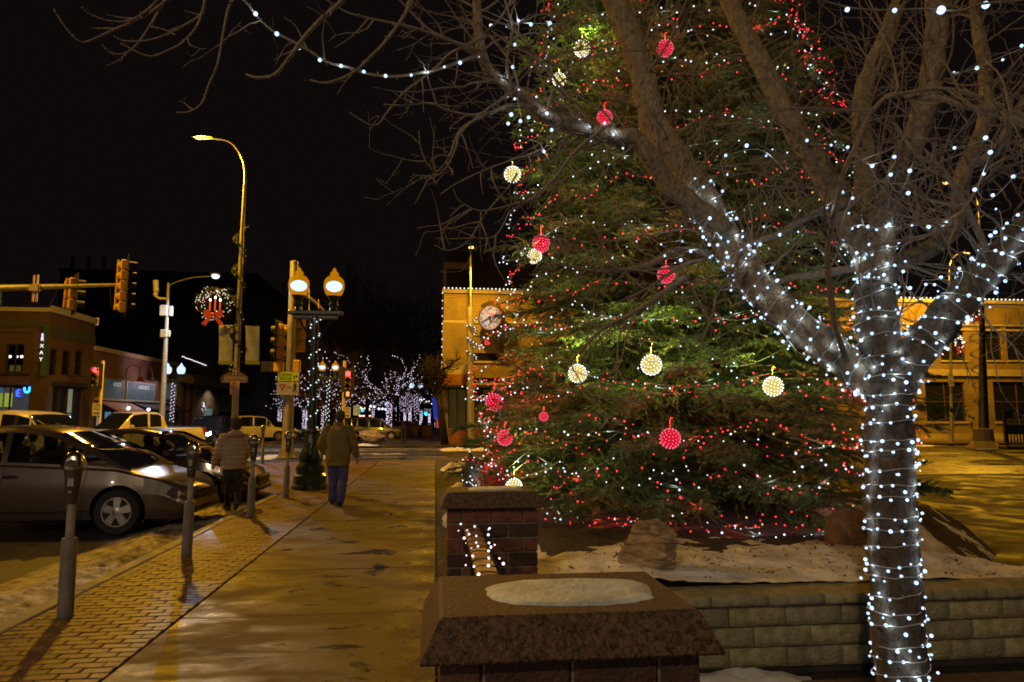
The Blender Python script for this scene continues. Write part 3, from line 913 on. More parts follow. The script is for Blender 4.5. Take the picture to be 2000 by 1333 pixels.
for k, px in enumerate((19.5, 32.5, 42.5)):
    t = thing('pendant_lamp', ('white pendant lamp left of the mullion in the upstairs corner window', 'white pendant lamp just right of the mullion in the upstairs corner window', 'white pendant lamp nearest the frame in the upstairs corner window')[k], 'lamp', tuple(W(px, 697, YF + 1.2)), group='pendant lamps upstairs')
    p = W(px, 697, YF + 1.2)
    MB().ball(p, .085, 10, 8).build('globe', mat_emit('pendant', (1, .95, 1), 4), t, smooth=180)
    MB().tube([p + Vector((0, 0, .08)), p + Vector((0, 0, 1.3))], .01, 4).build('cord', DKF, t)
MB().bx(fh[0][0], fh[0][0] + .6, YF + .5, YF + .55, fh[0][2], fh[0][2] + .45).build('notice', mat('yellow_notice', (.4, .35, .05), .8, emit=(.5, .42, .05), es=.15), lb, smooth=0)
# ground floor shop: posters and blue neon
w1 = ywindow(lb, *fh[1], YF + .1, 3, 1, gm=mat_glass('shop_glass', (.75, .75, .7), .03), sill=False, name='shop_window')
MB().bx(fh[1][0], fh[1][1], YF + 2.0, YF + 2.05, 0, 3.4).build('room_wall', mat('shop_back', (.12, .1, .12), .9, emit=(.25, .28, .38), es=.25), lb, smooth=0)
NEON = mat_emit('neon_blue', (.02, .30, 1.0), 5.0)
NEONB = mat_emit('neon_deep', (.02, .05, 1.0), 4.5)
ns = thing('neon_sign', 'blue neon letters U and E glowing in the left corner shop window', 'neon sign', (xf(45), YF - .05, 2.6))
p = [W(x, y, YF - .06) for x, y in ((48, 757), (48, 762), (50, 766), (54, 766.5), (57, 764), (58, 760), (58, 756))]
MB().tube([Vector(q) for q in smooth_path([tuple(q) for q in p], 4)], .055, 8).build('letter_u', NEON, ns, smooth=180)
p = [W(x, y, YF - .06) for x, y in ((39, 762), (36, 762), (33, 765), (33, 774), (38, 774))]
MB().tube(p, .05, 8).tube([W(33.5, 768, YF - .06), W(38, 768, YF - .06)], .045, 8).build('letter_e', NEONB, ns, smooth=180)
p = [W(x, y, YF - .06) for x, y in ((64, 759), (62, 764), (64, 772), (62, 776))]
MB().tube(p, .04, 8).build('letter_stroke', NEON, ns, smooth=180)
for k, (a, b, c1, c2) in enumerate(((-9, 6, (.5, .65, .1), 'green shop poster cut by the left edge of the picture'), (10, 25, (.62, .8, .12), 'bright yellow-green lit poster in the corner shop window'))):
    t = thing('poster', c2, 'poster', (xf((a + b) / 2), YF + .2, 1.5), group='lit posters in the corner shop')
    MB().bx(xf(a), xf(b), YF + .25, YF + .28, zf(795), zf(768)).build('sheet', mat('poster_green%d' % k, c1, .8, emit=c1, es=.75), t, smooth=0)
    MB().bx(xf(a), xf(b), YF + .25, YF + .28, zf(767), zf(757)).build('header', mat('poster_head%d' % k, (.05, .12, .3), .8, emit=(.08, .25, .5) if k == 0 else (.15, .12, .12), es=.6), t, smooth=0)
for a, b, c, d in sh[:3]: xwindow(lb, a, b, c, d, XF - .08)
# ground floor of the street face: pier, framed glass, pale lit door panel
a, b, c, d = sh[3]; n = 4
for k in range(n):
    y0 = a + (b - a) * k / n; y1 = a + (b - a) * (k + 1) / n
    gm = mat('door_lit', (.25, .35, .3), .6, emit=(.40, .56, .46), es=.22) if k == 2 else GLS
    xwindow(lb, y0 + .02, y1 - .02, c, d, XF - .05, gm=gm, nz=2 if k != 1 else 1, name='shop_window')
MB().bx(XF + .002, XF + .25, a - .2, b + .6, 3.55, 3.8).build('fascia', DKF, lb, smooth=0)
# vertical lit corner sign
vs = thing('blade_sign', 'narrow upright sign of small white letters at the brick building corner', 'sign', (XF + .2, YF - .35, 3))
pc = W(86, 690, YF - .3)
MB().bx(XF + .05, XF + .11, YF - .62, YF - .15, zf(735), zf(634)).build('panel', mat('sign_green', (.03, .07, .01), .6, emit=(.22, .40, .02), es=.02), vs, smooth=0)
for i, ch in enumerate('RXAY'):
    text('letter', ch, mat('letter_lit', (.6, .6, .6), .5, emit=(.9, .9, 1), es=1.3), (XF + .02, YF - .63, zf(665 + i * 13)), (1, 0, 0), (0, 0, 1), .30, vs, .02)
MB().tube([W(83, 652, YF - .63), W(83, 660, YF - .63)], .05, 6).build('tip_lamp', mat_emit('violet_tip', (.45, .25, 1), 3), vs)
MB().tube([(XF + .02, 45.5, 4.2), (XF + 1.9, 45.5, 4.2)], .03, 6).tube([(XF + .02, 45.5, 4.6), (XF + .1, 45.5, 4.2)], .03, 6).build('sign_arm', DKF, lb)

# --- long red brick shop with two mural boards and awnings
rb_ = thing('red_brick_shop', 'single-storey red brick shop with sloping tan coping and mural boards', 'building', (XF, 58, 0))
ya, yb = yx(182) + .01, yx(345)
mb = MB(); zA, zB = zx(182, 684), 6.15
mb.add([(XF, ya, 0), (XF, yb, 0), (XF, yb, zB), (XF, ya, zA), (XF - 12, ya, 0), (XF - 12, yb, 0), (XF - 12, yb, zB), (XF - 12, ya, zA)], [(0, 1, 2, 3), (4, 7, 6, 5), (0, 4, 5, 1), (3, 2, 6, 7), (0, 3, 7, 4), (1, 5, 6, 2)])
mb.build('wall', RB, rb_, smooth=0)
mb = MB(); mb.add([(XF - .3, ya, zA + .003), (XF + .14, ya, zA + .003), (XF + .14, ya, zA + .3), (XF - .3, ya, zA + .3), (XF - .3, yb, zB + .003), (XF + .14, yb, zB + .003), (XF + .14, yb, zB + .28), (XF - .3, yb, zB + .28)], [(0, 1, 2, 3), (4, 7, 6, 5), (1, 5, 6, 2), (0, 4, 5, 1), (3, 2, 6, 7), (0, 3, 7, 4)])
mb.build('coping', LIME, rb_, smooth=0)
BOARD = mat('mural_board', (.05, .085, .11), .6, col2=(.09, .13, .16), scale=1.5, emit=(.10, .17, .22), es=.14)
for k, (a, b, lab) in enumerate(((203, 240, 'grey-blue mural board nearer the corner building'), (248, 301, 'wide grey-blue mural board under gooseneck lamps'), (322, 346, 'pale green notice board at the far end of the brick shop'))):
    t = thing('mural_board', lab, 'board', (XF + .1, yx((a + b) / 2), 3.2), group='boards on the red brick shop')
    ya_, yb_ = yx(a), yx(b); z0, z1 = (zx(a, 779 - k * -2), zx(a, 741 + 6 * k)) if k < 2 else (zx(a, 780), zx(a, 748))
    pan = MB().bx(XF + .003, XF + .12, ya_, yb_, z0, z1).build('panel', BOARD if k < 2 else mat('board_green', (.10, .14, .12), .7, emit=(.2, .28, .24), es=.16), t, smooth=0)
    fr_ = MB(); w = .08
    fr_.bx(XF + .004, XF + .17, ya_ - w, ya_ - .002, z0 - w, z1 + w).bx(XF + .004, XF + .17, yb_ + .002, yb_ + w, z0 - w, z1 + w).bx(XF + .004, XF + .17, ya_, yb_, z1 + .002, z1 + w).bx(XF + .004, XF + .17, ya_, yb_, z0 - w, z0 - .002)
    fr_.build('frame', mat('board_frame', (.25, .27, .28), .6), t, smooth=0)
    if k < 2: text('lettering', 'A BOOK IS', mat('board_chalk', (.5, .5, .5), .8, emit=(.5, .6, .7), es=.35), (XF + .13, (ya_ + yb_) / 2 + .5, z1 - .3), (0, 1, 0), (0, 0, 1), .42, t, .01, width=(yb_ - ya_) * .4)
for k, (px, col) in enumerate(((247, 'r'), (272, 'd'), (290, 'd'), (305, 'd'))):
    y = yx(px); z = zx(px, 745)
    t = thing('gooseneck_lamp', ['leftmost gooseneck wall lamp over the mural boards, its shade red', 'second gooseneck wall lamp over the mural boards', 'third gooseneck wall lamp over the mural boards', 'last gooseneck wall lamp over the mural boards'][k], 'lamp', (XF, y, z + .4), group='gooseneck lamps')
    arcp = [Vector((XF + .03, y, z + .2)), Vector((XF + .1, y, z + .9)), Vector((XF + .5, y, z + 1.2)), Vector((XF + .95, y, z + .95)), Vector((XF + 1.05, y, z + .3))]
    MB().tube([Vector(q) for q in smooth_path([tuple(q) for q in arcp], 4)], .03, 6).build('arm', DKF, t)
    MB().lathe([(.05, .3), (.16, .2), (.28, 0), (.26, -.02)], (XF + 1.05, y, z), 12).build('shade', mat('shade_red', (.3, .02, .02), .4) if col == 'r' else DKF, t)
    lamp_light('lamp', (XF + 1.0, y, z - .05), (.85, .7, .75), 60, t, .08, spot=R(150), target=(XF, y, z - 1.6))
lamp_light('wall_wash', (XF + 1.9, yx(266), 5.0), (1, .62, .55), 110, rb_, .2, spot=R(120), target=(XF, yx(266), 5.6))
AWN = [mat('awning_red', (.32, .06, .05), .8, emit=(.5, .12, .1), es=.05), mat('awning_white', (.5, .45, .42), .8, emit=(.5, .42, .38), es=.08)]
aw = thing('striped_awning', 'red and white striped awning over the brick shop window', 'awning', (XF + .7, yx(225), 2.6))
a_, b_ = yx(197), yx(258); n = 24
for k in range(n):
    y0 = a_ + (b_ - a_) * k / n; y1 = a_ + (b_ - a_) * (k + 1) / n
    z1 = 2.75
    m_ = MB(); m_.add([(XF + .02, y0, z1), (XF + .02, y1, z1), (XF + 1.3, y1, z1 - .65), (XF + 1.3, y0, z1 - .65), (XF + 1.3, y0, z1 - .9), (XF + 1.3, y1, z1 - .9), (XF + .02, y0, z1 - .04), (XF + .02, y1, z1 - .04), (XF + 1.26, y1, z1 - .69), (XF + 1.26, y0, z1 - .69)], [(0, 3, 2, 1), (3, 4, 5, 2), (6, 7, 8, 9)])
    m_.build('stripe', AWN[k % 2], aw, smooth=0)
aw2 = thing('dark_awning', 'plain dark awning further along the brick shop', 'awning', (XF + .7, yx(290), 2.6))
a_, b_ = yx(262), yx(345)
MB().add([(XF + .02, a_, 2.8), (XF + .02, b_, 2.8), (XF + 1.3, b_, 2.25), (XF + 1.3, a_, 2.25), (XF + 1.3, a_, 2.0), (XF + 1.3, b_, 2.0)], [(0, 3, 2, 1), (3, 4, 5, 2)]).build('canvas', mat('dark_canvas', (.04, .04, .05), .8), aw2, smooth=0)
MB().bx(XF + .003, XF + .3, yx(190), yx(345), 2.82, 2.95).build('ledge', WHF, rb_, smooth=0)
SHOPW = mat('bright_shop', (.2, .25, .3), .8, col2=(.03, .04, .06), scale=2.5, detail=8, emit=(.25, .42, .6), es=.35)
SHOPW.node_tree.nodes['Principled BSDF'].inputs['Emission Color'].default_value = (.2, .42, .62, 1)
for k, (px0, px1) in enumerate(((190, 204), (206, 222), (224, 240), (243, 258), (266, 285), (290, 305), (322, 340))):
    xwindow(rb_, yx(px0), yx(px1), .4, 2.1, XF + .15, gm=SHOPW if k in (0, 1, 2, 3) else GLS, nz=1, name='shop_window')
for k, (px, py) in enumerate(((251, 797.5), (290, 800.5))):
    t = thing('soffit_lamp', ('white lamp under the striped awning end', 'white lamp under the dark awning above the pickup cab')[k], 'lamp', tuple(W(px, py, yx(px) + .1)), group='lamps under the awnings')
    p_ = Vector((XF + 1.2, yx(px), zx(px, py, XF)))
    d_ = ray(px, py); p_ = CAMP + d_ * ((XF + 1.25) / d_.x)
    MB().ball(p_, .11, 10, 8).build('globe', mat_emit('soffit_lamp', (.95, .93, 1), 6), t, smooth=180)
    MB().tube([p_ + Vector((0, 0, .1)), p_ + Vector((0, 0, .35))], .02, 5).build('stem', DKF, t)

# --- stone-faced restaurant with a deep canopy
stn = thing('stone_shop', 'small shop clad in pale ledge stone beneath a curved canopy', 'building', (XF, 74, 0))
ya, yb = yx(345) + .02, yx(432)
MB().bx(XF - 12, XF, ya, yb, 0, 5.2).build('wall', STN, stn, smooth=0)
yp0, yp1 = yx(352), yx(386)
for k in range(5):
    yy = yp0 + (yp1 - yp0) * k / 5
    MB().bx(XF + .003, XF + .12, yy, yy + (yp1 - yp0) / 5 - .12, 0, 4.6).build('panel', mat('pale_panel', (.32, .31, .26), .8) if k % 2 == 0 else mat('red_panel', (.16, .04, .03), .8), stn, smooth=0)
for z in (1.3, 2.9): MB().bx(XF + .13, XF + .16, yp0, yp1, z, z + .06).build('rail', DKF, stn, smooth=0)
mb = MB()
prf = [(0, 5.7), (1.3, 5.35), (1.6, 5.1), (1.5, 4.6), (0, 4.75)]
mb.prism([(a, b) for a, b in prf], (XF + .003, yb, 0), (1, 0, 0), (0, 0, 1), yb - ya).build('canopy', mat('canopy_grey', (.12, .10, .09), .7), stn, smooth=0)
MB().bx(XF + .003, XF + .08, yx(404), yx(418), .9, 2.5).build('menu_board', mat('menu', (.15, .22, .24), .6, emit=(.2, .32, .35), es=.25), stn, smooth=0)
wl2 = thing('wall_lights', 'cluster of pinkish lights on the stone wall above the menu board', 'string lights', (XF + .2, yx(398), 3.5))
for k in range(16):
    p_ = CAMP + ray(398 + random.gauss(0, 2.2), 793 + random.gauss(0, 4)) * ((XF + .2) / ray(398, 793).x)
    inst('bulb', bulb_me(.045, E_PINKW), p_, wl2)
light_row('slanting row of white lights above the stone shop canopy', CAMP + ray(356, 697) * (-24.3 / ray(356, 697).x), CAMP + ray(429, 723) * (-24.3 / ray(429, 723).x), 46, E_PINKW, .055, jit=.03)
lamp_light('stone_wash', (XF + 1.3, yx(410), 4.3), (1, .8, .5), 110, stn, .1, spot=R(130), target=(XF, yx(410), 2))

# --- darker blocks further along and behind
def dark_block(name, label, px0, px1, py, Y, dep, m, lit=()):
    x0 = W(px0, py, Y).x; x1 = W(px1, py, Y).x; z = W((px0 + px1) / 2, py, Y).z
    t = thing(name, label, 'building', ((x0 + x1) / 2, Y + dep / 2, 0))
    MB().bx(x0, x1, Y, Y + dep, 0, z).build('wall', m, t, smooth=0)
    MB().bx(x0 - .1, x1 + .1, Y - .15, Y + dep, z + .002, z + .3).build('parapet', m, t, smooth=0)
    for (a, b, c, d, mm) in lit:
        ywindow(t, W(a, c, Y).x, W(b, c, Y).x, W(a, d, Y).z, W(a, c, Y).z, Y - .12, 1, 2, gm=mm, sill=False)
    return t, z
LW1 = mat_emit('lit_window_orange', (.75, .36, .14), .55)
DG = mat('dim_window', (.03, .03, .035), .3)
tdb, zt_ = dark_block('tall_building', 'tall dark block behind the traffic signals with one orange lit window', 118, 500, 535, 84, 20, DB,
    [(186, 196, 620, 637, LW1)] + [(a, a + 11, b, b + 17, DG) for a in (225, 250, 292, 330, 370) for b in (572, 620) if (a, b) != (186, 620)] + [(188, 198, 572, 588, DG)])
for k, px in enumerate((140, 172, 201)):
    MB().bx(W(px - 1.5, 500, 86).x, W(px + 2, 500, 86).x, 86, 86.6, zt_ + .31, W(px, 499, 86).z).build('chimney_pipe', mat('pipe_grey', (.14, .12, .11), .6), tdb, smooth=0)
MB().bx(W(133, 520, 85).x, W(212, 520, 85).x, 85, 90, zt_ + .31, W(150, 521, 85).z - .3).build('penthouse', DB, tdb, smooth=0)
dark_block('brick_block', 'low dark red-brown block rising behind the brick shop', 268, 432, 653, 82, 8, mat_brick('dusk_brick', (.065, .035, .03), (.055, .03, .028), (.05, .04, .035), .3, .12))
FRONTS = [('dark_shop', 'dark green and brown shop row left of the banner pole', 432, 478, 640, (.02, .035, .03)),
          ('teal_shop', 'shop with a lit teal sign band behind the banner pole', 478, 497, 650, (.06, .04, .035)),
          ('arched_shop', 'shop with a pale arched doorway across the street', 497, 524, 655, (.07, .045, .035)),
          ('striped_shop', 'narrow shop with striped teal window frames', 524, 548, 662, (.06, .04, .035)),
          ('far_brick_shop', 'brown brick row behind the lamp-lined street trees', 548, 600, 668, (.08, .045, .03))]
for name, lab, a, b, py, col in FRONTS:
    y0, y1 = yx(a) + .01, yx(b); z = zx(b, py)
    t = thing(name, lab, 'shop', (XF, (y0 + y1) / 2, 0))
    xwall(t, XF - 8, y0, y1, 0, z, 8, [], mat(name + '_brick', col, .9, col2=tuple(c * .6 for c in col), scale=1.5))
    MB().bx(XF + .003, XF + .35, y0, y1, z - .3, z + .1).build('cornice', mat('cornice_brown', (.09, .06, .05), .8), t, smooth=0)
    for q in range(2):
        for k in range(3):
            c = y0 + (y1 - y0) * (k + .5) / 3; w = (y1 - y0) / 8
            if z > 5 + q * 3.6 + 2: xwindow(t, c - w, c + w, 5 + q * 3.6, 7 + q * 3.6, XF + .11, gm=DG)
    if name == 'dark_shop':
        MB().bx(XF + .003, XF + 1.2, y0, y1, 2.2, 4.0).build('awning', mat('green_awning', (.015, .05, .04), .8), t, smooth=0)
    if name == 'teal_shop':
        MB().bx(XF + .003, XF + .5, y0, y1, 3.4, 4.4).build('sign_band', mat('teal_band', (.03, .25, .27), .6, emit=(.03, .4, .45), es=.45), t, smooth=0)
        for k in range(4):
            c = y0 + (y1 - y0) * (k + .5) / 4; MB().bx(XF + .02, XF + .2, c - .7, c + .7, 4.8, 7).build('pane', mat('teal_pane', (.1, .2, .2), .5, emit=(.15, .5, .52), es=.3), t, smooth=0)
        MB().bx(XF + .02, XF + .1, y0 + 2, y1 - 2, .2, 3.2).build('door', mat('lit_door', (.2, .3, .3), .6, emit=(.7, .75, .65), es=.35), t, smooth=0)
    if name == 'arched_shop':
        pts = [(-3, 0), (-3, 3.4)] + [(3 * math.cos(R(180 - q * 18)), 3.4 + 2.4 * math.sin(R(q * 18))) for q in range(1, 10)] + [(3, 3.4), (3, 0), (4.4, 0), (4.4, 7.2), (-4.4, 7.2), (-4.4, 0)]
        cy = (y0 + y1) / 2; s = (y1 - y0) / 9.4
        MB().prism([(p_[0] * s, p_[1]) for p_ in pts], (XF + .003, cy, 0), (0, 1, 0), (0, 0, 1), .3).build('arch', mat('arch_pale', (.3, .27, .24), .8, emit=(.3, .3, .3), es=.03), t, smooth=0)
        MB().bx(XF + .003, XF + .02, cy - 1.5 * s, cy + 1.5 * s, .2, 5).build('door', mat('door_glow', (.1, .12, .14), .5, emit=(.3, .45, .5), es=.25), t, smooth=0)
    if name == 'striped_shop':
        for k in range(6):
            c = y0 + (y1 - y0) * (k + .5) / 6; MB().bx(XF + .02, XF + .2, c - .6, c + .6, .6, 6.6).build('pane', mat('stripe_pane%d' % (k % 2), (.1, .2, .2) if k % 2 else (.3, .3, .28), .5, emit=(.1, .4, .42) if k % 2 else (.5, .5, .45), es=.22), t, smooth=0)
        MB().lathe([(1.5, -.1), (1.6, 0), (1.5, .1)], (XF + .6, (y0 + y1) / 2, 5.8), 20, rot=Matrix.Rotation(PI / 2, 3, 'Y')).build('oval_sign', mat('oval_pale', (.35, .35, .33), .7, emit=(.4, .4, .4), es=.12), t, smooth=0)
# far rows closing the street
def far_block(label, x0, x1, y0, y1, z, m, cat='building', name='far_building', wins=None):
    t = thing(name, label, cat, ((x0 + x1) / 2, (y0 + y1) / 2, 0))
    MB().bx(x0, x1, y0, y1, 0, z).build('wall', m, t, smooth=0)
    MB().bx(x0 - .15, x1 + .15, y0 - .15, y1 + .15, z + .002, z + .35).build('cornice', m, t, smooth=0)
    if wins:
        for k in range(wins[0]):
            y = y0 + (y1 - y0) * (k + .5) / wins[0]
            for zz in wins[1]: xwindow(t, y - .7, y + .7, zz, zz + 1.6, x1 + .12, gm=DG)
    return t
FB1 = mat('far_brick_red', (.12, .045, .03), .9); FB2 = mat('far_stone', (.15, .13, .12), .9); FB3 = mat('far_brick_brown', (.09, .055, .04), .9)
far_block('far dark red block behind the red signals', -36, -22.87, yx(600) + .02, 175, 12.5, FB1, wins=(5, (5.5, 9)))
far_block('far pale three-storey block halfway down the street', -36, -22.87, 175.3, 225, 10, FB2, wins=(6, (4.5, 7.2)))
far_block('far brown block near the end of the street', -36, -22.87, 225.3, 300, 9, FB3, wins=(5, (4.5, 7)))
far_block('dark block closing the far end of the street', -30, 30, 318, 330, 8, FB3)
far_block('far block on the right side behind the corner tree', 2.6, 16, 72, 120, 7, FB3)
far_block('last dark block on the right side of the far street', 2.4, 16, 121, 240, 8.5, FB2)
# ================================================================ BULBS
M_WHITE = mat_emit('bulb_white', (.50, .70, 1.0), 1.9, 'AUTO')
M_WHITE_S = mat_emit('bulb_white_spruce', (.80, .92, 1.0), 1.6, 'AUTO')
M_RED_S = mat_emit('bulb_red', (1.0, .035, .05), 2.2, 'AUTO')
M_GOLD = mat_emit('bulb_gold', (1.0, .62, .12), 1.0, 'AUTO')
M_WIRE = mat('wire_green', (.03, .05, .03), .5)
M_WIREP = mat('wire_pale', (.42, .40, .34), .45)
def bulb_mesh(name, r, m, n=8, k=6):
    return MB().ball((0, 0, 0), r, n, k).mesh(name, m, smooth=180)
B_NEAR = bulb_mesh('bulb', .0080, M_WHITE)
B_TOP = bulb_mesh('bulb', .0125, M_WHITE)
B_SPW = bulb_mesh('bulb', .0105, M_WHITE_S)
B_SPR = bulb_mesh('bulb', .0098, M_RED_S)
def resample(pts, step):
    out = []; acc = 0
    for a, b in zip(pts[:-1], pts[1:]):
        a = Vector(a); b = Vector(b); L = (b - a).length
        while acc <= L and L > 1e-9:
            out.append(a.lerp(b, acc / L)); acc += step
        acc -= L
    return out
def place_bulbs(parent, pts, me, jit=.01, limit=300, scale=(.6, 1.25)):
    extra = MB(); r = None
    order = list(range(len(pts)))
    for i in order:
        p = Vector(pts[i]) + Vector((random.gauss(0, jit), random.gauss(0, jit), random.gauss(0, jit)))
        if i < limit:
            inst('bulb', me, p, parent, scale=random.uniform(*scale))
        else:
            r = max(v.co.length for v in me.vertices) if r is None else r
            extra.ball(p, r, 6, 4)
    if extra.v:
        o = extra.build('bulbs', me.materials[0], parent, smooth=180); o['kind'] = 'stuff'
def helix(path, radii, pitch, off, phase=0, wob=.25):
    """points wound round a limb"""
    P = [Vector(p) for p in path]; out = []; an = phase; u = None
    rs = list(radii)
    dense = []; 
    for i in range(len(P) - 1):
        n = max(1, int((P[i + 1] - P[i]).length / .012))
        for k in range(n):
            t = k / n; dense.append((P[i].lerp(P[i + 1], t), rs[i] * (1 - t) + rs[i + 1] * t))
    prev = None
    for i, (p, r) in enumerate(dense):
        t = (dense[min(i + 1, len(dense) - 1)][0] - dense[max(i - 1, 0)][0]).normalized()
        u = t.orthogonal().normalized() if u is None else (u - t * u.dot(t)).normalized()
        w = t.cross(u)
        if prev is not None: an += (p - prev).length / pitch * 2 * PI
        sub = 5
        for k in range(sub):
            a2 = an + (.012 / pitch * 2 * PI) * k / sub
            w2 = pitch * wob * math.sin(a2 * .37 + phase) * .8
            out.append(p + t * w2 + (u * math.cos(a2) + w * math.sin(a2)) * (r + off))
        prev = p
    return out

# ================================================================ THE BARE TREE BESIDE THE CAMERA
def mat_bark(name, c1, c2, scale, bump):
    if name in MATS: return MATS[name]
    m = bpy.data.materials.new(name); m.use_nodes = True
    nt = m.node_tree; b = nt.nodes['Principled BSDF']; L = nt.links.new
    tc = nt.nodes.new('ShaderNodeTexCoord'); mp = nt.nodes.new('ShaderNodeMapping')
    mp.inputs['Scale'].default_value = (1, 1, .34); L(tc.outputs['Object'], mp.inputs[0])
    n = nt.nodes.new('ShaderNodeTexNoise'); n.inputs['Scale'].default_value = scale; n.inputs['Detail'].default_value = 8; n.inputs['Roughness'].default_value = .7; n.inputs['Distortion'].default_value = 1.0
    L(mp.outputs[0], n.inputs['Vector'])
    wv = nt.nodes.new('ShaderNodeTexNoise'); wv.inputs['Scale'].default_value = 9; wv.inputs['Detail'].default_value = 5; L(tc.outputs['Object'], wv.inputs['Vector'])
    va = nt.nodes.new('ShaderNodeVectorMath'); va.operation = 'MULTIPLY_ADD'; va.inputs[1].default_value = (.16, .16, .16); L(wv.outputs['Color'], va.inputs[0]); L(mp.outputs[0], va.inputs[2])
    v = nt.nodes.new('ShaderNodeTexVoronoi'); v.feature = 'F2'; v.inputs['Scale'].default_value = scale * 1.7; L(va.outputs[0], v.inputs['Vector'])
    r = nt.nodes.new('ShaderNodeMapRange'); r.inputs['From Min'].default_value = .15; r.inputs['From Max'].default_value = .75; L(v.outputs['Distance'], r.inputs['Value'])
    mul = nt.nodes.new('ShaderNodeMath'); mul.operation = 'MULTIPLY'; L(n.outputs['Fac'], mul.inputs[0]); L(r.outputs[0], mul.inputs[1])
    mr = nt.nodes.new('ShaderNodeMapRange'); mr.inputs['From Max'].default_value = .6; L(mul.outputs[0], mr.inputs['Value'])
    mx = nt.nodes.new('ShaderNodeMix'); mx.data_type = 'RGBA'; mx.inputs['A'].default_value = (*c1, 1); mx.inputs['B'].default_value = (*c2, 1); L(mr.outputs[0], mx.inputs['Factor'])
    L(mx.outputs['Result'], b.inputs['Base Color'])
    bp = nt.nodes.new('ShaderNodeBump'); bp.inputs['Strength'].default_value = bump; bp.inputs['Distance'].default_value = .012; L(mr.outputs[0], bp.inputs['Height']); L(bp.outputs[0], b.inputs['Normal'])
    b.inputs['Roughness'].default_value = .85
    MATS[name] = m; return m
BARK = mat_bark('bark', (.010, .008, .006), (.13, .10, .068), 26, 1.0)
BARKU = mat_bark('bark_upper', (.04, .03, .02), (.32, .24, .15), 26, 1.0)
BARKT = mat_bark('bark_twig', (.10, .075, .05), (.27, .21, .15), 60, .5)
BARKD = mat('bark_dark', (.09, .06, .045), .9, col2=(.05, .035, .028), scale=20)

tree = thing('bare_tree', 'bare many-limbed tree with its trunk and limbs wound in white string lights', 'tree', G(1752, 1500, 0))
def limb(name, tr, Y0, Y1, r0, r1, n=14, sub=5, m=BARK, jit=.22, parent=tree):
    r0 *= .88; r1 *= .88
    N = len(tr); pts = []
    for i, (px, py) in enumerate(tr):
        t = i / (N - 1); pts.append(tuple(W(px, py, Y0 + (Y1 - Y0) * t)))
    sp = smooth_path(pts, sub); M = len(sp)
    rad = [r0 + (r1 - r0) * (i / (M - 1)) for i in range(M)]
    sp = [Vector(p) + Vector([.012 * r0 / .08 * mnoise.noise(Vector((i * .31, k * 9.1, r0 * 50))) for k in range(3)]) for i, p in enumerate(sp)]
    if name:
        MB().tube(sp, rad, n, jit=jit).build(name, m, parent, smooth=180)
    return sp, rad
# trunk: stands on the plaza, forks at head height
b0 = G(1752, 1500, 0); b0.y = 3.26; b0 = Vector((W(1762, 1333, 3.26).x, 3.26, -.02))
tp = [tuple(b0 + Vector((.03, 0, 0)))] + [tuple(b0 + Vector((.015, 0, .1)))] + [tuple(W(x, y, 3.26)) for x, y in ((1762, 1333), (1750, 1200), (1741, 1050), (1737, 900), (1736, 800), (1738, 740), (1736, 700))]
ts = [Vector(p) for p in smooth_path(tp, 5)]
tr_ = [.185 - .060 * min(1, i / 8) - .018 * min(1, i / 30) + (.02 * max(0, (i - 32) / 8)) for i in range(len(ts))]
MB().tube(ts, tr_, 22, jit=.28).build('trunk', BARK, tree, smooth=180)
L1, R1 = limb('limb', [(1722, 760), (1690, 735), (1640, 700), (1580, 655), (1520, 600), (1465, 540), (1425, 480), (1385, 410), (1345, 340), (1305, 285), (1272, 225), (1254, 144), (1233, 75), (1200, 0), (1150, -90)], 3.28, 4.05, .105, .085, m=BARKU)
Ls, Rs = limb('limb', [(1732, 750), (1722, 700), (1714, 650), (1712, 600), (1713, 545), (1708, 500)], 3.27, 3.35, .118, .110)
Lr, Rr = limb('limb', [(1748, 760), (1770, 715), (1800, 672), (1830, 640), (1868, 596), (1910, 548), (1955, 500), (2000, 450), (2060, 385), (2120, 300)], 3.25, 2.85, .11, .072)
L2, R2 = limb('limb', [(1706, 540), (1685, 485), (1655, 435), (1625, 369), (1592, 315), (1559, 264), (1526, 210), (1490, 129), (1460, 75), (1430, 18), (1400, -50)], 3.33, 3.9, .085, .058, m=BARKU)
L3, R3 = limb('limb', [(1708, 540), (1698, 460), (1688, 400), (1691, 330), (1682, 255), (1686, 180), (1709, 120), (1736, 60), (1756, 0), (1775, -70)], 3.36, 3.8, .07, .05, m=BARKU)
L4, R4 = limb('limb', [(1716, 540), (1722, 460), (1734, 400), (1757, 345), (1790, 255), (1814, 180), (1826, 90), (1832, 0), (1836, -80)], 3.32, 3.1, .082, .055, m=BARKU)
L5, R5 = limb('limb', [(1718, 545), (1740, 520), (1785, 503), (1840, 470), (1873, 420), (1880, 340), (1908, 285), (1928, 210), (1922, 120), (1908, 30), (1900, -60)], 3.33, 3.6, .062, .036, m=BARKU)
L6, R6 = limb('limb', [(1410, 450), (1385, 425), (1345, 395), (1310, 368), (1288, 335), (1258, 292), (1238, 270), (1200, 266), (1146, 255), (1086, 237), (1050, 213), (1020, 186), (975, 156), (945, 120), (935, 60), (930, 0), (915, -70)], 3.5, 3.15, .07, .02, n=10, m=BARKU)
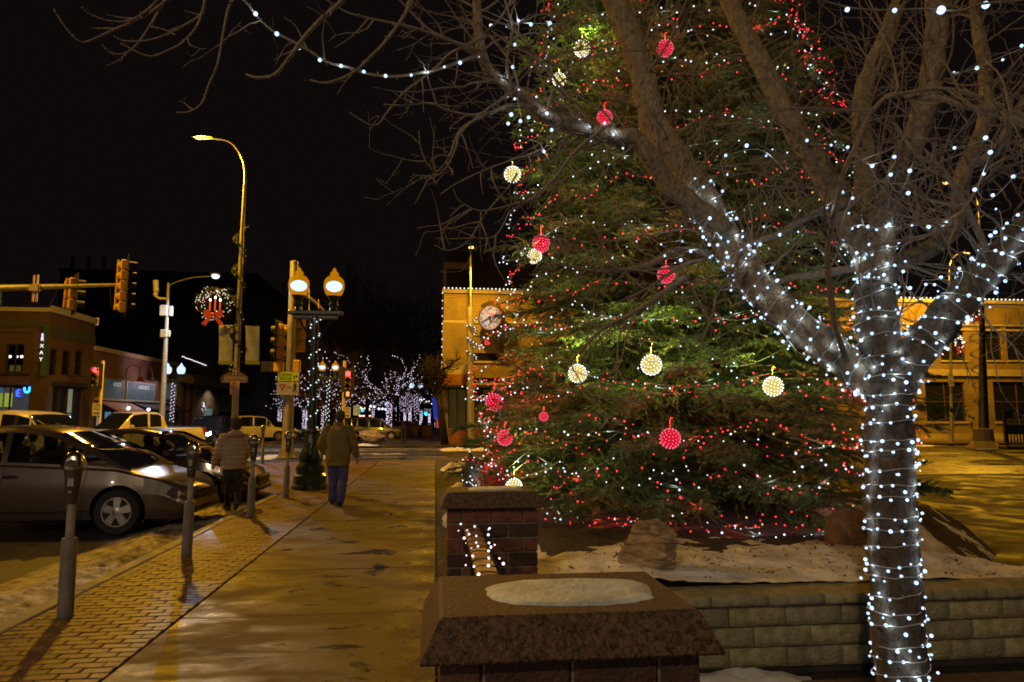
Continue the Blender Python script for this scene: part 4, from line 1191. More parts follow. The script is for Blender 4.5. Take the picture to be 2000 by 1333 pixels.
traced = [limb('limb', tr, a, b, r0, r1, n=8, sub=4, m=BARKT) for tr, a, b, r0, r1 in (
    ([(1400, 246), (1460, 237), (1535, 213), (1640, 216), (1703, 213), (1727, 192), (1754, 183), (1790, 192), (1835, 192), (1880, 207), (1940, 219), (2010, 245), (2080, 280)][::-1], 2.5, 3.0, .019, .006),
    ([(1727, 192), (1770, 182), (1820, 174), (1880, 180), (1940, 200), (2020, 235)], 2.7, 2.6, .010, .013),
    ([(1655, 705), (1649, 689), (1632, 640), (1620, 560), (1616, 491), (1625, 440), (1637, 385), (1650, 330), (1672, 285), (1687, 249), (1703, 218), (1728, 192)], 3.2, 2.75, .017, .012),
    ([(1700, 527), (1655, 527), (1595, 536), (1535, 545), (1480, 575), (1430, 600)], 3.4, 3.9, .034, .012),
    ([(1655, 400), (1610, 410), (1565, 431), (1520, 458), (1470, 474), (1400, 500), (1330, 520), (1270, 560), (1210, 590)], 3.4, 3.9, .028, .008),
    ([(1390, 500), (1330, 490), (1260, 520), (1180, 530), (1110, 520), (1060, 512)], 3.7, 4.2, .03, .006),
    ([(1340, 540), (1240, 610), (1180, 640), (1130, 690), (1100, 720)], 3.6, 4.0, .018, .006),
    ([(1890, 325), (1940, 300), (1975, 240), (2010, 180)], 3.0, 2.8, .03, .02),
    ([(1940, 520), (1900, 430), (1870, 380), (1840, 330), (1790, 300), (1740, 230)], 3.0, 2.8, .02, .007),
    ([(1990, 300), (1930, 330), (1890, 400), (1840, 450), (1760, 470), (1700, 480)], 2.7, 3.0, .007, .010),
)]
fine = [limb(None, tr, a, b, r0, r1, sub=5) for tr, a, b, r0, r1 in (
    ([(340, -10), (300, 20), (260, 42), (215, 62), (170, 82), (150, 78), (125, 50), (105, 18)], 2.5, 2.3, .006, .003),
    ([(318, -10), (290, 18), (255, 40), (215, 42), (175, 28), (160, 15)], 2.5, 2.3, .005, .0035),
    ([(325, -8), (310, 20), (290, 55), (265, 90), (240, 106), (215, 103), (200, 88)], 2.5, 2.4, .005, .0028),
    ([(402, -10), (395, 25), (360, 50), (325, 68), (285, 80), (240, 80), (222, 70)], 2.5, 2.4, .005, .0028),
    ([(400, -5), (397, 15), (385, 50), (360, 80), (330, 98), (290, 110), (235, 85)], 2.5, 2.35, .005, .0028),
    ([(458, -8), (445, 20), (435, 70), (425, 125), (408, 165), (395, 200), (372, 218), (345, 220)], 2.5, 2.5, .006, .003),
    ([(290, 52), (320, 58), (345, 70)], 2.45, 2.4, .003, .002),
    ([(680, -8), (660, 10), (620, 45), (585, 85), (560, 120), (535, 147), (500, 152), (480, 145)], 2.6, 2.6, .011, .006),
    ([(805, -8), (790, 30), (750, 85), (715, 120), (685, 145), (640, 162), (595, 155)], 2.7, 2.7, .010, .005),
    ([(935, 108), (880, 128), (850, 138), (810, 145), (765, 150), (720, 145), (680, 132), (640, 122), (605, 100), (580, 85), (535, 62), (505, 35), (485, 8), (460, -10)], 3.0, 2.6, .009, .004),
    ([(940, 100), (880, 80), (830, 62), (790, 50), (730, 38), (680, 25), (630, -5)], 3.1, 2.8, .010, .004),
    ([(950, 70), (880, 105), (860, 125), (830, 150), (790, 180), (760, 215), (735, 245), (705, 235), (675, 215)], 3.1, 2.9, .009, .003),
    ([(1050, 212), (1000, 205), (960, 220), (920, 225), (870, 215), (840, 202), (790, 207), (750, 204)], 3.2, 2.9, .011, .004),
    ([(960, 222), (910, 245), (890, 270), (880, 300), (855, 335), (835, 320), (822, 290), (818, 255)], 3.1, 2.9, .008, .003),
    ([(1000, 180), (950, 215), (900, 260), (890, 290), (870, 330), (840, 350), (820, 345)], 3.1, 2.9, .008, .003),
    ([(1060, 290), (1040, 300), (980, 320), (930, 340), (890, 360), (860, 380)], 3.2, 2.9, .007, .003),
    ([(1090, 340), (1080, 350), (1050, 385), (1000, 400), (940, 412), (900, 395), (885, 370)], 3.2, 2.9, .007, .003),
    ([(1010, 340), (990, 370), (950, 415), (935, 440), (910, 475), (875, 490), (850, 480)], 3.1, 2.9, .006, .003),
    ([(1050, 390), (1000, 410), (985, 435), (968, 460), (940, 467), (923, 460)], 3.1, 2.9, .005, .003),
    ([(1180, 250), (1120, 300), (1090, 340), (1060, 370), (1020, 400)], 3.2, 3.1, .012, .004),
    ([(1160, 250), (1120, 200), (1080, 150), (1040, 110), (1000, 90), (960, 60)], 3.2, 3.1, .010, .004),
    ([(1000, 180), (990, 120), (1000, 60), (985, -5)], 3.2, 3.1, .010, .006),
    ([(950, 130), (900, 90), (840, 60), (800, 20), (770, -10)], 3.15, 3.0, .010, .005),
    ([(1000, 170), (1060, 120), (1120, 100), (1180, 90), (1240, 60)], 3.3, 3.5, .008, .003),
    ([(935, 30), (1000, 50), (1050, 30), (1100, 25)], 3.1, 3.2, .006, .003),
    ([(1570, -10), (1645, 12), (1700, 20), (1742, 20), (1810, 18), (1870, 22), (1918, 8), (1985, 2), (2050, -10)], 2.1, 2.0, .004, .005),
)]
# fine twigs grow off every traced limb
twig_polys = []
def twig(p, d, L, r, lvl, rng, bias):
    n = max(4, int(L / .045)); pts = [p.copy()]; rad = [r]; d = d.normalized(); curl = Vector((rng.gauss(0, .05), rng.gauss(0, .03), rng.gauss(0, .05)))
    for i in range(n):
        k = .20 if rng.random() < .8 else .5
        d = (d + Vector((rng.gauss(0, k), rng.gauss(0, k * .6), rng.gauss(0, k))) * .6 + curl + bias * .04).normalized()
        p = p + d * (L / n); pts.append(p.copy()); rad.append(max(.0014, r * (1 - .8 * (i + 1) / n)))
        if lvl < 2 and rng.random() < (.30 if lvl == 0 else .20) and i > 0:
            s = Vector((rng.gauss(0, 1), rng.gauss(0, .5), rng.gauss(0, 1))).normalized()
            twig(p.copy(), (d * .7 + s).normalized(), L * rng.uniform(.3, .6), max(.0016, rad[-1] * .7), lvl + 1, rng, bias)
    twig_polys.append((pts, rad, lvl))
rng = random.Random(21)
def spawn(path, rad, count, t0, t1, L0, L1, ydir=0, bias=Vector((0, 0, .3))):
    for _ in range(count):
        i = int((t0 + (t1 - t0) * rng.random()) * (len(path) - 2)); p = Vector(path[i]); ax = (Vector(path[i + 1]) - p).normalized()
        s = Vector((rng.gauss(0, 1), rng.gauss(ydir, .55), rng.gauss(0, 1))); s = (s - ax * s.dot(ax)).normalized()
        L = rng.uniform(L0, L1)
        twig(p + s * rad[i] * .8, (s + ax * .7).normalized(), L, min(.009, .0035 + L * .005) , 0, rng, bias)
spawn(L1, R1, 34, .35, 1, .35, 1.1, .2); spawn(L2, R2, 26, .1, 1, .35, 1.0); spawn(L3, R3, 14, .1, 1, .35, .9, -.2); spawn(L4, R4, 20, .1, 1, .35, 1.0, -.2)
spawn(L5, R5, 30, .1, 1, .4, 1.1); spawn(L6, R6, 40, .25, 1, .3, .75, .2); spawn(Lr, Rr, 14, .5, 1, .3, .8, -.1); spawn(Ls, Rs, 12, .2, 1, .25, .6)
for pth, rd in traced: spawn(pth, rd, 9, .1, 1, .2, .65)
for pth, rd in fine[9:-1]: spawn(pth, rd, 5, .1, .95, .08, .30)
for pth, rd in fine[:9]: spawn(pth, rd, 1, .2, .9, .03, .10)
tm = MB()
for pts, rad, lvl in twig_polys: tm.tube(pts, rad, 5 if lvl == 0 else 4, cap=False)
o = tm.build('twigs', BARKT, tree, smooth=180); o['kind'] = 'stuff'
tm = MB()
for pth, rd in fine:
    tm.tube(pth, [r * (1 + .25 * mnoise.noise(Vector((i * .9, 0, 0)))) for i, r in enumerate(rd)], 6)
    for i in range(3, len(pth) - 1, 4):   # buds
        d = Vector((random.gauss(0, 1), random.gauss(0, 1), random.gauss(0, 1))).normalized()
        tm.tube([Vector(pth[i]), Vector(pth[i]) + d * rd[i] * 2.6], [rd[i] * .8, rd[i] * .4], 5)
o = tm.build('branchlets', BARKT, tree, smooth=180); o['kind'] = 'stuff'

# strings on the bare tree
def string_on(name_label, pts_list, me, spacing, wire=M_WIREP, wr=.0028, jit=.006, cat='string lights', name='string_lights', group=None, glow=4, gp=.085):
    t = thing(name, name_label, cat, tuple(pts_list[0][0]), group=group)
    wm = MB(); allb = []
    for pts in pts_list:
        wm.tube(pts[::2] + [pts[-1]], wr, 4, cap=False)
        allb += resample(pts, spacing)
    wm.build('wire', wire, t, smooth=180)
    place_bulbs(t, allb, me, jit)
    for q in allb[3::glow]: lamp_light('bulb_light', Vector(q) + Vector((0, -.012, 0)), (.62, .80, 1.0), gp, t, .012)
    return t
tr2 = [r for r in tr_]
string_on('white string lights wound round the trunk of the bare tree', [helix(ts[3:39], [r + .004 for r in tr2[3:39]], .075, .008, .4)], B_NEAR, .066, jit=.012)
string_on('white string lights wound round the thick left limb of the bare tree', [helix(L1[3:40], [r + .004 for r in R1[3:40]], .085, .008, 1.4)], B_NEAR, .066, jit=.012)
string_on('white string lights wound round the thick right limb of the bare tree', [helix(Lr[3:46], [r + .004 for r in Rr[3:46]], .08, .008, 2.4)], B_NEAR, .068, jit=.012)
string_on('white string lights wound round the upright middle stem of the bare tree', [helix(Ls[2:], [r + .004 for r in Rs[2:]], .075, .006, .9), helix(L2[:9], [r + .004 for r in R2[:9]], .12, .006, 2), helix(L4[:9], [r + .004 for r in R4[:9]], .12, .008, 3)], B_NEAR, .07, jit=.012)
string_on('white string lights strung along the topmost twig at the upper right', [[Vector(p) for p in fine[-1][0]]], B_TOP, .16, wr=.0022)
string_on('white string lights hanging along the long twig over the street lamp', [[Vector(p) + Vector((0, -.01, -.008)) for p in fine[9][0]]], B_NEAR, .095, wr=.0016)
lm = [Vector(p) + Vector((0, -.03, 0)) for p in L6[30:]]
string_on('white string lights running up the slender left branch', [helix(L6[26:60], [r + .002 for r in R6[26:60]], .22, .006), [Vector(p) + Vector((.03, -.03, .0)) for p in fine[21][0]],
          [W(x, y, 3.1) for x, y in ((1010, 190), (1030, 230), (1020, 240), (985, 215), (1000, 260), (1020, 230), (1055, 280), (1070, 310))], [W(x, y, 3.2) for x, y in ((935, 15), (960, 60), (1000, 45), (1043, 47), (1097, 47), (1070, 60))]], B_NEAR, .11, wr=.0016)
def sc_pts(l, y0, y1):
    return [tuple(W(x, y, y0 + (y1 - y0) * i / (len(l) - 1))) for i, (x, y) in enumerate(l)]
loose = [sc_pts(l, a, b) for l, a, b in (
    ([(1573, 281), (1640, 288), (1694, 320), (1710, 320), (1750, 310), (1733, 345), (1758, 376), (1784, 316)], 2.9, 2.8),
    ([(1869, 290), (1938, 278), (1910, 367), (1935, 390), (1988, 340), (2020, 330)], 2.7, 2.6),
    ([(1858, 145), (1895, 137), (1954, 112), (2010, 90)], 2.7, 2.6),
    ([(1614, 403), (1665, 372), (1645, 440), (1682, 440), (1708, 445), (1730, 455), (1745, 450), (1800, 440), (1816, 455), (1860, 430)], 3.0, 2.9),
    ([(1415, 345), (1410, 312), (1451, 295), (1491, 295), (1530, 330)], 3.2, 3.1),
    ([(1952, 410), (1957, 435), (1955, 465), (1965, 495), (1990, 480)], 2.75, 2.7),
    ([(1330, 470), (1283, 478), (1295, 497), (1312, 490), (1320, 505), (1340, 492), (1370, 490), (1400, 525), (1440, 520), (1480, 540), (1450, 570), (1425, 560), (1500, 575), (1540, 590)], 3.5, 3.6),
    ([(1385, 425), (1374, 451), (1390, 470), (1400, 455), (1420, 495), (1425, 530), (1470, 500), (1485, 470), (1505, 440), (1545, 470), (1575, 440)], 3.3, 3.4),
    ([(1770, 560), (1790, 590), (1815, 553), (1860, 570), (1880, 530), (1835, 545), (1800, 548)], 3.0, 2.9),
    ([(1720, 780), (1660, 760), (1640, 720), (1600, 700), (1560, 690), (1520, 640), (1470, 620)], 3.2, 3.5),
)]
string_on('loose white string lights looped through the outer twigs of the bare tree', [[Vector(q) for q in smooth_path(l, 8)] for l in loose], B_NEAR, .11, wr=.0016, jit=.012)

# ================================================================ THE GREAT SPRUCE
SC = Vector((3.32, 9.2, .45))
sp_t = thing('spruce_tree', 'towering spruce covered in red and white lights and glowing balls', 'tree', SC)
NEED = mat('spruce_needles', (.030, .080, .022), .6, col2=(.115, .215, .055), scale=2.2, detail=8)
SWOOD = mat('spruce_wood', (.07, .045, .03), .9)
MB().tube([SC + Vector((0, 0, -.3)), SC + Vector((.02, 0, 2)), SC + Vector((0, 0, 8)), SC + Vector((0, 0, 15))], [.26, .2, .12, .02], 12).build('trunk', SWOOD, sp_t, smooth=180)
prof = [(.0, 2.75), (.5, 2.80), (2.0, 2.80), (3.0, 2.45), (4.2, 2.35), (5.2, 2.3), (6.4, 2.0), (7.8, 1.7), (10, 1.2), (12, .75), (15, .1)]
def SR_(h):
    for (a, ra), (b, rb) in zip(prof[:-1], prof[1:]):
        if h <= b: return ra + (rb - ra) * (h - a) / (b - a)
    return .1
rng = random.Random(5)
# one shoot: a stem with needles all round, unit length along +X
def shoot_template(nn, seed):
    r = random.Random(seed); tris = []
    for i in range(nn):
        t = (i + r.random()) / nn; a = r.random() * 2 * PI
        if math.sin(a) < -.55 and r.random() < .6: a = -a
        L = .17 * (1 - .35 * t) * r.uniform(.75, 1.15)
        fw = r.uniform(.5, .95)
        d = np.array([fw, math.cos(a), math.sin(a)]); d = d / np.linalg.norm(d)
        b = np.array([t, 0, 0]); s = np.cross(d, [r.gauss(0, 1), r.gauss(0, 1), r.gauss(0, 1)]); s = s / np.linalg.norm(s) * .034
        tris.append([b - s, b + s, b + d * L])
    return np.array(tris)
TPL = [shoot_template(35, s) for s in range(5)]
SHOOTS = []  # pos, dir, length
WOODP = MB()
h = .12; nb = 0
while h < 11.5:
    R0 = SR_(h); cnt = 11 if h < 7.6 else 6
    ph = rng.random() * 6.28
    for k in range(cnt):
        az = ph + 2 * PI * k / cnt + rng.gauss(0, .16)
        # the half that the street sees gets the full fan of shoots
        facing = math.cos(az - math.atan2(-SC.y, -SC.x))
        if facing < -.35 and (k + nb) % 2: continue
        L = R0 * rng.uniform(.78, 1.12)
        if rng.random() < .12: L *= 1.1
        dirh = Vector((math.cos(az), math.sin(az), 0))
        droop = .10 + .22 * (1 - h / 12)
        N = 12; pts = []
        hh = h + rng.gauss(0, .08)
        for i in range(N + 1):
            t = i / N
            z = hh + .22 * t * L * .5 - droop * L * (t ** 1.5) + .16 * L * max(0, t - .62) ** 1.2
            pts.append(SC + dirh * (L * t) + Vector((0, 0, z)))
        WOODP.tube(pts[::2], [.028 * (1 - .85 * i / 6) * (R0 / 2.5) for i in range(7)], 5, cap=False)
        side = Vector((-dirh.y, dirh.x, 0))
        dens = 1.0 if facing > -.2 else .45
        m = int(L / .105 * dens)
        for q in range(m):
            t = .22 + .78 * (q + rng.random()) / m
            i = min(N - 1, int(t * N)); f = t * N - i
            p = pts[i].lerp(pts[i + 1], f); fd = (pts[i + 1] - pts[i]).normalized()
            ll = (.16 + .50 * L / 2.5 * (1 - t) ** .8 * min(1, 3 * t)) * rng.uniform(.7, 1.2)
            for sgn in (-1, 1):
                sd = (fd * rng.uniform(.55, .95) + side * sgn * rng.uniform(.7, 1.0) + Vector((0, 0, rng.gauss(-.15, .22)))).normalized()
                ns = max(1, int(ll / .16)); pp = p.copy(); dd = sd
                for s in range(ns):
                    SHOOTS.append((pp.copy(), dd, .20 * rng.uniform(.8, 1.15)))
                    if rng.random() < .75:
                        s2 = (dd + side * rng.choice((-1, 1)) * .7 + Vector((0, 0, rng.gauss(-.15, .3)))).normalized()
                        SHOOTS.append((pp + dd * .06, s2, .15 * rng.uniform(.7, 1.2)))
                    pp = pp + dd * .15; dd = (dd + fd * .12 + Vector((0, 0, rng.gauss(-.06, .08)))).normalized()
            if rng.random() < .5:
                SHOOTS.append((p, (fd + Vector((0, 0, .7))).normalized(), .13))
        SHOOTS.append((pts[-2], (pts[-1] - pts[-2]).normalized(), .26))
        nb += 1
    h += .155 if h < 3.4 else .20
WOODP.build('branches', SWOOD, sp_t, smooth=180)['kind'] = 'stuff'
for _ in range(9000):
    hh = rng.uniform(.1, 9.5) ** 1.0; az = rng.random() * 2 * PI; rr = SR_(hh) * rng.uniform(.15, .74)
    d = Vector((math.cos(az) + rng.gauss(0, .5), math.sin(az) + rng.gauss(0, .5), rng.gauss(-.1, .4))).normalized()
    SHOOTS.append((SC + Vector((math.cos(az) * rr, math.sin(az) * rr, hh)), d, .34))
pos = np.array([tuple(s[0]) for s in SHOOTS]); dr = np.array([tuple(s[1]) for s in SHOOTS]); ln = np.array([s[2] for s in SHOOTS])
up = np.tile([0, 0, 1.0], (len(SHOOTS), 1)) + np.random.normal(0, .25, (len(SHOOTS), 3))
yv = np.cross(up, dr); yv /= np.linalg.norm(yv, axis=1, keepdims=True) + 1e-9
zv = np.cross(dr, yv)
allv = []
for k in range(5):
    idx = np.arange(len(SHOOTS)) % 5 == k
    T = TPL[k]
    sc_l = ln[idx][:, None, None, None]
    # needle length does not shrink with the shoot: X scales, Y/Z keep .2
    X = T[None, :, :, 0:1] * sc_l; Yc = T[None, :, :, 1:2] * .22; Zc = T[None, :, :, 2:3] * .22
    v = pos[idx][:, None, None, :] + X * dr[idx][:, None, None, :] + Yc * yv[idx][:, None, None, :] + Zc * zv[idx][:, None, None, :]
    allv.append(v.reshape(-1, 3))
V = np.concatenate(allv) - np.array(SC)
me = bpy.data.meshes.new('crown')
nv = len(V); nt_ = nv // 3

me.vertices.add(nv); me.vertices.foreach_set('co', V.astype(np.float32).ravel())
me.loops.add(nv); me.loops.foreach_set('vertex_index', np.arange(nv, dtype=np.int32))
me.polygons.add(nt_); me.polygons.foreach_set('loop_start', np.arange(0, nv, 3, dtype=np.int32))
me.polygons.foreach_set('loop_total', np.full(nt_, 3, dtype=np.int32))
me.update(); me.validate()
me.materials.append(NEED)
crown = bpy.data.objects.new('crown', me); sc.collection.objects.link(crown); crown.parent = sp_t; crown['kind'] = 'stuff'

# garlands round the spruce
def spruce_garland(h0, h1, az0, az1, n, rofs, rng, swag=.16, swn=5):
    out = []
    for i in range(n + 1):
        t = i / n; az = az0 + (az1 - az0) * t
        hh = h0 + (h1 - h0) * t - swag * abs(math.sin(t * PI * swn)) + .1 * mnoise.noise(Vector((t * 7, h0, 0)))
        r = (SR_(hh) + rofs) * (1 + .09 * mnoise.noise(Vector((math.cos(az) * 3, math.sin(az) * 3, hh * 1.5)))) 
        z = hh + .02 * R0
        out.append(SC + Vector((math.cos(az) * r, math.sin(az) * r, hh)))
    return out
rg = random.Random(3)
face = math.atan2(-SC.y, -SC.x)
wl = []; rl = []
hs = [.05, .3, .55, .8, 1.1, 1.4, 1.7, 2.1, 2.5, 2.9, 3.4, 3.9, 4.4, 5.0, 5.6, 6.2, 6.8, 7.4]
for i, hh in enumerate(hs):
    a = rg.uniform(.1, .5)
    wl.append(spruce_garland(hh + .1, hh + rg.uniform(-.35, .35) + .15, face - 1.42, face + 1.42, 60, rg.uniform(-.18, .04), rg, rg.uniform(.05, .3), rg.randint(3, 7)))
for i, hh in enumerate([-.05, .08, .25, .5, .75, 1.05, 1.3, 1.6, 1.9, 2.3, 2.7, 3.2, 3.8, 4.5, 5.1, 5.8, 6.5, 7.2]):
    rl.append(spruce_garland(hh, hh + rg.uniform(-.35, .35), face - 1.42, face + 1.42, 60, rg.uniform(-.15, .04), rg, rg.uniform(.05, .3), rg.randint(3, 7)))
for dxx in (1.1, 1.25, 1.4, .9):
    rl.append([SC + Vector((math.cos(face + dxx + .12 * math.sin(t * 9)) * (SR_(5 + t * 2.4) * .92), math.sin(face + dxx) * SR_(5 + t * 2.4) * .92, 5.2 + t * 2.6)) for t in [i / 24 for i in range(25)]])
def garland_thing(label, lines, me, spacing, seed, name='string_lights', group=None, keep=1.0, glow=8, gcol=(.9, .95, 1.0), gp=.9):
    t = thing(name, label, 'string lights', tuple(lines[0][0]), group=group)
    wm = MB(); bl = []
    r_ = random.Random(seed)
    for l in lines:
        wm.tube(l, .004, 3, cap=False)
        bl += [p for p in resample(l, spacing) if r_.random() < keep]
    r_.shuffle(bl)
    bl.sort(key=lambda p: (p - CAMP).length)
    wm.build('wire', M_WIRE, t, smooth=180)
    for q in bl[4::glow]:
        o_ = (Vector(q) - SC); o_.z = 0; lamp_light('bulb_light', Vector(q) + o_.normalized() * .03, gcol, gp * 1.3, t, .03, spot=R(165), target=Vector(q) - o_, blend=.3)
    place_bulbs(t, bl, me, .03, 300, (.55, 1.15))
garland_thing('white string lights draped over the great spruce', wl, B_SPW, .125, 1, keep=.75, glow=9, gp=1.1)
garland_thing('red string lights draped over the great spruce', rl, B_SPR, .095, 2, keep=.8, glow=14, gcol=(1, .05, .03), gp=1.6)
# a spill of warm bulbs tucked deep among the boughs
warm = [spruce_garland(hh, hh + rg.uniform(-.3, .3), face - 1.4, face + 1.4, 50, -.4, rg, .2, 5) for hh in (.35, 1.2, 2.2, 3.0, 4.2, 5.4)]
garland_thing('dim golden string lights tucked deep in the boughs of the spruce', warm, bulb_mesh('bulb', .010, M_GOLD), .16, 4, keep=.7, glow=8, gcol=(1, .7, .2), gp=.9)

# glowing balls on the spruce
def shell_mat(name, c, s):
    m = bpy.data.materials.new(name); m.use_nodes = True; nt = m.node_tree; nt.nodes.clear()
    e = nt.nodes.new('ShaderNodeEmission'); e.inputs[0].default_value = (*c, 1); e.inputs[1].default_value = s
    tr = nt.nodes.new('ShaderNodeBsdfTransparent'); mx = nt.nodes.new('ShaderNodeMixShader'); mx.inputs[0].default_value = .75
    o = nt.nodes.new('ShaderNodeOutputMaterial')
    nt.links.new(tr.outputs[0], mx.inputs[1]); nt.links.new(e.outputs[0], mx.inputs[2]); nt.links.new(mx.outputs[0], o.inputs[0])
    m.cycles.emission_sampling = 'AUTO'
    return m
SH_R = shell_mat('ball_shell_red', (.75, .002, .03), 1.0)
SH_G = shell_mat('ball_shell_gold', (.85, .62, .12), .95)
BB_R = mat_emit('ball_bulb_red', (1, .22, .30), 1.15)
BB_G = mat_emit('ball_bulb_cool', (1.0, 1.0, .95), 2.4)
FRM = mat('ball_frame', (.3, .25, .1), .5, metal=.6)
def ball_meshes(r, sh, bb):
    s = MB().ball((0, 0, 0), r * .95, 24, 16).mesh('shell', sh, smooth=180)
    b = MB(); N = 110
    for i in range(N):
        z = 1 - 2 * (i + .5) / N; a = i * 2.39996; q = math.sqrt(1 - z * z)
        p = Vector((q * math.cos(a), q * math.sin(a), z)) * r
        b.ball(p, r * .060, 6, 4)
    return s, b.mesh('bulbs', bb, smooth=180)
BM_R = ball_meshes(.115, SH_R, BB_R); BM_G = ball_meshes(.115, SH_G, BB_G)
HOOK = MB().tube([Vector((0, 0, .11)), Vector((0, 0, .2)), Vector((.015, 0, .24)), Vector((.03, 0, .225))], .003, 4).mesh('hook', FRM)
balls = [ # px, py, radius px, colour, label
    (1299, 95, 16, 'r', 'glowing red ball high on the spruce beside the thick limb'),
    (1137, 95, 16, 'g', 'topmost glowing yellow ball at the upper left of the spruce'),
    (1092, 156, 13, 'g', 'small glowing yellow ball just below the topmost yellow one'),
    (1181, 230, 15, 'r', 'glowing red ball hanging under a red-lit bough high up'),
    (1001, 341, 16, 'g', 'yellow ball hanging from the far-out lit branch tip against the sky'),
    (1057, 476, 17, 'r', 'red ball touching a pale yellow one at the left edge of the spruce'),
    (1044, 501, 14, 'g', 'pale yellow ball crossed by a twig, just below a red ball'),
    (1301, 537, 17, 'r', 'red ball partly hidden by a bare branch in the middle of the spruce'),
    (1128, 730, 18, 'g', 'yellow-white ball left of the largest one at mid height'),
    (1272, 713, 20, 'g', 'largest yellow-white ball at the centre of the spruce'),
    (1510, 755, 19, 'g', 'yellow-white ball hanging nearest the bare tree trunk'),
    (1309, 857, 20, 'r', 'largest red ball low in the middle of the spruce'),
    (965, 786, 17, 'r', 'red ball at the far left boughs above a half hidden one'),
    (986, 856, 15, 'r', 'half hidden red ball low at the left edge of the spruce'),
    (1004, 951, 16, 'g', 'lowest yellow ball half behind the second brick pier'),
    (1062, 814, 9, 'r', 'tiny red ball of lights deep among the left boughs'),
]
for px, py, rp, c, lab in balls:
    # stand the ball at the surface of the crown along this sight line
    d = ray(px, py); best = None
    for k in range(200):
        y = 5.5 + k * .03; p = CAMP + d * (y / d.y)
        hh = p.z - SC.z; rr = math.hypot(p.x - SC.x, p.y - SC.y)
        gap = rr - (SR_(max(0, hh)) + .02)
        if best is None or gap < best[0]: best = (gap, p)
        if gap < 0: best = (gap, p); break
    p = best[1]
    dep = (p - CAMP).dot(_rot @ Vector((0, 0, -1)))
    s = rp * dep / 1333.3 / .115
    t = thing('light_ball', lab, 'light ball', tuple(p), group='glowing balls hung on the spruce')
    sh, bb = BM_R if c == 'r' else BM_G
    a = inst('shell', sh, p, t, scale=s); b = inst('bulbs', bb, p, t, scale=s, rot=(random.random() * 3, random.random() * 3, 0)); b['kind'] = 'stuff'
    inst('hook', HOOK, p, t, scale=s)
    dirc = (CAMP - Vector(p)).normalized()
    lamp_light('ball_light', Vector(p) + dirc * .10 * s + Vector((0, 0, .20 * s)), (1, .02, .03) if c == 'r' else (.95, .85, .16), (30 if c == 'r' else 36) * s, t, .05 * s, spot=R(160), target=Vector(p) + (SC - Vector(p)) * .0 + Vector((SC.x - p[0], SC.y - p[1], 0)) * .35 + Vector((0, 0, 1.1)), blend=.4)
# ================================================================ STREET FURNITURE
GALV = mat('galvanised', (.40, .38, .36), .5, metal=.35, col2=(.30, .29, .28), scale=8, bump=.15, bscale=60)
BLACKM = mat('black_metal', (.018, .02, .02), .35, col2=(.03, .032, .03), scale=12)
GREENM = mat('dark_green_metal', (.015, .035, .028), .32, coat=.3)
SIGY = mat('signal_yellow', (.80, .48, .04), .45)
SIGB = mat('signal_black', (.02, .018, .016), .5)
PLASW = mat('white_plastic', (.6, .6, .6), .5)
GARL = mat('garland_green', (.03, .055, .02), .85, col2=(.07, .09, .035), scale=30)
def fluff(mb, p, n, L, w=.004):
    for _ in range(n):
        d = Vector((random.gauss(0, 1), random.gauss(0, 1), random.gauss(0, 1))).normalized() * L * random.uniform(.6, 1.1)
        s = d.orthogonal().normalized() * w
        mb.add([p - s, p + s, p + d], [(0, 1, 2)])
def spiral(p0, p1, r, turns, n=90, ph=0):
    p0 = Vector(p0); p1 = Vector(p1)
    return [p0.lerp(p1, i / n) + Vector((math.cos(ph + 2 * PI * turns * i / n) * r, math.sin(ph + 2 * PI * turns * i / n) * r, 0)) for i in range(n + 1)]

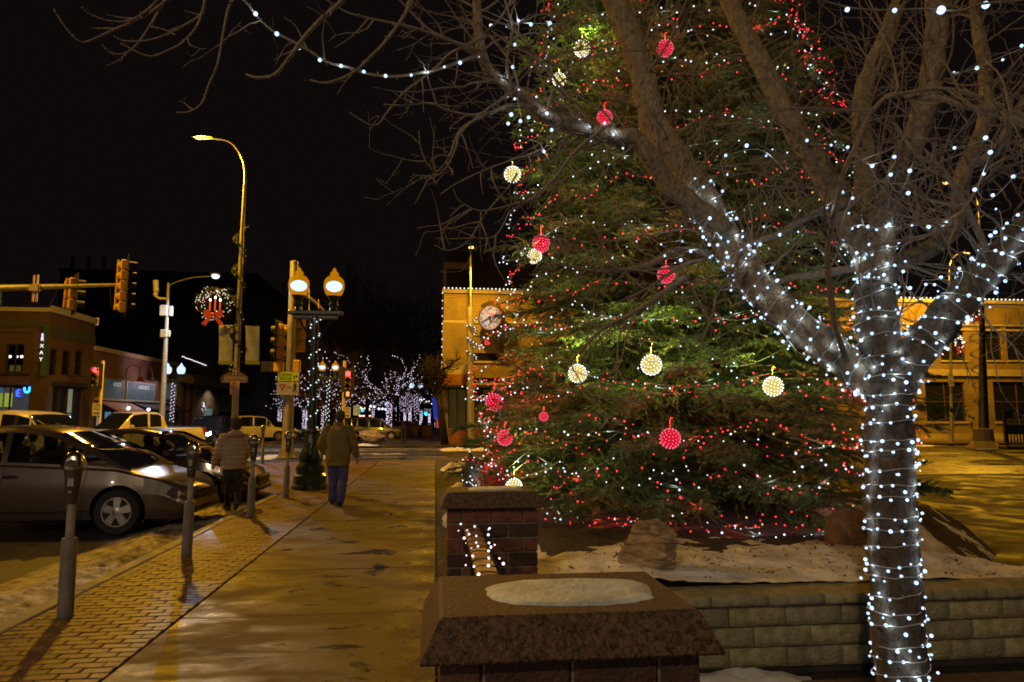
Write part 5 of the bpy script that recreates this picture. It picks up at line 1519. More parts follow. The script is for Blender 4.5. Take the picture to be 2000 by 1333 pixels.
LENS_S = mat_emit('sodium_lens', (1.0, .66, .20), 2.4)
LENS_L = mat_emit('led_lens', (.70, .86, 1.0), 3.0)
def cobra(label, base, arm_pts, r0=.10, r1=.05, power=9000, col=SODIUM, lens=LENS_S, spotdeg=172, head_dir=None, lens_scale=1.0, group='tall orange street lamps', bulge=None, pm=GALV):
    base = Vector(base)
    t = thing('street_lamp', label, 'street lamp', base, group=group)
    arm = [Vector(q) for q in smooth_path([tuple(q) for q in arm_pts], 6)]
    top = arm[0]
    n = 12
    pole = [base.lerp(top, i / n) for i in range(n + 1)]
    m = MB().tube(pole, [r0 + (r1 * 1.1 - r0) * i / n for i in range(n + 1)], 12)
    m.lathe([(r0 * 2.2, 0), (r0 * 2.2, .05), (r0 * 1.3, .09), (r0 * 1.2, .35), (r0 * 1.02, .40)], base, 12)
    m.build('pole', pm, t)
    MB().tube(arm, [r1 + (.028 - r1) * i / (len(arm) - 1) for i in range(len(arm))], 10).build('arm', pm, t)
    e = arm[-1]; hd = Vector(head_dir).normalized() if head_dir else (arm[-1] - arm[-3]).normalized()
    hd = Vector((hd.x, hd.y, hd.z * .4)).normalized(); side = Vector((0, 0, 1)).cross(hd).normalized(); up_ = hd.cross(side)
    M = Matrix((hd, side, up_)).transposed()
    hmb = MB()
    hmb.grid(lambda u, v: e + M @ Vector((-.1 + .78 * u, .165 * math.sin(PI * min(1, .12 + u * .95)) ** .6 * math.cos(PI * v), .10 * math.sin(PI * min(1, .1 + u * .9)) ** .6 * math.sin(PI * v) + .01)), 14, 12)
    hmb.grid(lambda u, v: e + M @ Vector((-.1 + .78 * u, .165 * math.sin(PI * min(1, .12 + u * .95)) ** .6 * (1 - 2 * v), .008)), 14, 2)
    head = hmb.build('head', mat('lamp_housing', (.28, .27, .25), .5), t, smooth=60)
    lp = e + M @ Vector((.40, 0, -.01))
    MB().ball(lp, .5, 16, 10, (.40 * lens_scale, .25 * lens_scale, .16 * lens_scale), rot=M).build('lens', lens, head, smooth=180)
    lamp_light('lamp', lp - Vector((0, 0, .16)), col, power, t, .12, spot=R(spotdeg), target=lp - Vector((0, 0, 5)) + hd * .6, blend=.25)
    # stray light that the lens throws sideways
    lamp_light('lamp_spill', lp - Vector((0, 0, .18)), col, power * .06, t, .12)
    return t
PB_ = G(455, 903, 0); YA = PB_.y
la = cobra('tallest orange street lamp, over the wreath and banners by the parked cars', PB_,
      [W(473, 450, YA), W(477, 380, YA), W(478, 330, YA - .02), W(466, 296, YA - .05), W(445, 276, YA - .08), W(410, 270, YA - .1)], r0=.13, r1=.07, power=5600, head_dir=(-1, 0, 0), lens_scale=.85)
pbx = W(920, 850, 42.2); pbx.z = 0
cobra('orange street lamp standing before the buff building and its clock', pbx, [W(919.5, 590, 42.2), W(919, 520, 42.2), W(919, 489, 41.9), W(919, 484, 41.0), W(920, 486, 40.4)], r0=.13, r1=.06, power=4200, head_dir=(0, -1, 0))
MB().tube([pbx, Vector((pbx.x, pbx.y, W(919, 600, 42.2).z))], [.24, .19], 12).build('post_sleeve', GALV, bpy.data.objects['street_lamp.001']) if False else None
t = bpy.data.objects['street_lamp.001']
MB().tube([pbx + Vector((0, 0, .3)), Vector((W(918, 600, 42.2).x, 42.2, W(918, 600, 42.2).z))], [.24, .19], 12).build('sleeve', GALV, t)
pc = W(1857, 845, 40.5); pc.z = 0
lc = cobra('orange street lamp rising behind the wrapped right limb, with the speed limit sign', pc, [W(1856, 620, 40.5), W(1853, 540, 40.5), W(1857, 510, 40.5), W(1868, 498, 40.4), W(1876, 495, 40.3)], r0=.12, r1=.05, power=6500, head_dir=(1, -.1, 0))
pd = W(1922, 870, 35); pd.z = 0
ld = cobra('dark-posted street lamp standing on a grey concrete foot at the right', pd, [W(1916, 520, 35), W(1912, 420, 35), W(1905, 380, 35), W(1885, 362, 34.8), W(1860, 358, 34.6)], r0=.27, r1=.07, power=4500, head_dir=(-1, 0, 0), pm=BLACKM)
MB().lathe([(.85, 0), (.75, .12), (.62, .25), (.52, .35), (.48, 1.0), (.44, 1.05)], pd, 10).build('foot', mat('foot_concrete', (.16, .13, .10), .9, bump=.5), ld, smooth=20)
garl = MB()
for q in spiral(pd + Vector((0, 0, 2.2)), pd + Vector((0, 0, 6.6)), .3, 5, 110): fluff(garl, q, 12, .14, .02)
garl.build('garland', GARL, ld, smooth=0)['kind'] = 'stuff'
# lamps added outside the view to fill in light
cobra('unseen white street lamp added behind the photographer', (-21, -27, 0), [(-21, -27, 9.5), (-20.8, -27, 10.8), (-20, -27, 11.2), (-19.2, -27, 11.3)], power=4500, head_dir=(1, 0, 0), col=(1, .78, .58), lens=LENS_L)  # added out of view to light faces turned to the camera
cobra('unseen street lamp added beyond the left side to light the signals', (-20.5, 15, 0), [(-20.5, 15, 10.5), (-20.3, 15.2, 11.8), (-19.6, 15.8, 12.2), (-19.0, 16.4, 12.3)], power=5200, head_dir=(1, 1, 0))  # added beyond the frame to brighten signals, cars and left facades
cobra('unseen warm fill lamp added close behind the photographer', (-6.4, -9, 0), [(-6.4, -9, 9), (-6.2, -9, 9.8), (-5.8, -9, 10), (-5.4, -9, 10)], power=1900, head_dir=(1, 0, 0), col=(1, .74, .42), lens=LENS_L)  # added fill for wall and snow, set high so shadows fall short
cobra('unseen dim lamp added beyond the plaza to the right', (15.0, 6.5, 0), [(15, 6.5, 10.5), (14.9, 6.5, 11.8), (14.2, 6.5, 12.2), (13.4, 6.5, 12.3)], power=500, head_dir=(-1, 0, 0))  # added off to the right as weak ambient light

# garlands, banners, wreath and signs on the tall lamp
def garland(label, p0, p1, r, turns, ph=0, L=.10, n=200, bulbs=None):
    t = thing('garland', label, 'garland', tuple(p0))
    mb = MB(); S = spiral(p0, p1, r, turns, n, ph)
    for q in S: fluff(mb, q, 26, L, .006)
    mb.tube(S, .02, 5, cap=False)
    mb.build('sprays', GARL, t, smooth=0)['kind'] = 'stuff'
    if bulbs:
        for q in resample(S, bulbs[0]): inst('bulb', bulbs[1], q + Vector((random.gauss(0, .03), -.06, random.gauss(0, .03))), t)
    return t
DIMG = mat_emit('dim_gold_bulb', (1, .75, .35), 1.2)
garland('evergreen garland spiralling round the tall orange lamp post', W(471, 440, YA), W(459, 728, YA), .20, 4.6, .6, .13, 230, (.35, bulb_me(.012, DIMG)))
garland('evergreen garland with white bulbs on the lamp post before the clock', Vector((pbx.x, 42.2, W(918, 622, 42.2).z)), Vector((pbx.x, 42.2, W(918, 712, 42.2).z)), .28, 3.5, 0, .16, 120, (.22, bulb_me(.04, E_COOL)))
BAN = mat('banner_cloth', (.46, .50, .60), .8, col2=(.36, .40, .48), scale=3, bump=.3, bscale=6)
BANG = mat('banner_hem', (.30, .36, .05), .8)
for k, (x0, x1, lab) in enumerate(((428, 455, 'plain grey banner with a green hem hung left of the lamp post'), (480, 507, 'plain grey banner with a green hem hung right of the lamp post'))):
    a, b = W(x0, 637, YA), W(x1, 637, YA); c = W(x0, 707, YA)
    t = thing('banner', lab, 'banner', ((a.x + b.x) / 2, YA, c.z), group='banners on the tall lamp post')
    sl = -.07 if k == 0 else .03
    def fb(u, v, a=a, b=b, c=c): return Vector((a.x + (b.x - a.x) * u + (c.x - a.x) * (1 - v) * .8, YA + .025 * math.sin(u * 6 + v * 4) , c.z + (a.z - c.z) * v))
    m_ = MB().grid(fb, 10, 18); o = m_.build('cloth', BAN, t, smooth=60); md = o.modifiers.new('s', 'SOLIDIFY'); md.thickness = .006; evaluated(o)
    MB().bx(c.x, c.x + (b.x - a.x), YA - .03, YA + .03, c.z - .1, c.z + .02).build('hem', BANG, t, smooth=0)
    px_ = W(466, 636, YA).x
    for zz in (a.z + .02, c.z - .02): MB().tube([(px_ , YA, zz), (a.x if k == 0 else b.x, YA, zz)], .016, 6).build('bracket', BLACKM, t)
def wreath(label, c, r, tube_r, nb, bme, candles=True, bow=True, face_=Vector((0, -1, 0)), red=0, sx=1.0):
    c = Vector(c); t = thing('wreath', label, 'wreath', tuple(c), group='lit wreaths')
    mb = MB(); ux = Vector((0, 0, 1)).cross(face_).normalized() * -sx
    for i in range(150):
        a = 2 * PI * i / 150; p = c + (ux * math.cos(a) + Vector((0, 0, 1)) * math.sin(a)) * (r - tube_r)
        for _ in range(3): fluff(mb, p + Vector((random.gauss(0, tube_r * .4), random.gauss(0, tube_r * .3), random.gauss(0, tube_r * .4))), 14, tube_r * .8, tube_r * .05)
    mb.build('greenery', GARL, t, smooth=0)['kind'] = 'stuff'
    for i in range(nb):
        a = random.random() * 2 * PI; q = r - tube_r + random.uniform(-1, 1) * tube_r * .85
        inst('bulb', bulb_me(bme, E_WARMW) if random.random() > red else bulb_me(bme, mat_emit('wreath_red', (1, .1, .08), 3)), c + (ux * math.cos(a) + Vector((0, 0, 1)) * math.sin(a)) * q + face_ * tube_r * .9, t)
    RED = mat('bow_red', (.55, .05, .02), .6, emit=(1, .12, .02), es=.10); s = r
    if candles:
        for dx, h in ((-.26, .42), (0, .55), (.26, .42)):
            p = c + ux * dx * s + Vector((0, 0, -.38 * s)) + face_ * .05
            MB().tube([p, p + Vector((0, 0, (h + .1) * s))], .045 * s, 8).build('candle', mat('candle_red', (.5, .05, .02), .5, emit=(1, .15, .03), es=.5), t)
            MB().ball(p + Vector((0, 0, (h + .16) * s)), .055 * s, 8, 6, (1, 1, 1.5)).build('flame', mat_emit('candle_flame', (1, .8, .5), 6), t, smooth=180)
    if bow:
        p = c + Vector((0, 0, -.62 * s)) + face_ * (tube_r + .03)
        for sg in (-1, 1):
            MB().prism([(0, 0), (.28 * sg, .30), (.44 * sg, .24), (.42 * sg, -.10), (.26 * sg, -.12)][::sg], p, ux * s / abs(s), (0, 0, 1), .06 * s).build('bow_loop', RED, t, smooth=0) if s > .99 else \
            MB().prism([(a_ * s, b_ * s) for a_, b_ in ([(0, 0), (.30 * sg, .26), (.50 * sg, .22), (.48 * sg, -.12), (.28 * sg, -.14)][::sg])], p, ux, (0, 0, 1), .07 * s).build('bow_loop', RED, t, smooth=0)
            MB().prism([(a_ * s, b_ * s) for a_, b_ in ([(-.03 * sg, 0), (.14 * sg, -.04), (.58 * sg, -.50), (.36 * sg, -.62)][::-sg])], p + face_ * .01, ux, (0, 0, 1), .05 * s).build('bow_tail', RED, t, smooth=0)
        MB().ball(p + face_ * .03, .10 * s, 8, 6).build('bow_knot', RED, t, smooth=180)
    return t
wreath('large lit wreath with three red candles and an orange-red bow', W(421, 594, YA - .25), .70, .21, 120, .014, red=.15)
arm_ = bpy.data.objects['wreath']; MB().tube([W(466, 594, YA), W(447, 594, YA - .2)], .02, 6).build('hanger', BLACKM, arm_)
wreath('lit oval wreath on the speed limit sign lamp post', W(1871, 672, 40.2), .60, .18, 46, .035, candles=False, sx=.62, red=.1)
wreath('lit wreath with a red bow half hidden behind the right limb', W(1901, 610, 34.8), .58, .18, 22, .035, candles=False, sx=.6, red=.1)

def sign(name, label, c, w, h, m, face_=(0, -1, 0), cat='sign', r=.03, group=None):
    t = thing(name, label, cat, tuple(c), group=group)
    f = Vector(face_).normalized(); ux = Vector((-f.y, f.x, 0)); 
    pts = []
    for cx, cz, a0 in ((w / 2 - r, h / 2 - r, 0), (-w / 2 + r, h / 2 - r, 90), (-w / 2 + r, -h / 2 + r, 180), (w / 2 - r, -h / 2 + r, 270)):
        for k in range(4): a = R(a0 + 30 * k); pts.append((cx + r * math.cos(a), cz + r * math.sin(a)))
    MB().prism(pts, Vector(c) - f * 0, ux, (0, 0, 1), .012).build('plate', m, t, smooth=0)
    return t, f, ux
BLKP = mat('sign_black', (.01, .01, .01), .6)
SWH = mat('sign_white', (.62, .60, .56), .45)
SPK = mat('sign_white_pink', (.58, .48, .47), .5)
REDP = mat('sign_red', (.45, .02, .03), .5)
SX_ = Vector((1, 0, 0)); UZ = Vector((0, 0, 1))
# DOWNTOWN sign
c = W(458, 739, YA - .16)
t = thing('district_sign', 'shaped downtown district sign with a domed top on the lamp post', 'sign', tuple(c))
hw = .45
out = [(-hw, -.17), (hw, -.17), (hw * 1.08, -.12), (hw * 1.08, .06), (hw * .95, .08), (hw * .75, .16), (hw * .5, .20), (hw * .38, .30), (hw * .2, .37), (0, .39), (-hw * .2, .37), (-hw * .38, .30), (-hw * .5, .20), (-hw * .75, .16), (-hw * .95, .08), (-hw * 1.08, .06), (-hw * 1.08, -.12)]
MB().prism(out, c, SX_, UZ, .02).build('plate', mat('sign_bronze', (.24, .13, .07), .5, col2=(.14, .09, .06), scale=6), t, smooth=0)
text('lettering', 'DOWNTOWN', SWH, c + Vector((.02, -.023, -.01)), SX_, UZ, .17, t, .008, width=.74)
text('lettering', 'SIOUX FALLS', SWH, c + Vector((0, -.023, -.125)), SX_, UZ, .07, t, .008, width=.74)
MB().bx(c.x - hw * 1.06, c.x - hw * .8, c.y - .025, c.y - .0205, c.z - .10, c.z + .05).build('blue_patch', mat('sign_blue', (.03, .08, .35), .5), t, smooth=0)
mb = MB()
for sg in (-1, 1): mb.ball(c + Vector((sg * .055, -.025, .26)), .06, 10, 6, (.6, .15, 1)).bx(c.x + sg * .055 - .02, c.x + sg * .055 + .02, c.y - .03, c.y - .0205, c.z + .10, c.z + .2)
mb.build('emblem', SWH, t, smooth=180)
c = W(458.5, 758, YA - .17)
t, f, ux = sign('parking_sign', 'no parking sign with a red barred circle on the banner lamp post', c, .33, .50, SPK)
ring = [(math.cos(2 * PI * k / 28) * .135, math.sin(2 * PI * k / 28) * .135) for k in range(28)]
mb = MB(); cc_ = c + Vector((0, -.014, .09))
rp = [cc_ + SX_ * a + UZ * b for a, b in ring] + [cc_ + SX_ * a * .82 + UZ * b * .82 for a, b in ring]
mb.add(rp, [(k, (k + 1) % 28, 28 + (k + 1) % 28, 28 + k) for k in range(28)]); mb.build('ring', REDP, t, smooth=0)
MB().prism([(-.10, .085), (-.085, .10), (.10, -.085), (.085, -.10)][::-1], cc_ + Vector((0, -.004, 0)), SX_, UZ, .003).build('bar', REDP, t, smooth=0)
text('lettering', 'P', BLKP, cc_ + Vector((0, -.002, 0)), SX_, UZ, .25, t, .002)
text('lettering', 'THIS', REDP, c + Vector((0, -.014, -.11)), SX_, UZ, .09, t, .004)
text('lettering', 'SPACE', REDP, c + Vector((0, -.014, -.19)), SX_, UZ, .09, t, .004)

# ---- near double-globe lamp
GLOBE = bpy.data.materials.new('globe_amber'); GLOBE.use_nodes = True
_n = GLOBE.node_tree; _n.nodes.clear()
_e = _n.nodes.new('ShaderNodeEmission'); _e.inputs[0].default_value = (1, .36, .0, 1); _e.inputs[1].default_value = .60
_t = _n.nodes.new('ShaderNodeBsdfTransparent'); _t.inputs[0].default_value = (1, .95, .85, 1); _m = _n.nodes.new('ShaderNodeMixShader'); _o = _n.nodes.new('ShaderNodeOutputMaterial')
_m.inputs[0].default_value = .55
_n.links.new(_t.outputs[0], _m.inputs[1]); _n.links.new(_e.outputs[0], _m.inputs[2]); _n.links.new(_m.outputs[0], _o.inputs[0]); GLOBE.cycles.emission_sampling = 'NONE'
CORE_W = mat_emit('globe_core', (.35, .66, 1.0), 3.4); CORE_C = mat_emit('globe_core_cool', (.50, .68, 1.0), 1.6)
def double_lamp(label, base, H, half, rg, pole_r, warm=True, power=350, bulbs=None, group='double-globe street lamps', nseg=16):
    base = Vector(base); t = thing('globe_lamp', label, 'street lamp', base, group=group)
    s = H / 5.2; gm = GREENM
    zc = H - 1.32 * s
    MB().lathe([(.40 * s, 0), (.40 * s, .09 * s), (.36 * s, .10 * s), (.36 * s, .30 * s), (.30 * s, .34 * s), (.32 * s, .40 * s), (.31 * s, .50 * s), (.24 * s, .58 * s), (.27 * s, .63 * s), (.27 * s, .70 * s), (.20 * s, .86 * s), (.165 * s, 1.05 * s), (.15 * s, 1.2 * s), (.17 * s, 1.23 * s), (.17 * s, 1.28 * s), (.13 * s, 1.32 * s)], base, 12).build('base', gm, t, smooth=28)
    MB().tube([base + UZ * 1.3 * s, base + UZ * zc], [pole_r, pole_r * .8], 12).build('pole', gm, t)
    cm = MB().bbox((base.x, base.y, zc + .06 * s), (2 * half + .42 * s, .16 * s, .10 * s), .02).bbox((base.x, base.y, zc - .04 * s), (2 * half + .2 * s, .10 * s, .10 * s), .02)
    for sg in (-1, 1): cm.tube([base + Vector((sg * .1 * s, 0, zc - .55 * s)), base + Vector((sg * half * .6, 0, zc - .30 * s)), base + Vector((sg * half, 0, zc - .02 * s))], .025 * s, 6)
    cm.build('crossarm', gm, t)
    for sg in (-1, 1):
        g = base + Vector((sg * half, 0, 0)); z0 = zc + .11 * s
        MB().lathe([(.10 * s, z0), (.08 * s, z0 + .08 * s), (.11 * s, z0 + .14 * s), (.08 * s, z0 + .2 * s), (.12 * s, z0 + .30 * s), (.155 * s, z0 + .34 * s)], (g.x, g.y, 0), nseg).build('holder', gm, t)
        zb = z0 + .34 * s; r = rg
        prof_ = [(.55 * r, 0), (.80 * r, .22 * r), (.97 * r, .7 * r), (1.0 * r, 1.15 * r), (.93 * r, 1.55 * r), (.72 * r, 1.85 * r), (.46 * r, 2.02 * r), (.38 * r, 2.1 * r), (.42 * r, 2.2 * r), (.36 * r, 2.38 * r), (.18 * r, 2.5 * r), (.20 * r, 2.6 * r), (.12 * r, 2.75 * r), (.02 * r, 2.85 * r)]
        gl = MB().lathe([(a, zb + b) for a, b in prof_], (g.x, g.y, 0), 24).build('globe', GLOBE if warm else CORE_C, t, smooth=60)
        if warm:
            MB().ball((g.x, g.y, zb + .98 * r), r * .80, 16, 10, (1, 1, .68)).build('core', CORE_W, gl, smooth=180)
        lamp_light('lamp', (g.x, g.y - .02, zb + 1.0 * r), (1, .60, .16) if warm else LED, power, t, r * .8)
    if bulbs:
        step, r_, m_, turns = bulbs
        for q in resample(spiral(base + UZ * 1.35 * s, base + UZ * (zc - .1), pole_r + .02, turns, 160), step):
            inst('bulb', bulb_me(r_, m_), q, t)
    return t
bl = G(602, 955, 0)
E_POLE = mat_emit('pole_bulb', (.75, .92, 1.0), 1.6, 'AUTO')
double_lamp('nearest double-globe lamp with amber globes beside the walking man', bl + Vector((.04, 0, 0)), 5.47, .415, .245, .10, True, 45, (.15, .016, E_POLE, 7))
b = W(638, 860, 46); b.z = 0
dbl = double_lamp('second amber double-globe lamp, small behind the nearest one', b, 5.6, .42, .25, .09, True, 60, (.26, .035, E_COOL, 10))
b = W(333, 860, 46); b.z = 0
double_lamp('cool white double-globe lamp before the red brick shop', b, 5.3, .42, .25, .09, False, 60, (.2, .035, E_PINKW, 12))
b = W(811, 850, 66); b.z = 0
double_lamp('cool white double-globe lamp far down beside the lit street trees', b, 5.3, .42, .25, .09, False, 60, (.3, .04, E_PINKW, 8))
for k, (px, Y) in enumerate(((771, 110), (826, 112), (748, 150))):
    b = W(px, 850, Y); b.z = 0
    double_lamp(['tiny cool double-globe lamp between two lit trees', 'tiny cool double-globe lamp near the blue flag', 'farthest tiny cool double-globe lamp'][k], b, 5.0, .5, .26, .09, False, 60)

# ---- camera and equipment pole with the white street light
pb = W(314, 850, 40); pb.z = 0; YQ = 40
t = thing('equipment_pole', 'grey pole carrying a white street light, a camera tube and radio boxes', 'pole', pb)
top = W(329, 553, YQ)
MB().tube([pb, W(322, 700, YQ), W(326, 620, YQ), top], [.17, .13, .10, .07], 10).build('pole', GALV, t)
MB().tube([Vector(q) for q in smooth_path([tuple(W(329, 560, YQ)), tuple(W(345, 551, YQ - .2)), tuple(W(375, 543, YQ - .5)), tuple(W(412, 540, YQ - .8))], 5)], .035, 6).build('arm', GALV, t)
c = W(421, 540, YQ - .9)
MB().bbox(c + Vector((0, 0, .1)), (.5, .3, .12), .04).build('head', GALV, t)
MB().ball(c, .20, 16, 10, (1, 1, .7)).build('lens', LENS_L, t, smooth=180)
lamp_light('lamp', c - Vector((0, 0, .2)), LED, 3000, t, .15, spot=R(165), target=c - Vector((0, 2.5, 5)), blend=.4)
MB().tube([W(304, 548, YQ), W(305, 570, YQ)], .15, 12).tube([W(305, 571, YQ), W(303, 578, YQ)], .12, 10).build('camera_tube', PLASW, t)
MB().tube([W(303, 578, YQ), W(311, 583, YQ), W(326, 584, YQ)], .07, 6).build('camera_arm', PLASW, t)
MB().bbox(W(320, 607, YQ - .15), (.40, .22, .62), .03).build('radio_box', PLASW, t)
MB().bbox(W(334, 608, YQ), (.20, .2, .58), .03).build('radio_box', PLASW, t)
MB().bbox(W(320, 652, YQ - .12), (.35, .2, .45), .03).build('control_box', mat('box_tan', (.45, .38, .28), .5), t)
MB().bbox(W(329, 652, YQ), (.18, .2, .40), .03).build('control_box', mat('box_tan', (.45, .38, .28), .5), t)

# ---- traffic signals
def section_head(parent, c, n, face_, sec=.35, lit=None, back=True, hood_n=3, name='signal_head'):
    """n lamp sections in a yellow case; face_ is where the lenses look"""
    f = Vector(face_).normalized(); ux = Vector((-f.y, f.x, 0)); c = Vector(c); H = n * sec
    M = Matrix((ux, f, UZ)).transposed()
    m_ = MB()
    for k in range(n):
        m_.bbox(c + UZ * (H / 2 - sec * (k + .5)), (sec * .98, .22, sec * .96), .035, rot=M)
        # rounded door bulges on the back
        m_.ball(c + UZ * (H / 2 - sec * (k + .5)) - f * .10, sec * .40, 10, 6, (1, .55, .8))
    o = m_.build(name, SIGY, parent)
    if back:
        MB().bbox(c + f * .085, (sec + .34, .02, H + .3), .008, rot=M).build('backplate', SIGB, o, smooth=0)
    for k in range(n):
        cz = c + UZ * (H / 2 - sec * (k + .5)) + f * .11
        hood = MB(); r = sec * .42
        hood.grid(lambda u, v: cz + ux * math.cos(R(-30 + 240 * u)) * r + UZ * math.sin(R(-30 + 240 * u)) * r + f * (.24 * v), 14, 2)
        hood.build('hood', SIGB, o)
        m2 = mat('lens_dark', (.03, .03, .025), .2)
        if lit and k in lit: m2 = lit[k]
        MB().lathe([(r * .96, 0), (r * .8, .03), (.02, .05)], cz, 16, rot=f.to_track_quat('Z', 'Y').to_matrix()).build('lens', m2, o)
    return o
REDL = mat_emit('signal_red', (1.0, .06, .07), 4.0, 'AUTO')
# mast arm across the left
YS = 22.5
t = thing('mast_arm_signal', 'long signal mast arm reaching in from the left with two yellow signal heads', 'traffic signal', (-24, YS, 0))
aL = W(-260, 566, YS); aR = W(228, 557, YS)
MB().tube([aL, W(0, 563, YS), aR], [.15, .105, .05], 12).build('arm', GALV, t)
MB().tube([Vector((aL.x, YS, ROAD)), aL + UZ * .4], [.22, .16], 12).build('pole', GALV, t)
c = W(241, 559, YS + .05)
section_head(t, c, 5, (1, .45, 0), sec=.335)
MB().tube([W(232, 508, YS), W(224, 606, YS)], .035, 8).build('mount', SIGY, t)
c = W(140, 574, YS + .15)
section_head(t, c, 3, (1, .75, 0), sec=.335)
MB().tube([W(131, 544, YS), W(124, 601, YS)], .03, 8).build('mount', SIGY, t)
MB().tube([W(67, 538, YS - .1), W(64, 590, YS - .1)], .025, 6).tube([W(74.5, 537, YS - .1), W(71, 590, YS - .1)], .025, 6).build('bracket', SIGY, t)
MB().bbox(W(68, 563, YS - .12), (.30, .16, .22), .02).build('clamp', GALV, t)
MB().bbox(W(-2, 582, YS - .15), (.12, .05, .45), .01).build('name_plate', mat('plate_green', (.01, .10, .07), .5), t)
MB().tube([W(113, 563, YS), W(108, 578, YS), W(95, 600, YS + .05)], .01, 4).tube([W(215, 560, YS), W(216, 590, YS), W(222, 608, YS)], .01, 4).build('cable', BLACKM, t)

# near right pole with heads seen from the side
YP = 28.6
pb = W(560, 892, YP); pb.z = 0
t = thing('signal_pole', 'stout signal pole with the turning vehicles sign and side-on signal heads', 'traffic signal', pb)
tp_ = W(575, 514, YP)
MB().tube([pb, tp_], [.22, .155], 14).build('pole', GALV, t)
MB().lathe([(.42, 0), (.42, .05), (.36, .10), (.30, .30), (.24, .42)], pb, 12).build('foot', mat('cast_foot', (.12, .10, .09), .6), t)
MB().lathe([(.165, 0), (.165, .05), (.05, .1)], tp_, 12).build('cap', GALV, t)
section_head(t, W(548, 668, YP), 3, (-1, .15, 0), sec=.48)
section_head(t, W(586, 655, YP + .3), 3, (.25, 1, 0), sec=.48)
MB().tube([W(549, 637, YP), W(570, 637, YP)], .03, 6).tube([W(549, 702, YP), W(570, 702, YP)], .03, 6).tube([W(538, 632, YP), W(549, 637, YP)], .03, 6).build('mount', SIGY, t)
arm0 = W(580, 565, YP); 
MB().tube([arm0, W(615, 590, YP + 8), W(640, 615, YP + 16)], [.09, .07, .05], 8).build('mast_arm', mat('arm_tan', (.3, .24, .16), .6), t)
MB().tube([W(604, 565, YP + 3), W(604, 606, YP + 3)], .02, 6).tube([W(622, 585, YP + 6), W(622, 604, YP + 6)], .02, 6).build('camera_post', SIGY, t)
o = MB().bbox(W(545, 716, YP), (.34, .38, .46), .03).build('pedestrian_head', SIGY, t)
MB().bbox(W(551, 718, YP + .1), (.10, .2, .34), .02).build('hand_lens', mat_emit('hand_red', (1, .12, .05), .7), o)
o = MB().bbox(W(579, 716, YP), (.30, .3, .5), .03).build('pedestrian_head', SIGY, t)
MB().bbox(W(525, 717, YP + .5), (.62, .06, .42), .02).build('blank_plate', BLACKM, t)
# TURNING VEHICLES sign
cS = W(563, 749, YP - .24)
t, f, ux = sign('turning_sign', 'turning vehicles yield to pedestrians sign, yellow over white', cS, .84, .93, SWH)
MB().bx(cS.x - .40, cS.x + .40, cS.y - .016, cS.y - .0125, cS.z + .09, cS.z + .445).build('yellow_field', mat('sign_lime', (.55, .60, .01), .45, emit=(.6, .75, 0), es=.10), t, smooth=0)
MB().bx(cS.x - .42, cS.x + .42, cS.y - .017, cS.y - .0125, cS.z + .075, cS.z + .089).build('rule', BLKP, t, smooth=0)
text('lettering', 'TURNING', BLKP, cS + Vector((-.11, -.02, .345)), SX_, UZ, .17, t, .006, width=.50)
text('lettering', 'VEHICLES', BLKP, cS + Vector((-.11, -.02, .19)), SX_, UZ, .17, t, .006, width=.50)
MB().bx(cS.x + .20, cS.x + .235, cS.y - .022, cS.y - .018, cS.z + .16, cS.z + .30).bx(cS.x + .20, cS.x + .31, cS.y - .022, cS.y - .018, cS.z + .27, cS.z + .30).prism([(.30, .235), (.38, .285), (.30, .335)], cS + Vector((0, -.018, 0)), SX_, UZ, .004).build('arrow', BLKP, t, smooth=0)
tri = lambda s: [(-.145 * s, .115 * s), (0, -.145 * s), (.145 * s, .115 * s)]
MB().prism(tri(1), cS + Vector((-.23, -.013, -.16)), SX_, UZ, .004).build('yield_mark', REDP, t, smooth=0)
MB().prism(tri(.5), cS + Vector((-.23, -.019, -.155)), SX_, UZ, .003).build('yield_inner', SWH, t, smooth=0)
text('lettering', 'TO', BLKP, cS + Vector((.02, -.014, -.18)), SX_, UZ, .13, t, .006)
pm_ = MB(); q = cS + Vector((.26, -.014, -.17))
pm_.ball(q + Vector((0, 0, .17)), .032, 10, 6, (1, .1, 1))
for pl_ in ([(-.03, .13), (.04, .13), (.045, -.02), (-.02, -.02)], [(.02, .13), (.045, .13), (.095, .05), (.08, .01), (.065, .05)], [(-.03, .13), (-.01, .12), (-.06, .03), (-.10, .02), (-.10, .04), (-.07, .05)], [(.0, 0), (.045, 0), (.06, -.10), (.075, -.20), (.04, -.20), (.03, -.10)], [(-.02, 0), (.02, 0), (-.01, -.10), (-.07, -.20), (-.10, -.19), (-.05, -.09)]):
    pm_.prism(pl_[::-1], q, SX_, UZ, .004)
pm_.build('walking_figure', BLKP, t, smooth=0)

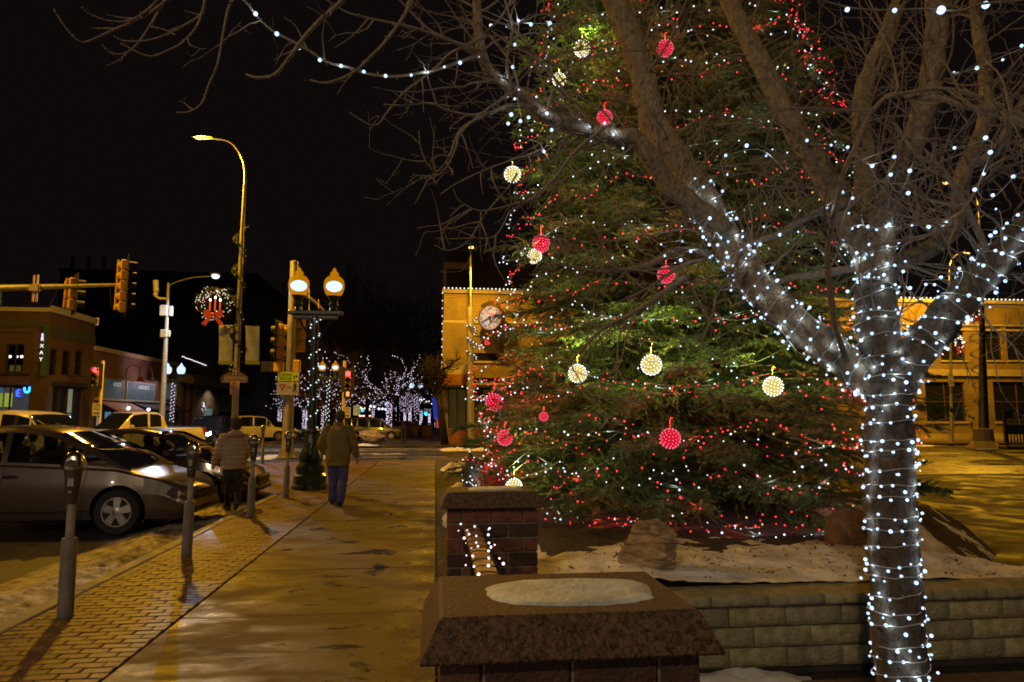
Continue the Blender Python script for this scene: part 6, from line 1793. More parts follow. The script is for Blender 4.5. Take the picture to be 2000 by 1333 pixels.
def pole_signal(label, px, Y, reds, oneway, ped=False, pxs=None):
    pb = W(px, 860, Y); pb.z = 0
    t = thing('traffic_signal', label, 'traffic signal', pb, group='red traffic signals')
    top = W(px, 705, Y)
    MB().tube([pb, Vector((pb.x, Y, top.z))], .08, 10).build('pole', SIGY, t)
    cx, cy = pxs
    section_head(t, W(cx, cy, Y - .25), 3, (0.05, -1, 0), sec=.34, lit={0: REDL}, back=True)
    MB().bbox(Vector((W((cx + px) / 2, cy, Y).x, Y - .1, W(cx, cy, Y).z)), (.5, .05, .05), .01).build('mount', SIGY, t)
    if ped:
        o = MB().bbox(W(cx - 1, 771, Y - .25), (.42, .2, .42), .02).build('pedestrian_head', SIGB, t)
        MB().bbox(W(cx - 1, 770, Y - .37), (.16, .03, .24), .01).build('hand_lens', mat_emit('hand_orange', (1, .25, .04), 2.2), o)
        MB().bbox(W(cx - 12, 735, Y - .1), (.3, .4, 1.0), .05).build('side_head', SIGB, t)
    l = W(cx, cy - 13, Y - .45)
    lamp_light('lamp', l, (1, .05, .07), 18, t, .1)
    return t
pole_signal('red traffic signal before the red brick shop at the left', 191, 38, 1, 1, pxs=(188, 736))
pole_signal('red traffic signal with an orange hand right of the walking man', 669, 38, 1, 1, True, pxs=(680, 743))
def oneway(label, c, w, h):
    t, f, ux = sign('one_way_sign', label, c, w, h, SWH, group='one way signs')
    text('lettering', 'ONE', BLKP, c + Vector((0, -.014, h * .30)), SX_, UZ, h * .34, t, .006, width=w * .72)
    text('lettering', 'WAY', BLKP, c + Vector((0, -.014, h * .02)), SX_, UZ, h * .34, t, .006, width=w * .72)
    a = w * .36
    MB().prism([(-a, -.03), (a * .4, -.03), (a * .4, -.08), (a, 0), (a * .4, .08), (a * .4, .03), (-a, .03)], c + Vector((0, -.013, -h * .31)), SX_, UZ, .004).build('arrow', BLKP, t, smooth=0)
oneway('one way sign below the left red signal', W(189, 800, 37.8), .42, .66)
oneway('one way sign right of the walking man\'s head', W(677, 806, 37.8), .42, .58)
c = W(697, 802, 44)
t, f, ux = sign('speed_sign', 'small teal-white speed limit 15 sign above the grey parked car', c, .42, .62, mat('sign_mint', (.35, .5, .45), .5))
text('lettering', 'SPEED LIMIT', BLKP, c + Vector((0, -.014, .2)), SX_, UZ, .12, t, .004, width=.34); text('lettering', '15', BLKP, c + Vector((0, -.014, -.08)), SX_, UZ, .40, t, .004)
c = W(1857, 742, 40.2)
t, f, ux = sign('speed_sign', 'white speed limit 20 sign on the right-hand lamp post', c, .36, .84, SWH)
text('lettering', 'SPEED', BLKP, c + Vector((0, -.014, .30)), SX_, UZ, .13, t, .004, width=.28); text('lettering', 'LIMIT', BLKP, c + Vector((0, -.014, .14)), SX_, UZ, .13, t, .004, width=.24); text('lettering', '20', BLKP, c + Vector((0, -.014, -.18)), SX_, UZ, .42, t, .004, width=.29)

# ---- parking meters
MPOLE = mat('meter_pipe', (.36, .34, .32), .6, metal=.2, col2=(.22, .20, .19), scale=9, detail=8, bump=.3, bscale=90)
MSLV = mat('meter_sleeve', (.20, .18, .17), .65, col2=(.13, .12, .11), scale=7, detail=8, bump=.4, bscale=70)
MBODY = mat('meter_body', (.055, .042, .034), .38, bump=.1, bscale=200)
MDOME = mat('meter_dome', (.62, .58, .55), .18, metal=1.0)
mt = thing('parking_meter', 'nearest parking meter, in front of the silver car door', 'parking meter', G(127, 1205, 0), group='parking meters along the kerb')
b = org(mt)
MB().lathe([(.062, 0), (.064, .02), (.062, .04), (.060, .635), (.052, .645)], b, 14).build('sleeve', MSLV, mt, smooth=40)
MB().lathe([(.034, .6), (.034, .94), (.040, .945), (.040, .96)], b, 14).build('pipe', MPOLE, mt, smooth=40)
hb = MB()
def sq(w, d, z, e=2.8, n=20): return [(w * math.copysign(abs(math.cos(2 * PI * k / n)) ** (2 / e), math.cos(2 * PI * k / n)), d * math.copysign(abs(math.sin(2 * PI * k / n)) ** (2 / e), math.sin(2 * PI * k / n)), z) for k in range(n)]
rings = [sq(.040, .038, .93), sq(.046, .044, .95), sq(.064, .050, 1.18), sq(.070, .052, 1.205), sq(.070, .052, 1.215)]
vs = [b + Vector(p) for rg_ in rings for p in rg_]; n = 20
hb.add(vs, [(i * n + k, i * n + (k + 1) % n, (i + 1) * n + (k + 1) % n, (i + 1) * n + k) for i in range(len(rings) - 1) for k in range(n)])
hb.build('body', MBODY, mt, smooth=40)
db = MB(); rings = [sq(.092, .056, 1.215), sq(.098, .060, 1.225), sq(.098, .060, 1.25), sq(.090, .056, 1.28), sq(.070, .046, 1.325), sq(.044, .032, 1.355), sq(.018, .014, 1.368), sq(.001, .001, 1.37)]
vs = [b + Vector(p) for rg_ in rings for p in rg_]
db.add(vs, [(i * n + k, i * n + (k + 1) % n, (i + 1) * n + (k + 1) % n, (i + 1) * n + k) for i in range(len(rings) - 1) for k in range(n)] + [tuple(reversed(range(n)))])
db.build('dome', MDOME, mt, smooth=50)
MB().prism([(math.cos(a) * .055, .012 + math.sin(a) * .055) for a in [PI * k / 12 for k in range(13)]], b + Vector((0, -.0585, 1.235)), SX_, UZ, .003).build('window', mat('meter_window', (.25, .22, .21), .12, metal=.6), mt, smooth=0)
MB().bbox(b + Vector((0, -.052, 1.11)), (.05, .008, .07), .003).bbox(b + Vector((.0, -.056, 1.03)), (.03, .006, .02), .002).build('coin_plate', MPOLE, mt, smooth=0)
mt.rotation_euler = (0, R(-.6), R(8))
labs = ['second parking meter, overlapping the silver car nose', 'third parking meter, beside the person in the tan coat', 'fourth parking meter, before the stout signal pole']
for (px, py), lab, rz, tl in zip(((364, 1086), (489, 1010), (558, 972)), labs, (-5, 4, -3), (.8, .6, 1.2)):
    c_ = copy_tree(mt); c_.location = G(px, py, 0); c_['label'] = lab; c_.rotation_euler = (R(tl * .4), R(tl), R(rz))
c_ = copy_tree(mt); c_.location = Vector((W(1900, 860, 41.6).x, 41.6, 0)); c_['label'] = 'tiny parking meter across the street before the buff wall'
c_ = copy_tree(mt); q = W(986, 900, 17.5); c_.location = G(590, 905, 0) + Vector((-1.4, 0, 0)); c_['label'] = 'dim parking meter hidden behind the double-globe lamp post'

# ---- blue sign with bars at the right edge
YB2 = 33; cS = W(1986, 832, YB2)
t = thing('plaza_sign', 'dark blue plaza sign with a pale band on black railing bars', 'sign', (cS.x, YB2, 0))
hw = W(2006, 832, YB2).x - cS.x
MB().bx(cS.x - hw, cS.x + hw, YB2, YB2 + .06, cS.z - .45, cS.z + .75).build('panel', mat('plaza_blue', (.015, .025, .12), .4), t, smooth=0)
MB().bx(cS.x - hw, cS.x + hw, YB2 - .012, YB2 - .002, cS.z + .05, cS.z + .38).build('band', mat('band_cream', (.35, .27, .08), .5), t, smooth=0)
text('lettering', 'SALES LEASING', mat('plaza_blue', (.015, .025, .12), .4), cS + Vector((0, -.02, .22)), SX_, UZ, .2, t, .006, width=hw * 1.7)
text('lettering', 'PLAZA\nOFFICE · RETAIL', mat('dim_print', (.08, .09, .16), .5), cS + Vector((0, -.01, -.18)), SX_, UZ, .14, t, .006, width=hw * 1.3)
MB().lathe([(.14, 0), (.17, .01), (.14, .02)], cS + Vector((0, -.005, .56)), 20, rot=Matrix.Rotation(PI / 2, 3, 'X')).build('emblem', mat('emblem_tan', (.25, .18, .07), .5), t, smooth=0)
for k in range(7):
    x = cS.x - hw + .06 + (2 * hw - .12) * k / 6; MB().bx(x - .025, x + .025, YB2 + .01, YB2 + .05, .15, cS.z - .452).build('bar', BLACKM, t, smooth=0)
MB().bx(cS.x - hw - .12, cS.x - hw - .003, YB2 - .03, YB2 + .1, 0, cS.z + .85).build('post', BLACKM, t, smooth=0)
MB().bx(cS.x + hw + .003, cS.x + hw + .12, YB2 - .03, YB2 + .1, 0, cS.z + .85).build('post', BLACKM, t, smooth=0)
MB().bbox((cS.x, YB2, .08), (2 * hw + .7, .6, .2), .04).build('plinth', mat('plinth_dark', (.05, .04, .03), .8), t, smooth=0)

# ---- wooden rail between the piers, wound with lights
ra = thing('wooden_rail', 'wooden hand rail between the two brick piers', 'rail', (.25, 3.45, .92))
MB().bbox((.25, 3.43, .925), (.10, 2.36, .045), .008).build('top_board', mat('rail_wood', (.42, .20, .06), .45, col2=(.28, .12, .035), scale=9, stretch=(6, 1, 6), detail=8, bump=.3, bscale=40), ra, smooth=0)
for y in (2.35, 3.45, 4.5): MB().bx(.235, .265, y - .015, y + .015, 0, .90).build('baluster', BLACKM, ra, smooth=0)
MB().bx(.24, .26, 2.185, 4.70, .80, .83).build('lower_bar', BLACKM, ra, smooth=0)
S = []
n = 650
for i in range(n + 1):
    a = 2 * PI * 21 * i / n; y = 2.3 + 2.3 * i / n
    S.append(Vector((.25 + .066 * math.copysign(abs(math.cos(a)) ** .7, math.cos(a)), y + .02 * math.sin(a * .5), .925 + .040 * math.sin(a) + .008 * math.sin(a * .33))))
t = thing('string_lights', 'dark-wired white string lights wound round the wooden rail between the piers', 'string lights', tuple(S[0]))
MB().tube(S, .0035, 4, cap=False).build('wire', mat('wire_black', (.015, .015, .015), .5), t, smooth=180)
mRB = mat_emit('rail_bulb', (1, .82, .78), 2.0, 'AUTO')
bb = resample(S, .105)
place_bulbs(t, [q + Vector((random.choice((-1, 1)) * random.uniform(.0, .03), 0, random.uniform(.005, .03))) for q in bb if True], bulb_me(.007, mRB), .012)

# ---- bench, stones and snow at the end of the bed by the sidewalk
def boulder(label, c, sx, sy, sz, m, seed, cuts=8, sub=5):
    bm = bmesh.new(); bmesh.ops.create_icosphere(bm, subdivisions=sub, radius=1)
    r_ = random.Random(seed); pl_ = []
    for _ in range(cuts):
        n = Vector((r_.gauss(0, 1), r_.gauss(0, 1), r_.gauss(0, .7))).normalized(); pl_.append((n, r_.uniform(.58, .90)))
    for v in bm.verts:
        p = v.co.copy()
        for n, d in pl_:
            k = p.dot(n)
            if k > d: p -= n * (k - d) * .92
        s = 1 + .12 * mnoise.noise(p * 2 + Vector((seed, 0, 0))) + .10 * mnoise.noise(Vector((p.x * 4, p.y * 4, p.z * 13 + seed))) + .055 * abs(mnoise.noise(Vector((p.x * 9, p.y * 9, p.z * 24)))) + .02 * mnoise.noise(p * 30)
        p *= s; v.co = Vector((p.x * sx, p.y * sy, p.z * sz + sz * .45))
    me = bpy.data.meshes.new('boulder'); bm.to_mesh(me); bm.free(); me.materials.append(m)
    me.polygons.foreach_set('use_smooth', [True] * len(me.polygons)); me.set_sharp_from_angle(angle=R(28))
    o = bpy.data.objects.new('boulder', me); sc.collection.objects.link(o); o.location = c; ORG[o.name] = Vector((0, 0, 0))
    tag(o, label, 'boulder', 'boulders in the planting bed'); return o
RK1 = mat('rock_tan', (.52, .36, .18), .85, col2=(.15, .09, .045), scale=5, bump=1, bscale=26, detail=12, stretch=(1, 1, 3.5), dist=1.2)
RK2 = mat('rock_pink', (.22, .13, .09), .85, col2=(.13, .08, .06), scale=3, bump=.8, bscale=25, detail=10)
RK3 = mat('rock_grey', (.12, .105, .095), .85, col2=(.07, .06, .055), scale=3, bump=.8, bscale=25)
boulder('layered tan boulder on the snow in front of the spruce', W(1268, 1108, 5.05), .25, .22, .235, RK1, 11, 10)
boulder('pinkish boulder half hidden by the wrapped tree trunk', W(1668, 1080, 5.6), .22, .25, .27, RK2, 5)
boulder('tall grey standing stone at the left foot of the spruce', W(928, 945, 9.6), .17, .17, .30, RK3, 8)
boulder('rusty brown standing stone beside the grey one', W(962, 945, 9.2), .22, .18, .27, mat('rock_rust', (.26, .11, .045), .85, col2=(.14, .06, .03), scale=3, bump=.8, bscale=25), 9)
boulder('flat tan rock with snow before the grey parked car', W(724, 856, 43), .95, .5, .32, RK1, 12)
bn = thing('bench', 'dark slatted bench under snow at the edge of the bed', 'bench', (.75, 19, 0))
for k in range(4): MB().bbox((.95, 17.5 + 1.2, .44 + 0 * k), (.10, 2.4, .05), .01).build('slat', mat('bench_wood', (.09, .06, .04), .8), bn, smooth=0) if k == 0 else MB().bbox((.95 + k * .13, 18.7, .44), (.10, 2.4, .05), .01).build('slat', mat('bench_wood', (.09, .06, .04), .8), bn, smooth=0)
for k in range(3): MB().bbox((1.42, 18.7, .60 + k * .13), (.04, 2.4, .10), .01).build('back_slat', mat('bench_wood', (.09, .06, .04), .8), bn, smooth=0)
for y in (17.7, 19.7): MB().bbox((1.15, y, .21), (.5, .06, .42), .01).build('leg', BLACKM, bn, smooth=0); MB().bbox((1.44, y, .6), (.05, .06, .6), .01).build('post', BLACKM, bn, smooth=0)
for k, (x0, x1, y0, y1, z, h) in enumerate(((.1, 1.3, 10.4, 12.4, .02, .34), (.2, 1.6, 14.5, 17, .0, .22), (.9, 1.45, 17.6, 19.8, .46, .10), (.1, 1.6, 21, 23.5, 0, .22), (.15, 1.0, 8.8, 10, .0, .14))):
    drift('snow_heap', x0, x1, y0, y1, z, h, 30 + k * 2.3, nu=40, nv=40, thr=.1)
st = thing('stone_ledge', 'low dark stepped stone ledge with snow beside the sidewalk', 'ledge', (.6, 13, 0))
for k in range(3): MB().bbox((.62 + k * .22, 13.4, .10 + k * .17), (.5, 2.6, .16), .02).build('stone_step', mat('ledge_dark', (.085, .065, .05), .85, bump=.6, bscale=40), st, smooth=0)

# ---- far corner: leaning tree, planters, bollards, flag, boards
def bare_far(label, base, H, spread, lights, seed, lean=0, nl=9, m=BARKD, group='bare street trees', dens=1.0, bm_=None, br=.035, trunk_r=.14, fork=.42, low=False):
    base = Vector(base); r_ = random.Random(seed)
    t = thing('street_tree', label, 'tree', base, group=group)
    fk = base + Vector((lean * H * fork, 0, H * fork))
    tp2 = [base, base.lerp(fk, .5) + Vector((r_.gauss(0, .05), 0, 0)), fk]
    MB().tube(tp2, [trunk_r * 1.15, trunk_r, trunk_r * .85], 10, jit=.15).build('trunk', m, t, smooth=180)
    brs = MB(); LP = []
    def grow(p, d, L, r, lv):
        pts = [p]; n = 5
        for i in range(n):
            d = (d + Vector((r_.gauss(0, .18), r_.gauss(0, .15), r_.gauss(.03, .14)))).normalized(); p = p + d * L / n; pts.append(p)
            if lv < 3 and i > 0:
                for _ in range(2 if lv < 2 else 1):
                    if r_.random() < .75: grow(p, (d + Vector((r_.gauss(0, .8), r_.gauss(0, .6), r_.gauss(0, .6)))).normalized(), L * r_.uniform(.4, .65), r * .55, lv + 1)
        brs.tube(pts, [max(.008, r * (1 - .6 * i / n)) for i in range(n + 1)], 4 if lv > 0 else 6, cap=False)
        if lv <= 1: LP.append(pts)
    for k in range(nl):
        a = 2 * PI * k / nl + r_.gauss(0, .3); e = r_.uniform(.45, 1.1)
        p0 = base.lerp(fk, r_.uniform(.75, 1))
        grow(p0, Vector((math.cos(a) * spread / H * 1.4, math.sin(a) * spread / H, e)).normalized(), H * (1 - fork) * r_.uniform(.75, 1.05), trunk_r * .55, 0)
    o = brs.build('crown', m, t, smooth=180); o['kind'] = 'stuff'
    if lights:
        bm2 = MB()
        nt_b = int(lights * .35); 
        for q in spiral(base + UZ * .2, fk, trunk_r + .05, 14, nt_b): bm2.ball(q + Vector((r_.gauss(0, .04), 0, r_.gauss(0, .04))), br * r_.uniform(.7, 1.1), 5, 4)
        r_.shuffle(LP); L2_ = LP[:max(4, int(len(LP) * .5))]
        tot = sum(sum((b_ - a_).length for a_, b_ in zip(l[:-1], l[1:])) for l in L2_); step = tot / (lights * .65)
        for l in L2_:
            for q in resample(l, step): bm2.ball(q + Vector((r_.gauss(0, .05), -.05, r_.gauss(0, .05))), br * r_.uniform(.6, 1.1), 5, 4)
        o = bm2.build('bulbs', bm_ or E_PINKW, t, smooth=180); o['kind'] = 'stuff'
    return t
b = W(869, 865, 41.8); b.z = 0
bare_far('dark leaning bare tree at the corner of the buff building', b, 5.0, 1.0, 0, 4, lean=-.14, trunk_r=.22, fork=.60, nl=6, m=mat('bark_black', (.012, .009, .007), .9))
FT = [(759, 62, 7.4, 5.4, 620, 1, 'lit tree with the widest crown of bulbs above the grey parked car'), (633, 55, 6.0, 3.4, 300, 2, 'lit tree behind the nearest globe lamp post'),
      (545, 92, 6.2, 3.6, 330, 3, 'lit tree with a bright trunk left of the turning vehicles sign'), (594, 84, 6.0, 4.2, 380, 5, 'lit tree between the signal pole and the globe lamp'),
      (660, 74, 6.2, 4.0, 380, 6, 'lit tree behind the red signal with the orange hand'), (776, 96, 7.5, 4.2, 420, 7, 'lit tree just right of the widest one'),
      (800, 125, 7, 4.2, 420, 8, 'small lit tree left of the far cool globe lamp'), (822, 130, 6.6, 4.2, 420, 9, 'small lit tree right of the far cool globe lamp'),
      (790, 175, 7, 5, 420, 10, 'tiny lit tree deep down the street'), (838, 175, 7, 5, 420, 13, 'last tiny lit tree before the flag'), (728, 150, 7, 5, 260, 14, 'tiny lit tree beyond the teal lights'), (846, 100, 5, 3, 200, 15, 'low lit tree beside the leaning dark tree')]
for px, Y, H, sp_, nl_, sd, lab in FT:
    b = W(px, 850, Y); b.z = 0
    bare_far(lab, b, H, sp_, int(nl_ * .8), sd, group='street trees wound in lights', br=.018 + Y * .00042, trunk_r=.16)
for k, (px, Y, H, s_) in enumerate(((715, 70, 13.5, 21), (650, 66, 12.0, 22), (775, 85, 14, 23), (845, 90, 11, 24), (620, 75, 11, 25))):
    b = W(px, 850, Y); b.z = 0
    bare_far(['tall unlit bare tree above the lit street trees', 'unlit bare tree behind the double-globe lamp', 'tallest unlit bare tree before the dark sky', 'unlit bare tree near the buff building corner', 'unlit bare tree behind the stout signal pole'][k], b, H, 4.2, 0, s_, nl=11, m=mat('twig_far', (.045, .03, .025), .9), group='unlit street trees', trunk_r=.2, fork=.3)
for k, px in enumerate((803, 831)):
    b = W(px, 852, 58 + k); b.z = 0
    t = thing('planter', ['square dark planter left of the far globe lamp pole', 'square dark planter right of the far globe lamp pole'][k], 'planter', b, group='square planters')
    MB().bbox(b + UZ * .45, (1.15, 1.0, .9), .05).build('box', mat('planter_brown', (.09, .05, .04), .8), t, smooth=0)
    MB().bbox(b + UZ * .92, (1.25, 1.1, .08), .02).build('rim', mat('planter_rim', (.12, .07, .055), .8), t, smooth=0)
for k, px in enumerate((785, 791.5)):
    b = W(px, 858, 46); b.z = 0
    o = MB().lathe([(.09, 0), (.09, .95), (.11, .96), (.11, 1.0), (.03, 1.06)], b, 10).build('bollard', BLACKM, origin=b)
    tag(o, ['black bollard nearer the grey parked car', 'black bollard nearer the planters'][k], 'bollard', 'bollards at the far kerb')
b = W(857, 850, 60); b.z = 0
t = thing('flag', 'blue and red flag hanging from a short pole by the far shops', 'flag', b)
MB().tube([b + UZ * 2.0, W(845, 779, 60)], .03, 6).build('staff', GALV, t)
fc = W(851, 800, 60)
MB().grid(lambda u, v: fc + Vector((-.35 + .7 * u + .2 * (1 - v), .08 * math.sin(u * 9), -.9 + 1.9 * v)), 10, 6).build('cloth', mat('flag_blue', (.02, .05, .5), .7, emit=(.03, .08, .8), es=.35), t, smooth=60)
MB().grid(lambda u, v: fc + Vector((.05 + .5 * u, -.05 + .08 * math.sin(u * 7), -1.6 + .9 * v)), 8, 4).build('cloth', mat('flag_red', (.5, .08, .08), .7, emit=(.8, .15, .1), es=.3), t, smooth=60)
# small coloured lights and shop glow down the street
def glow_dots(label, pts, Y, r, m, cat='lights', name='shop_lights', group=None):
    t = thing(name, label, cat, tuple(W(*pts[0], Y)), group=group)
    for x, y in pts: inst('bulb', bulb_me(r, m), W(x, y, Y), t)
    MB().tube([W(x, y - 1, Y) for x, y in pts], .03, 4).build('wire', DKF, t)
glow_dots('row of cool shop lights far down the street', [(708, 800), (724, 794), (731, 795), (740, 799), (747, 799), (753, 800)], 120, .20, mat_emit('cool_shop', (.5, .75, 1), 2.5))
glow_dots('row of warm shop lights far down the street', [(699, 800), (705, 797), (713, 798), (717, 798), (721, 800)], 119, .18, mat_emit('warm_shop', (1, .7, .45), 2.0))
glow_dots('teal signal lights above the far parked cars', [(708, 802), (831, 808), (833, 810)], 118, .24, mat_emit('teal_light', (.02, .65, 1), 3.5))
glow_dots('single orange street light high behind the widest lit tree', [(776, 737), (777, 737)], 125, .20, mat_emit('orange_far', (1, .6, .15), 4))
glow_dots('string of warm patio lights before the far shops', [(824, 782), (828, 780), (833, 785), (838, 784), (843, 789), (848, 792), (852, 790)], 80, .06, mat_emit('patio', (1, .75, .5), 3))
glow_dots('string of white lights hanging above the leaning tree', [(848, 718), (847.5, 722), (848, 726), (849, 730), (849.5, 734), (850, 742), (848, 744), (851, 746), (849, 748)], 60, .06, E_COOL)
t = thing('shop_awning', 'long red-lit sign bar above the grey parked car', 'sign', tuple(W(712, 812, 70)))
MB().bx(W(701, 813, 70).x, W(724, 813, 70).x, 70, 70.2, W(700, 814, 70).z, W(700, 811.5, 70).z).build('bar', mat_emit('bar_warm', (1, .55, .4), 2.2), t, smooth=0)
MB().bx(W(701, 813, 70).x, W(724, 813, 70).x, 70, 70.2, W(700, 817, 70).z, W(700, 814.1, 70).z).build('fascia', DKF, t, smooth=0)
t = thing('glow_sign', 'tall blue-lit sign panel behind the globe lamp post', 'sign', tuple(W(619, 800, 80)))
MB().bx(W(616, 800, 80).x, W(623, 800, 80).x, 80, 80.2, W(619, 812, 80).z, W(619, 789, 80).z).build('panel', mat_emit('blue_panel', (.02, .45, .9), 1.2), t, smooth=0)
t = thing('far_awning', 'dark green awning over the far shops by the flag', 'awning', tuple(W(838, 795, 90)))
MB().bx(W(820, 790, 90).x, W(852, 790, 90).x, 88, 90, W(838, 798, 90).z, W(838, 789, 90).z).build('canvas', mat('far_green', (.02, .05, .03), .8), t, smooth=0)
for k, px in enumerate((601, 609)):
    pass
# ================================================================ VEHICLES
TYRE = mat('tyre', (.014, .013, .012), .75, bump=.2, bscale=60)
RIM = mat('rim_alloy', (.50, .48, .45), .3, metal=.9)
CGL = mat_glass('car_glass', (.42, .45, .45), .03)
CGLD = mat('car_glass_dark', (.01, .012, .014), .05, spec=.9)
CDK = mat('car_black', (.012, .012, .012), .5)
SEAT = mat('car_seat', (.07, .06, .055), .8)
CHROME = mat('chrome', (.7, .68, .65), .12, metal=1)
HLG = mat('headlamp_glass', (.55, .55, .5), .08, metal=.5, coat=.8)
def lerp_prof(pr, x):
    if x <= pr[0][0]: return pr[0][1]
    for (a, va), (b, vb) in zip(pr[:-1], pr[1:]):
        if x <= b:
            t = (x - a) / (b - a); t = t * t * (3 - 2 * t) * .35 + t * .65
            return va + (vb - va) * t
    return pr[-1][1]
def car(name, label, cat, loc, rz, paint, spec, group=None, scale=1.0):
    """x forward, y left, z up from the road"""
    L, Wd = spec['L'], spec['W']; belt = spec['belt']; roof = spec['roof']; plan = spec['plan']; zb0 = spec.get('clear', .2)
    t = thing(name, label, cat, loc, group=group); t.rotation_euler = (0, 0, rz); t.scale = (scale,) * 3; ORG[t.name] = Vector((0, 0, 0))
    x0, x1 = -L / 2, L / 2; wr = spec['wr']; xf, xr = spec['axles']
    # lower body
    NS = 46; mb = MB(); prof_n = 0
    def hw(x): return Wd / 2 * lerp_prof(plan, x / (L / 2))
    rings = []
    for i in range(NS + 1):
        x = x0 + L * i / NS; w = hw(x); zt = lerp_prof(belt, x); e = min(1, min(x - x0, x1 - x) / .22)
        zb = zb0 + .10 * (1 - e) ; zt2 = zt - (.16 * (1 - e) ** 2)
        h = zt2 - zb
        pr = [(0, zb), (w * .80, zb), (w * .93, zb + .04), (w * .975, zb + h * .22), (w * 1.0, zb + h * .48), (w * .995, zb + h * .66), (w * .972, zb + h * .80), (w * .945, zt2 - .035), (w * .90, zt2 - .006), (w * .70, zt2 + .012), (0, zt2 + .03)]
        rings.append([(x, y, z) for y, z in pr] + [(x, -y, z) for y, z in pr[-2:0:-1]])
    n = len(rings[0])
    mb.add([p for r_ in rings for p in r_], [(i * n + k, (i + 1) * n + k, (i + 1) * n + (k + 1) % n, i * n + (k + 1) % n) for i in range(NS) for k in range(n)] + [tuple(range(n)), tuple(NS * n + k for k in reversed(range(n)))])
    body = mb.build('body', paint, t, smooth=32)
    bm = bmesh.new(); bm.from_mesh(body.data); bmesh.ops.recalc_face_normals(bm, faces=bm.faces); bm.to_mesh(body.data); bm.free()
    cut = MB()
    for ax in (xf, xr):
        for s in (-1, 1):
            cut.lathe([(wr * 1.14, -.22), (wr * 1.14, .30)], (ax, s * Wd / 2, wr * 1.02), 28, rot=Matrix.Rotation(PI / 2 * -1 * s, 3, 'X'))
    co = cut.build('cut', CDK, t); bm = bmesh.new(); bm.from_mesh(co.data); bmesh.ops.recalc_face_normals(bm, faces=bm.faces); bm.to_mesh(co.data); bm.free()
    co.data.materials.clear(); co.data.materials.append(CDK)
    body.data.materials.append(CDK)
    md = body.modifiers.new('b', 'BOOLEAN'); md.operation = 'DIFFERENCE'; md.object = co; md.solver = 'EXACT'; md.material_mode = 'TRANSFER'
    evaluated(body, 'body'); bpy.data.objects.remove(co)
    body.data.polygons.foreach_set('use_smooth', [True] * len(body.data.polygons)); body.data.set_sharp_from_angle(angle=R(30))
    # greenhouse
    gx0, gx1 = roof[0][0], roof[-1][0]; win = spec['windows']; ws = spec['ws']; rs = spec['rs']
    xs = sorted({gx0, gx1, ws, rs, *[a for a, b in win], *[b for a, b in win], *[gx0 + (gx1 - gx0) * k / 26 for k in range(27)]})
    rw_ = spec.get('roofw', .74)
    def ring(x):
        zt = lerp_prof(belt, x) - .02; zr = max(lerp_prof(roof, x), zt + .01); w = hw(x); yb = w * .90; k = (zr - zt)
        kk = min(1, k / .45)
        yr = yb - (yb - w * rw_) * kk
        lo_ = min(.05, k * .2); hi = max(k - .09, k * .6)
        f = lambda h_: yb - (yb - yr) * (h_ / k) ** 1.25
        return [(x, f(0), zt), (x, f(lo_), zt + lo_), (x, f(hi), zt + hi), (x, yr - .02, zr - .03 * kk), (x, yr * .86, zr), (x, 0, zr + .015)]
    P_ = MB(); Gd = {}; WS_ = MB(); RSm = MB()
    for a, b in zip(xs[:-1], xs[1:]):
        if b - a < 1e-4: continue
        ra, rb = ring(a), ring(b); mx = (a + b) / 2
        for s in (1, -1):
            A = [(p[0], p[1] * s, p[2]) for p in ra]; B = [(p[0], p[1] * s, p[2]) for p in rb]
            for k in range(5):
                q = [A[k], B[k], B[k + 1], A[k + 1]]
                wi = [j for j, (u, v) in enumerate(win) if u <= mx <= v]
                if k == 1 and wi: tgt = Gd.setdefault((wi[0], s), MB())
                elif k in (3, 4) and mx > ws: tgt = WS_
                elif k in (3, 4) and mx < rs: tgt = RSm
                else: tgt = P_
                tgt.add(q, [(0, 1, 2, 3) if s > 0 else (3, 2, 1, 0)])
    def weld(o, ang=32):
        bm = bmesh.new(); bm.from_mesh(o.data); bmesh.ops.remove_doubles(bm, verts=bm.verts, dist=.0005); bm.to_mesh(o.data); bm.free()
        o.data.polygons.foreach_set('use_smooth', [True] * len(o.data.polygons)); o.data.set_sharp_from_angle(angle=R(ang)); return o
    weld(P_.build('roof', paint, t)); g_ = spec.get('glass', CGL)
    for q_ in Gd.values(): weld(q_.build('side_window', g_, t))
    if WS_.v: weld(WS_.build('windshield', g_, t))
    if RSm.v: weld(RSm.build('rear_window', g_, t))
    # seats and dash seen through the glass
    if g_ is CGL:
        for sx_ in spec.get('seats', (.25, -.65)):
            for sy in (-.36, .36):
                z = lerp_prof(belt, sx_)
                st_ = MB().bbox((sx_, sy, z + .06), (.14, .46, .34), .05).bbox((sx_ - .04, sy, z + .32), (.10, .26, .18), .04).build('seat', SEAT, t)
        MB().bbox((ws - .05 if ws < gx1 else gx1 - .5, 0, lerp_prof(belt, ws) + .04), (.3, Wd * .7, .12), .03).build('dashboard', CDK, t)
        MB().lathe([(.17, -.01), (.19, 0), (.17, .01)], (ws - .38, .36, lerp_prof(belt, ws) + .14), 16, rot=Matrix.Rotation(R(65), 3, 'Y')).build('steering_wheel', CDK, t)
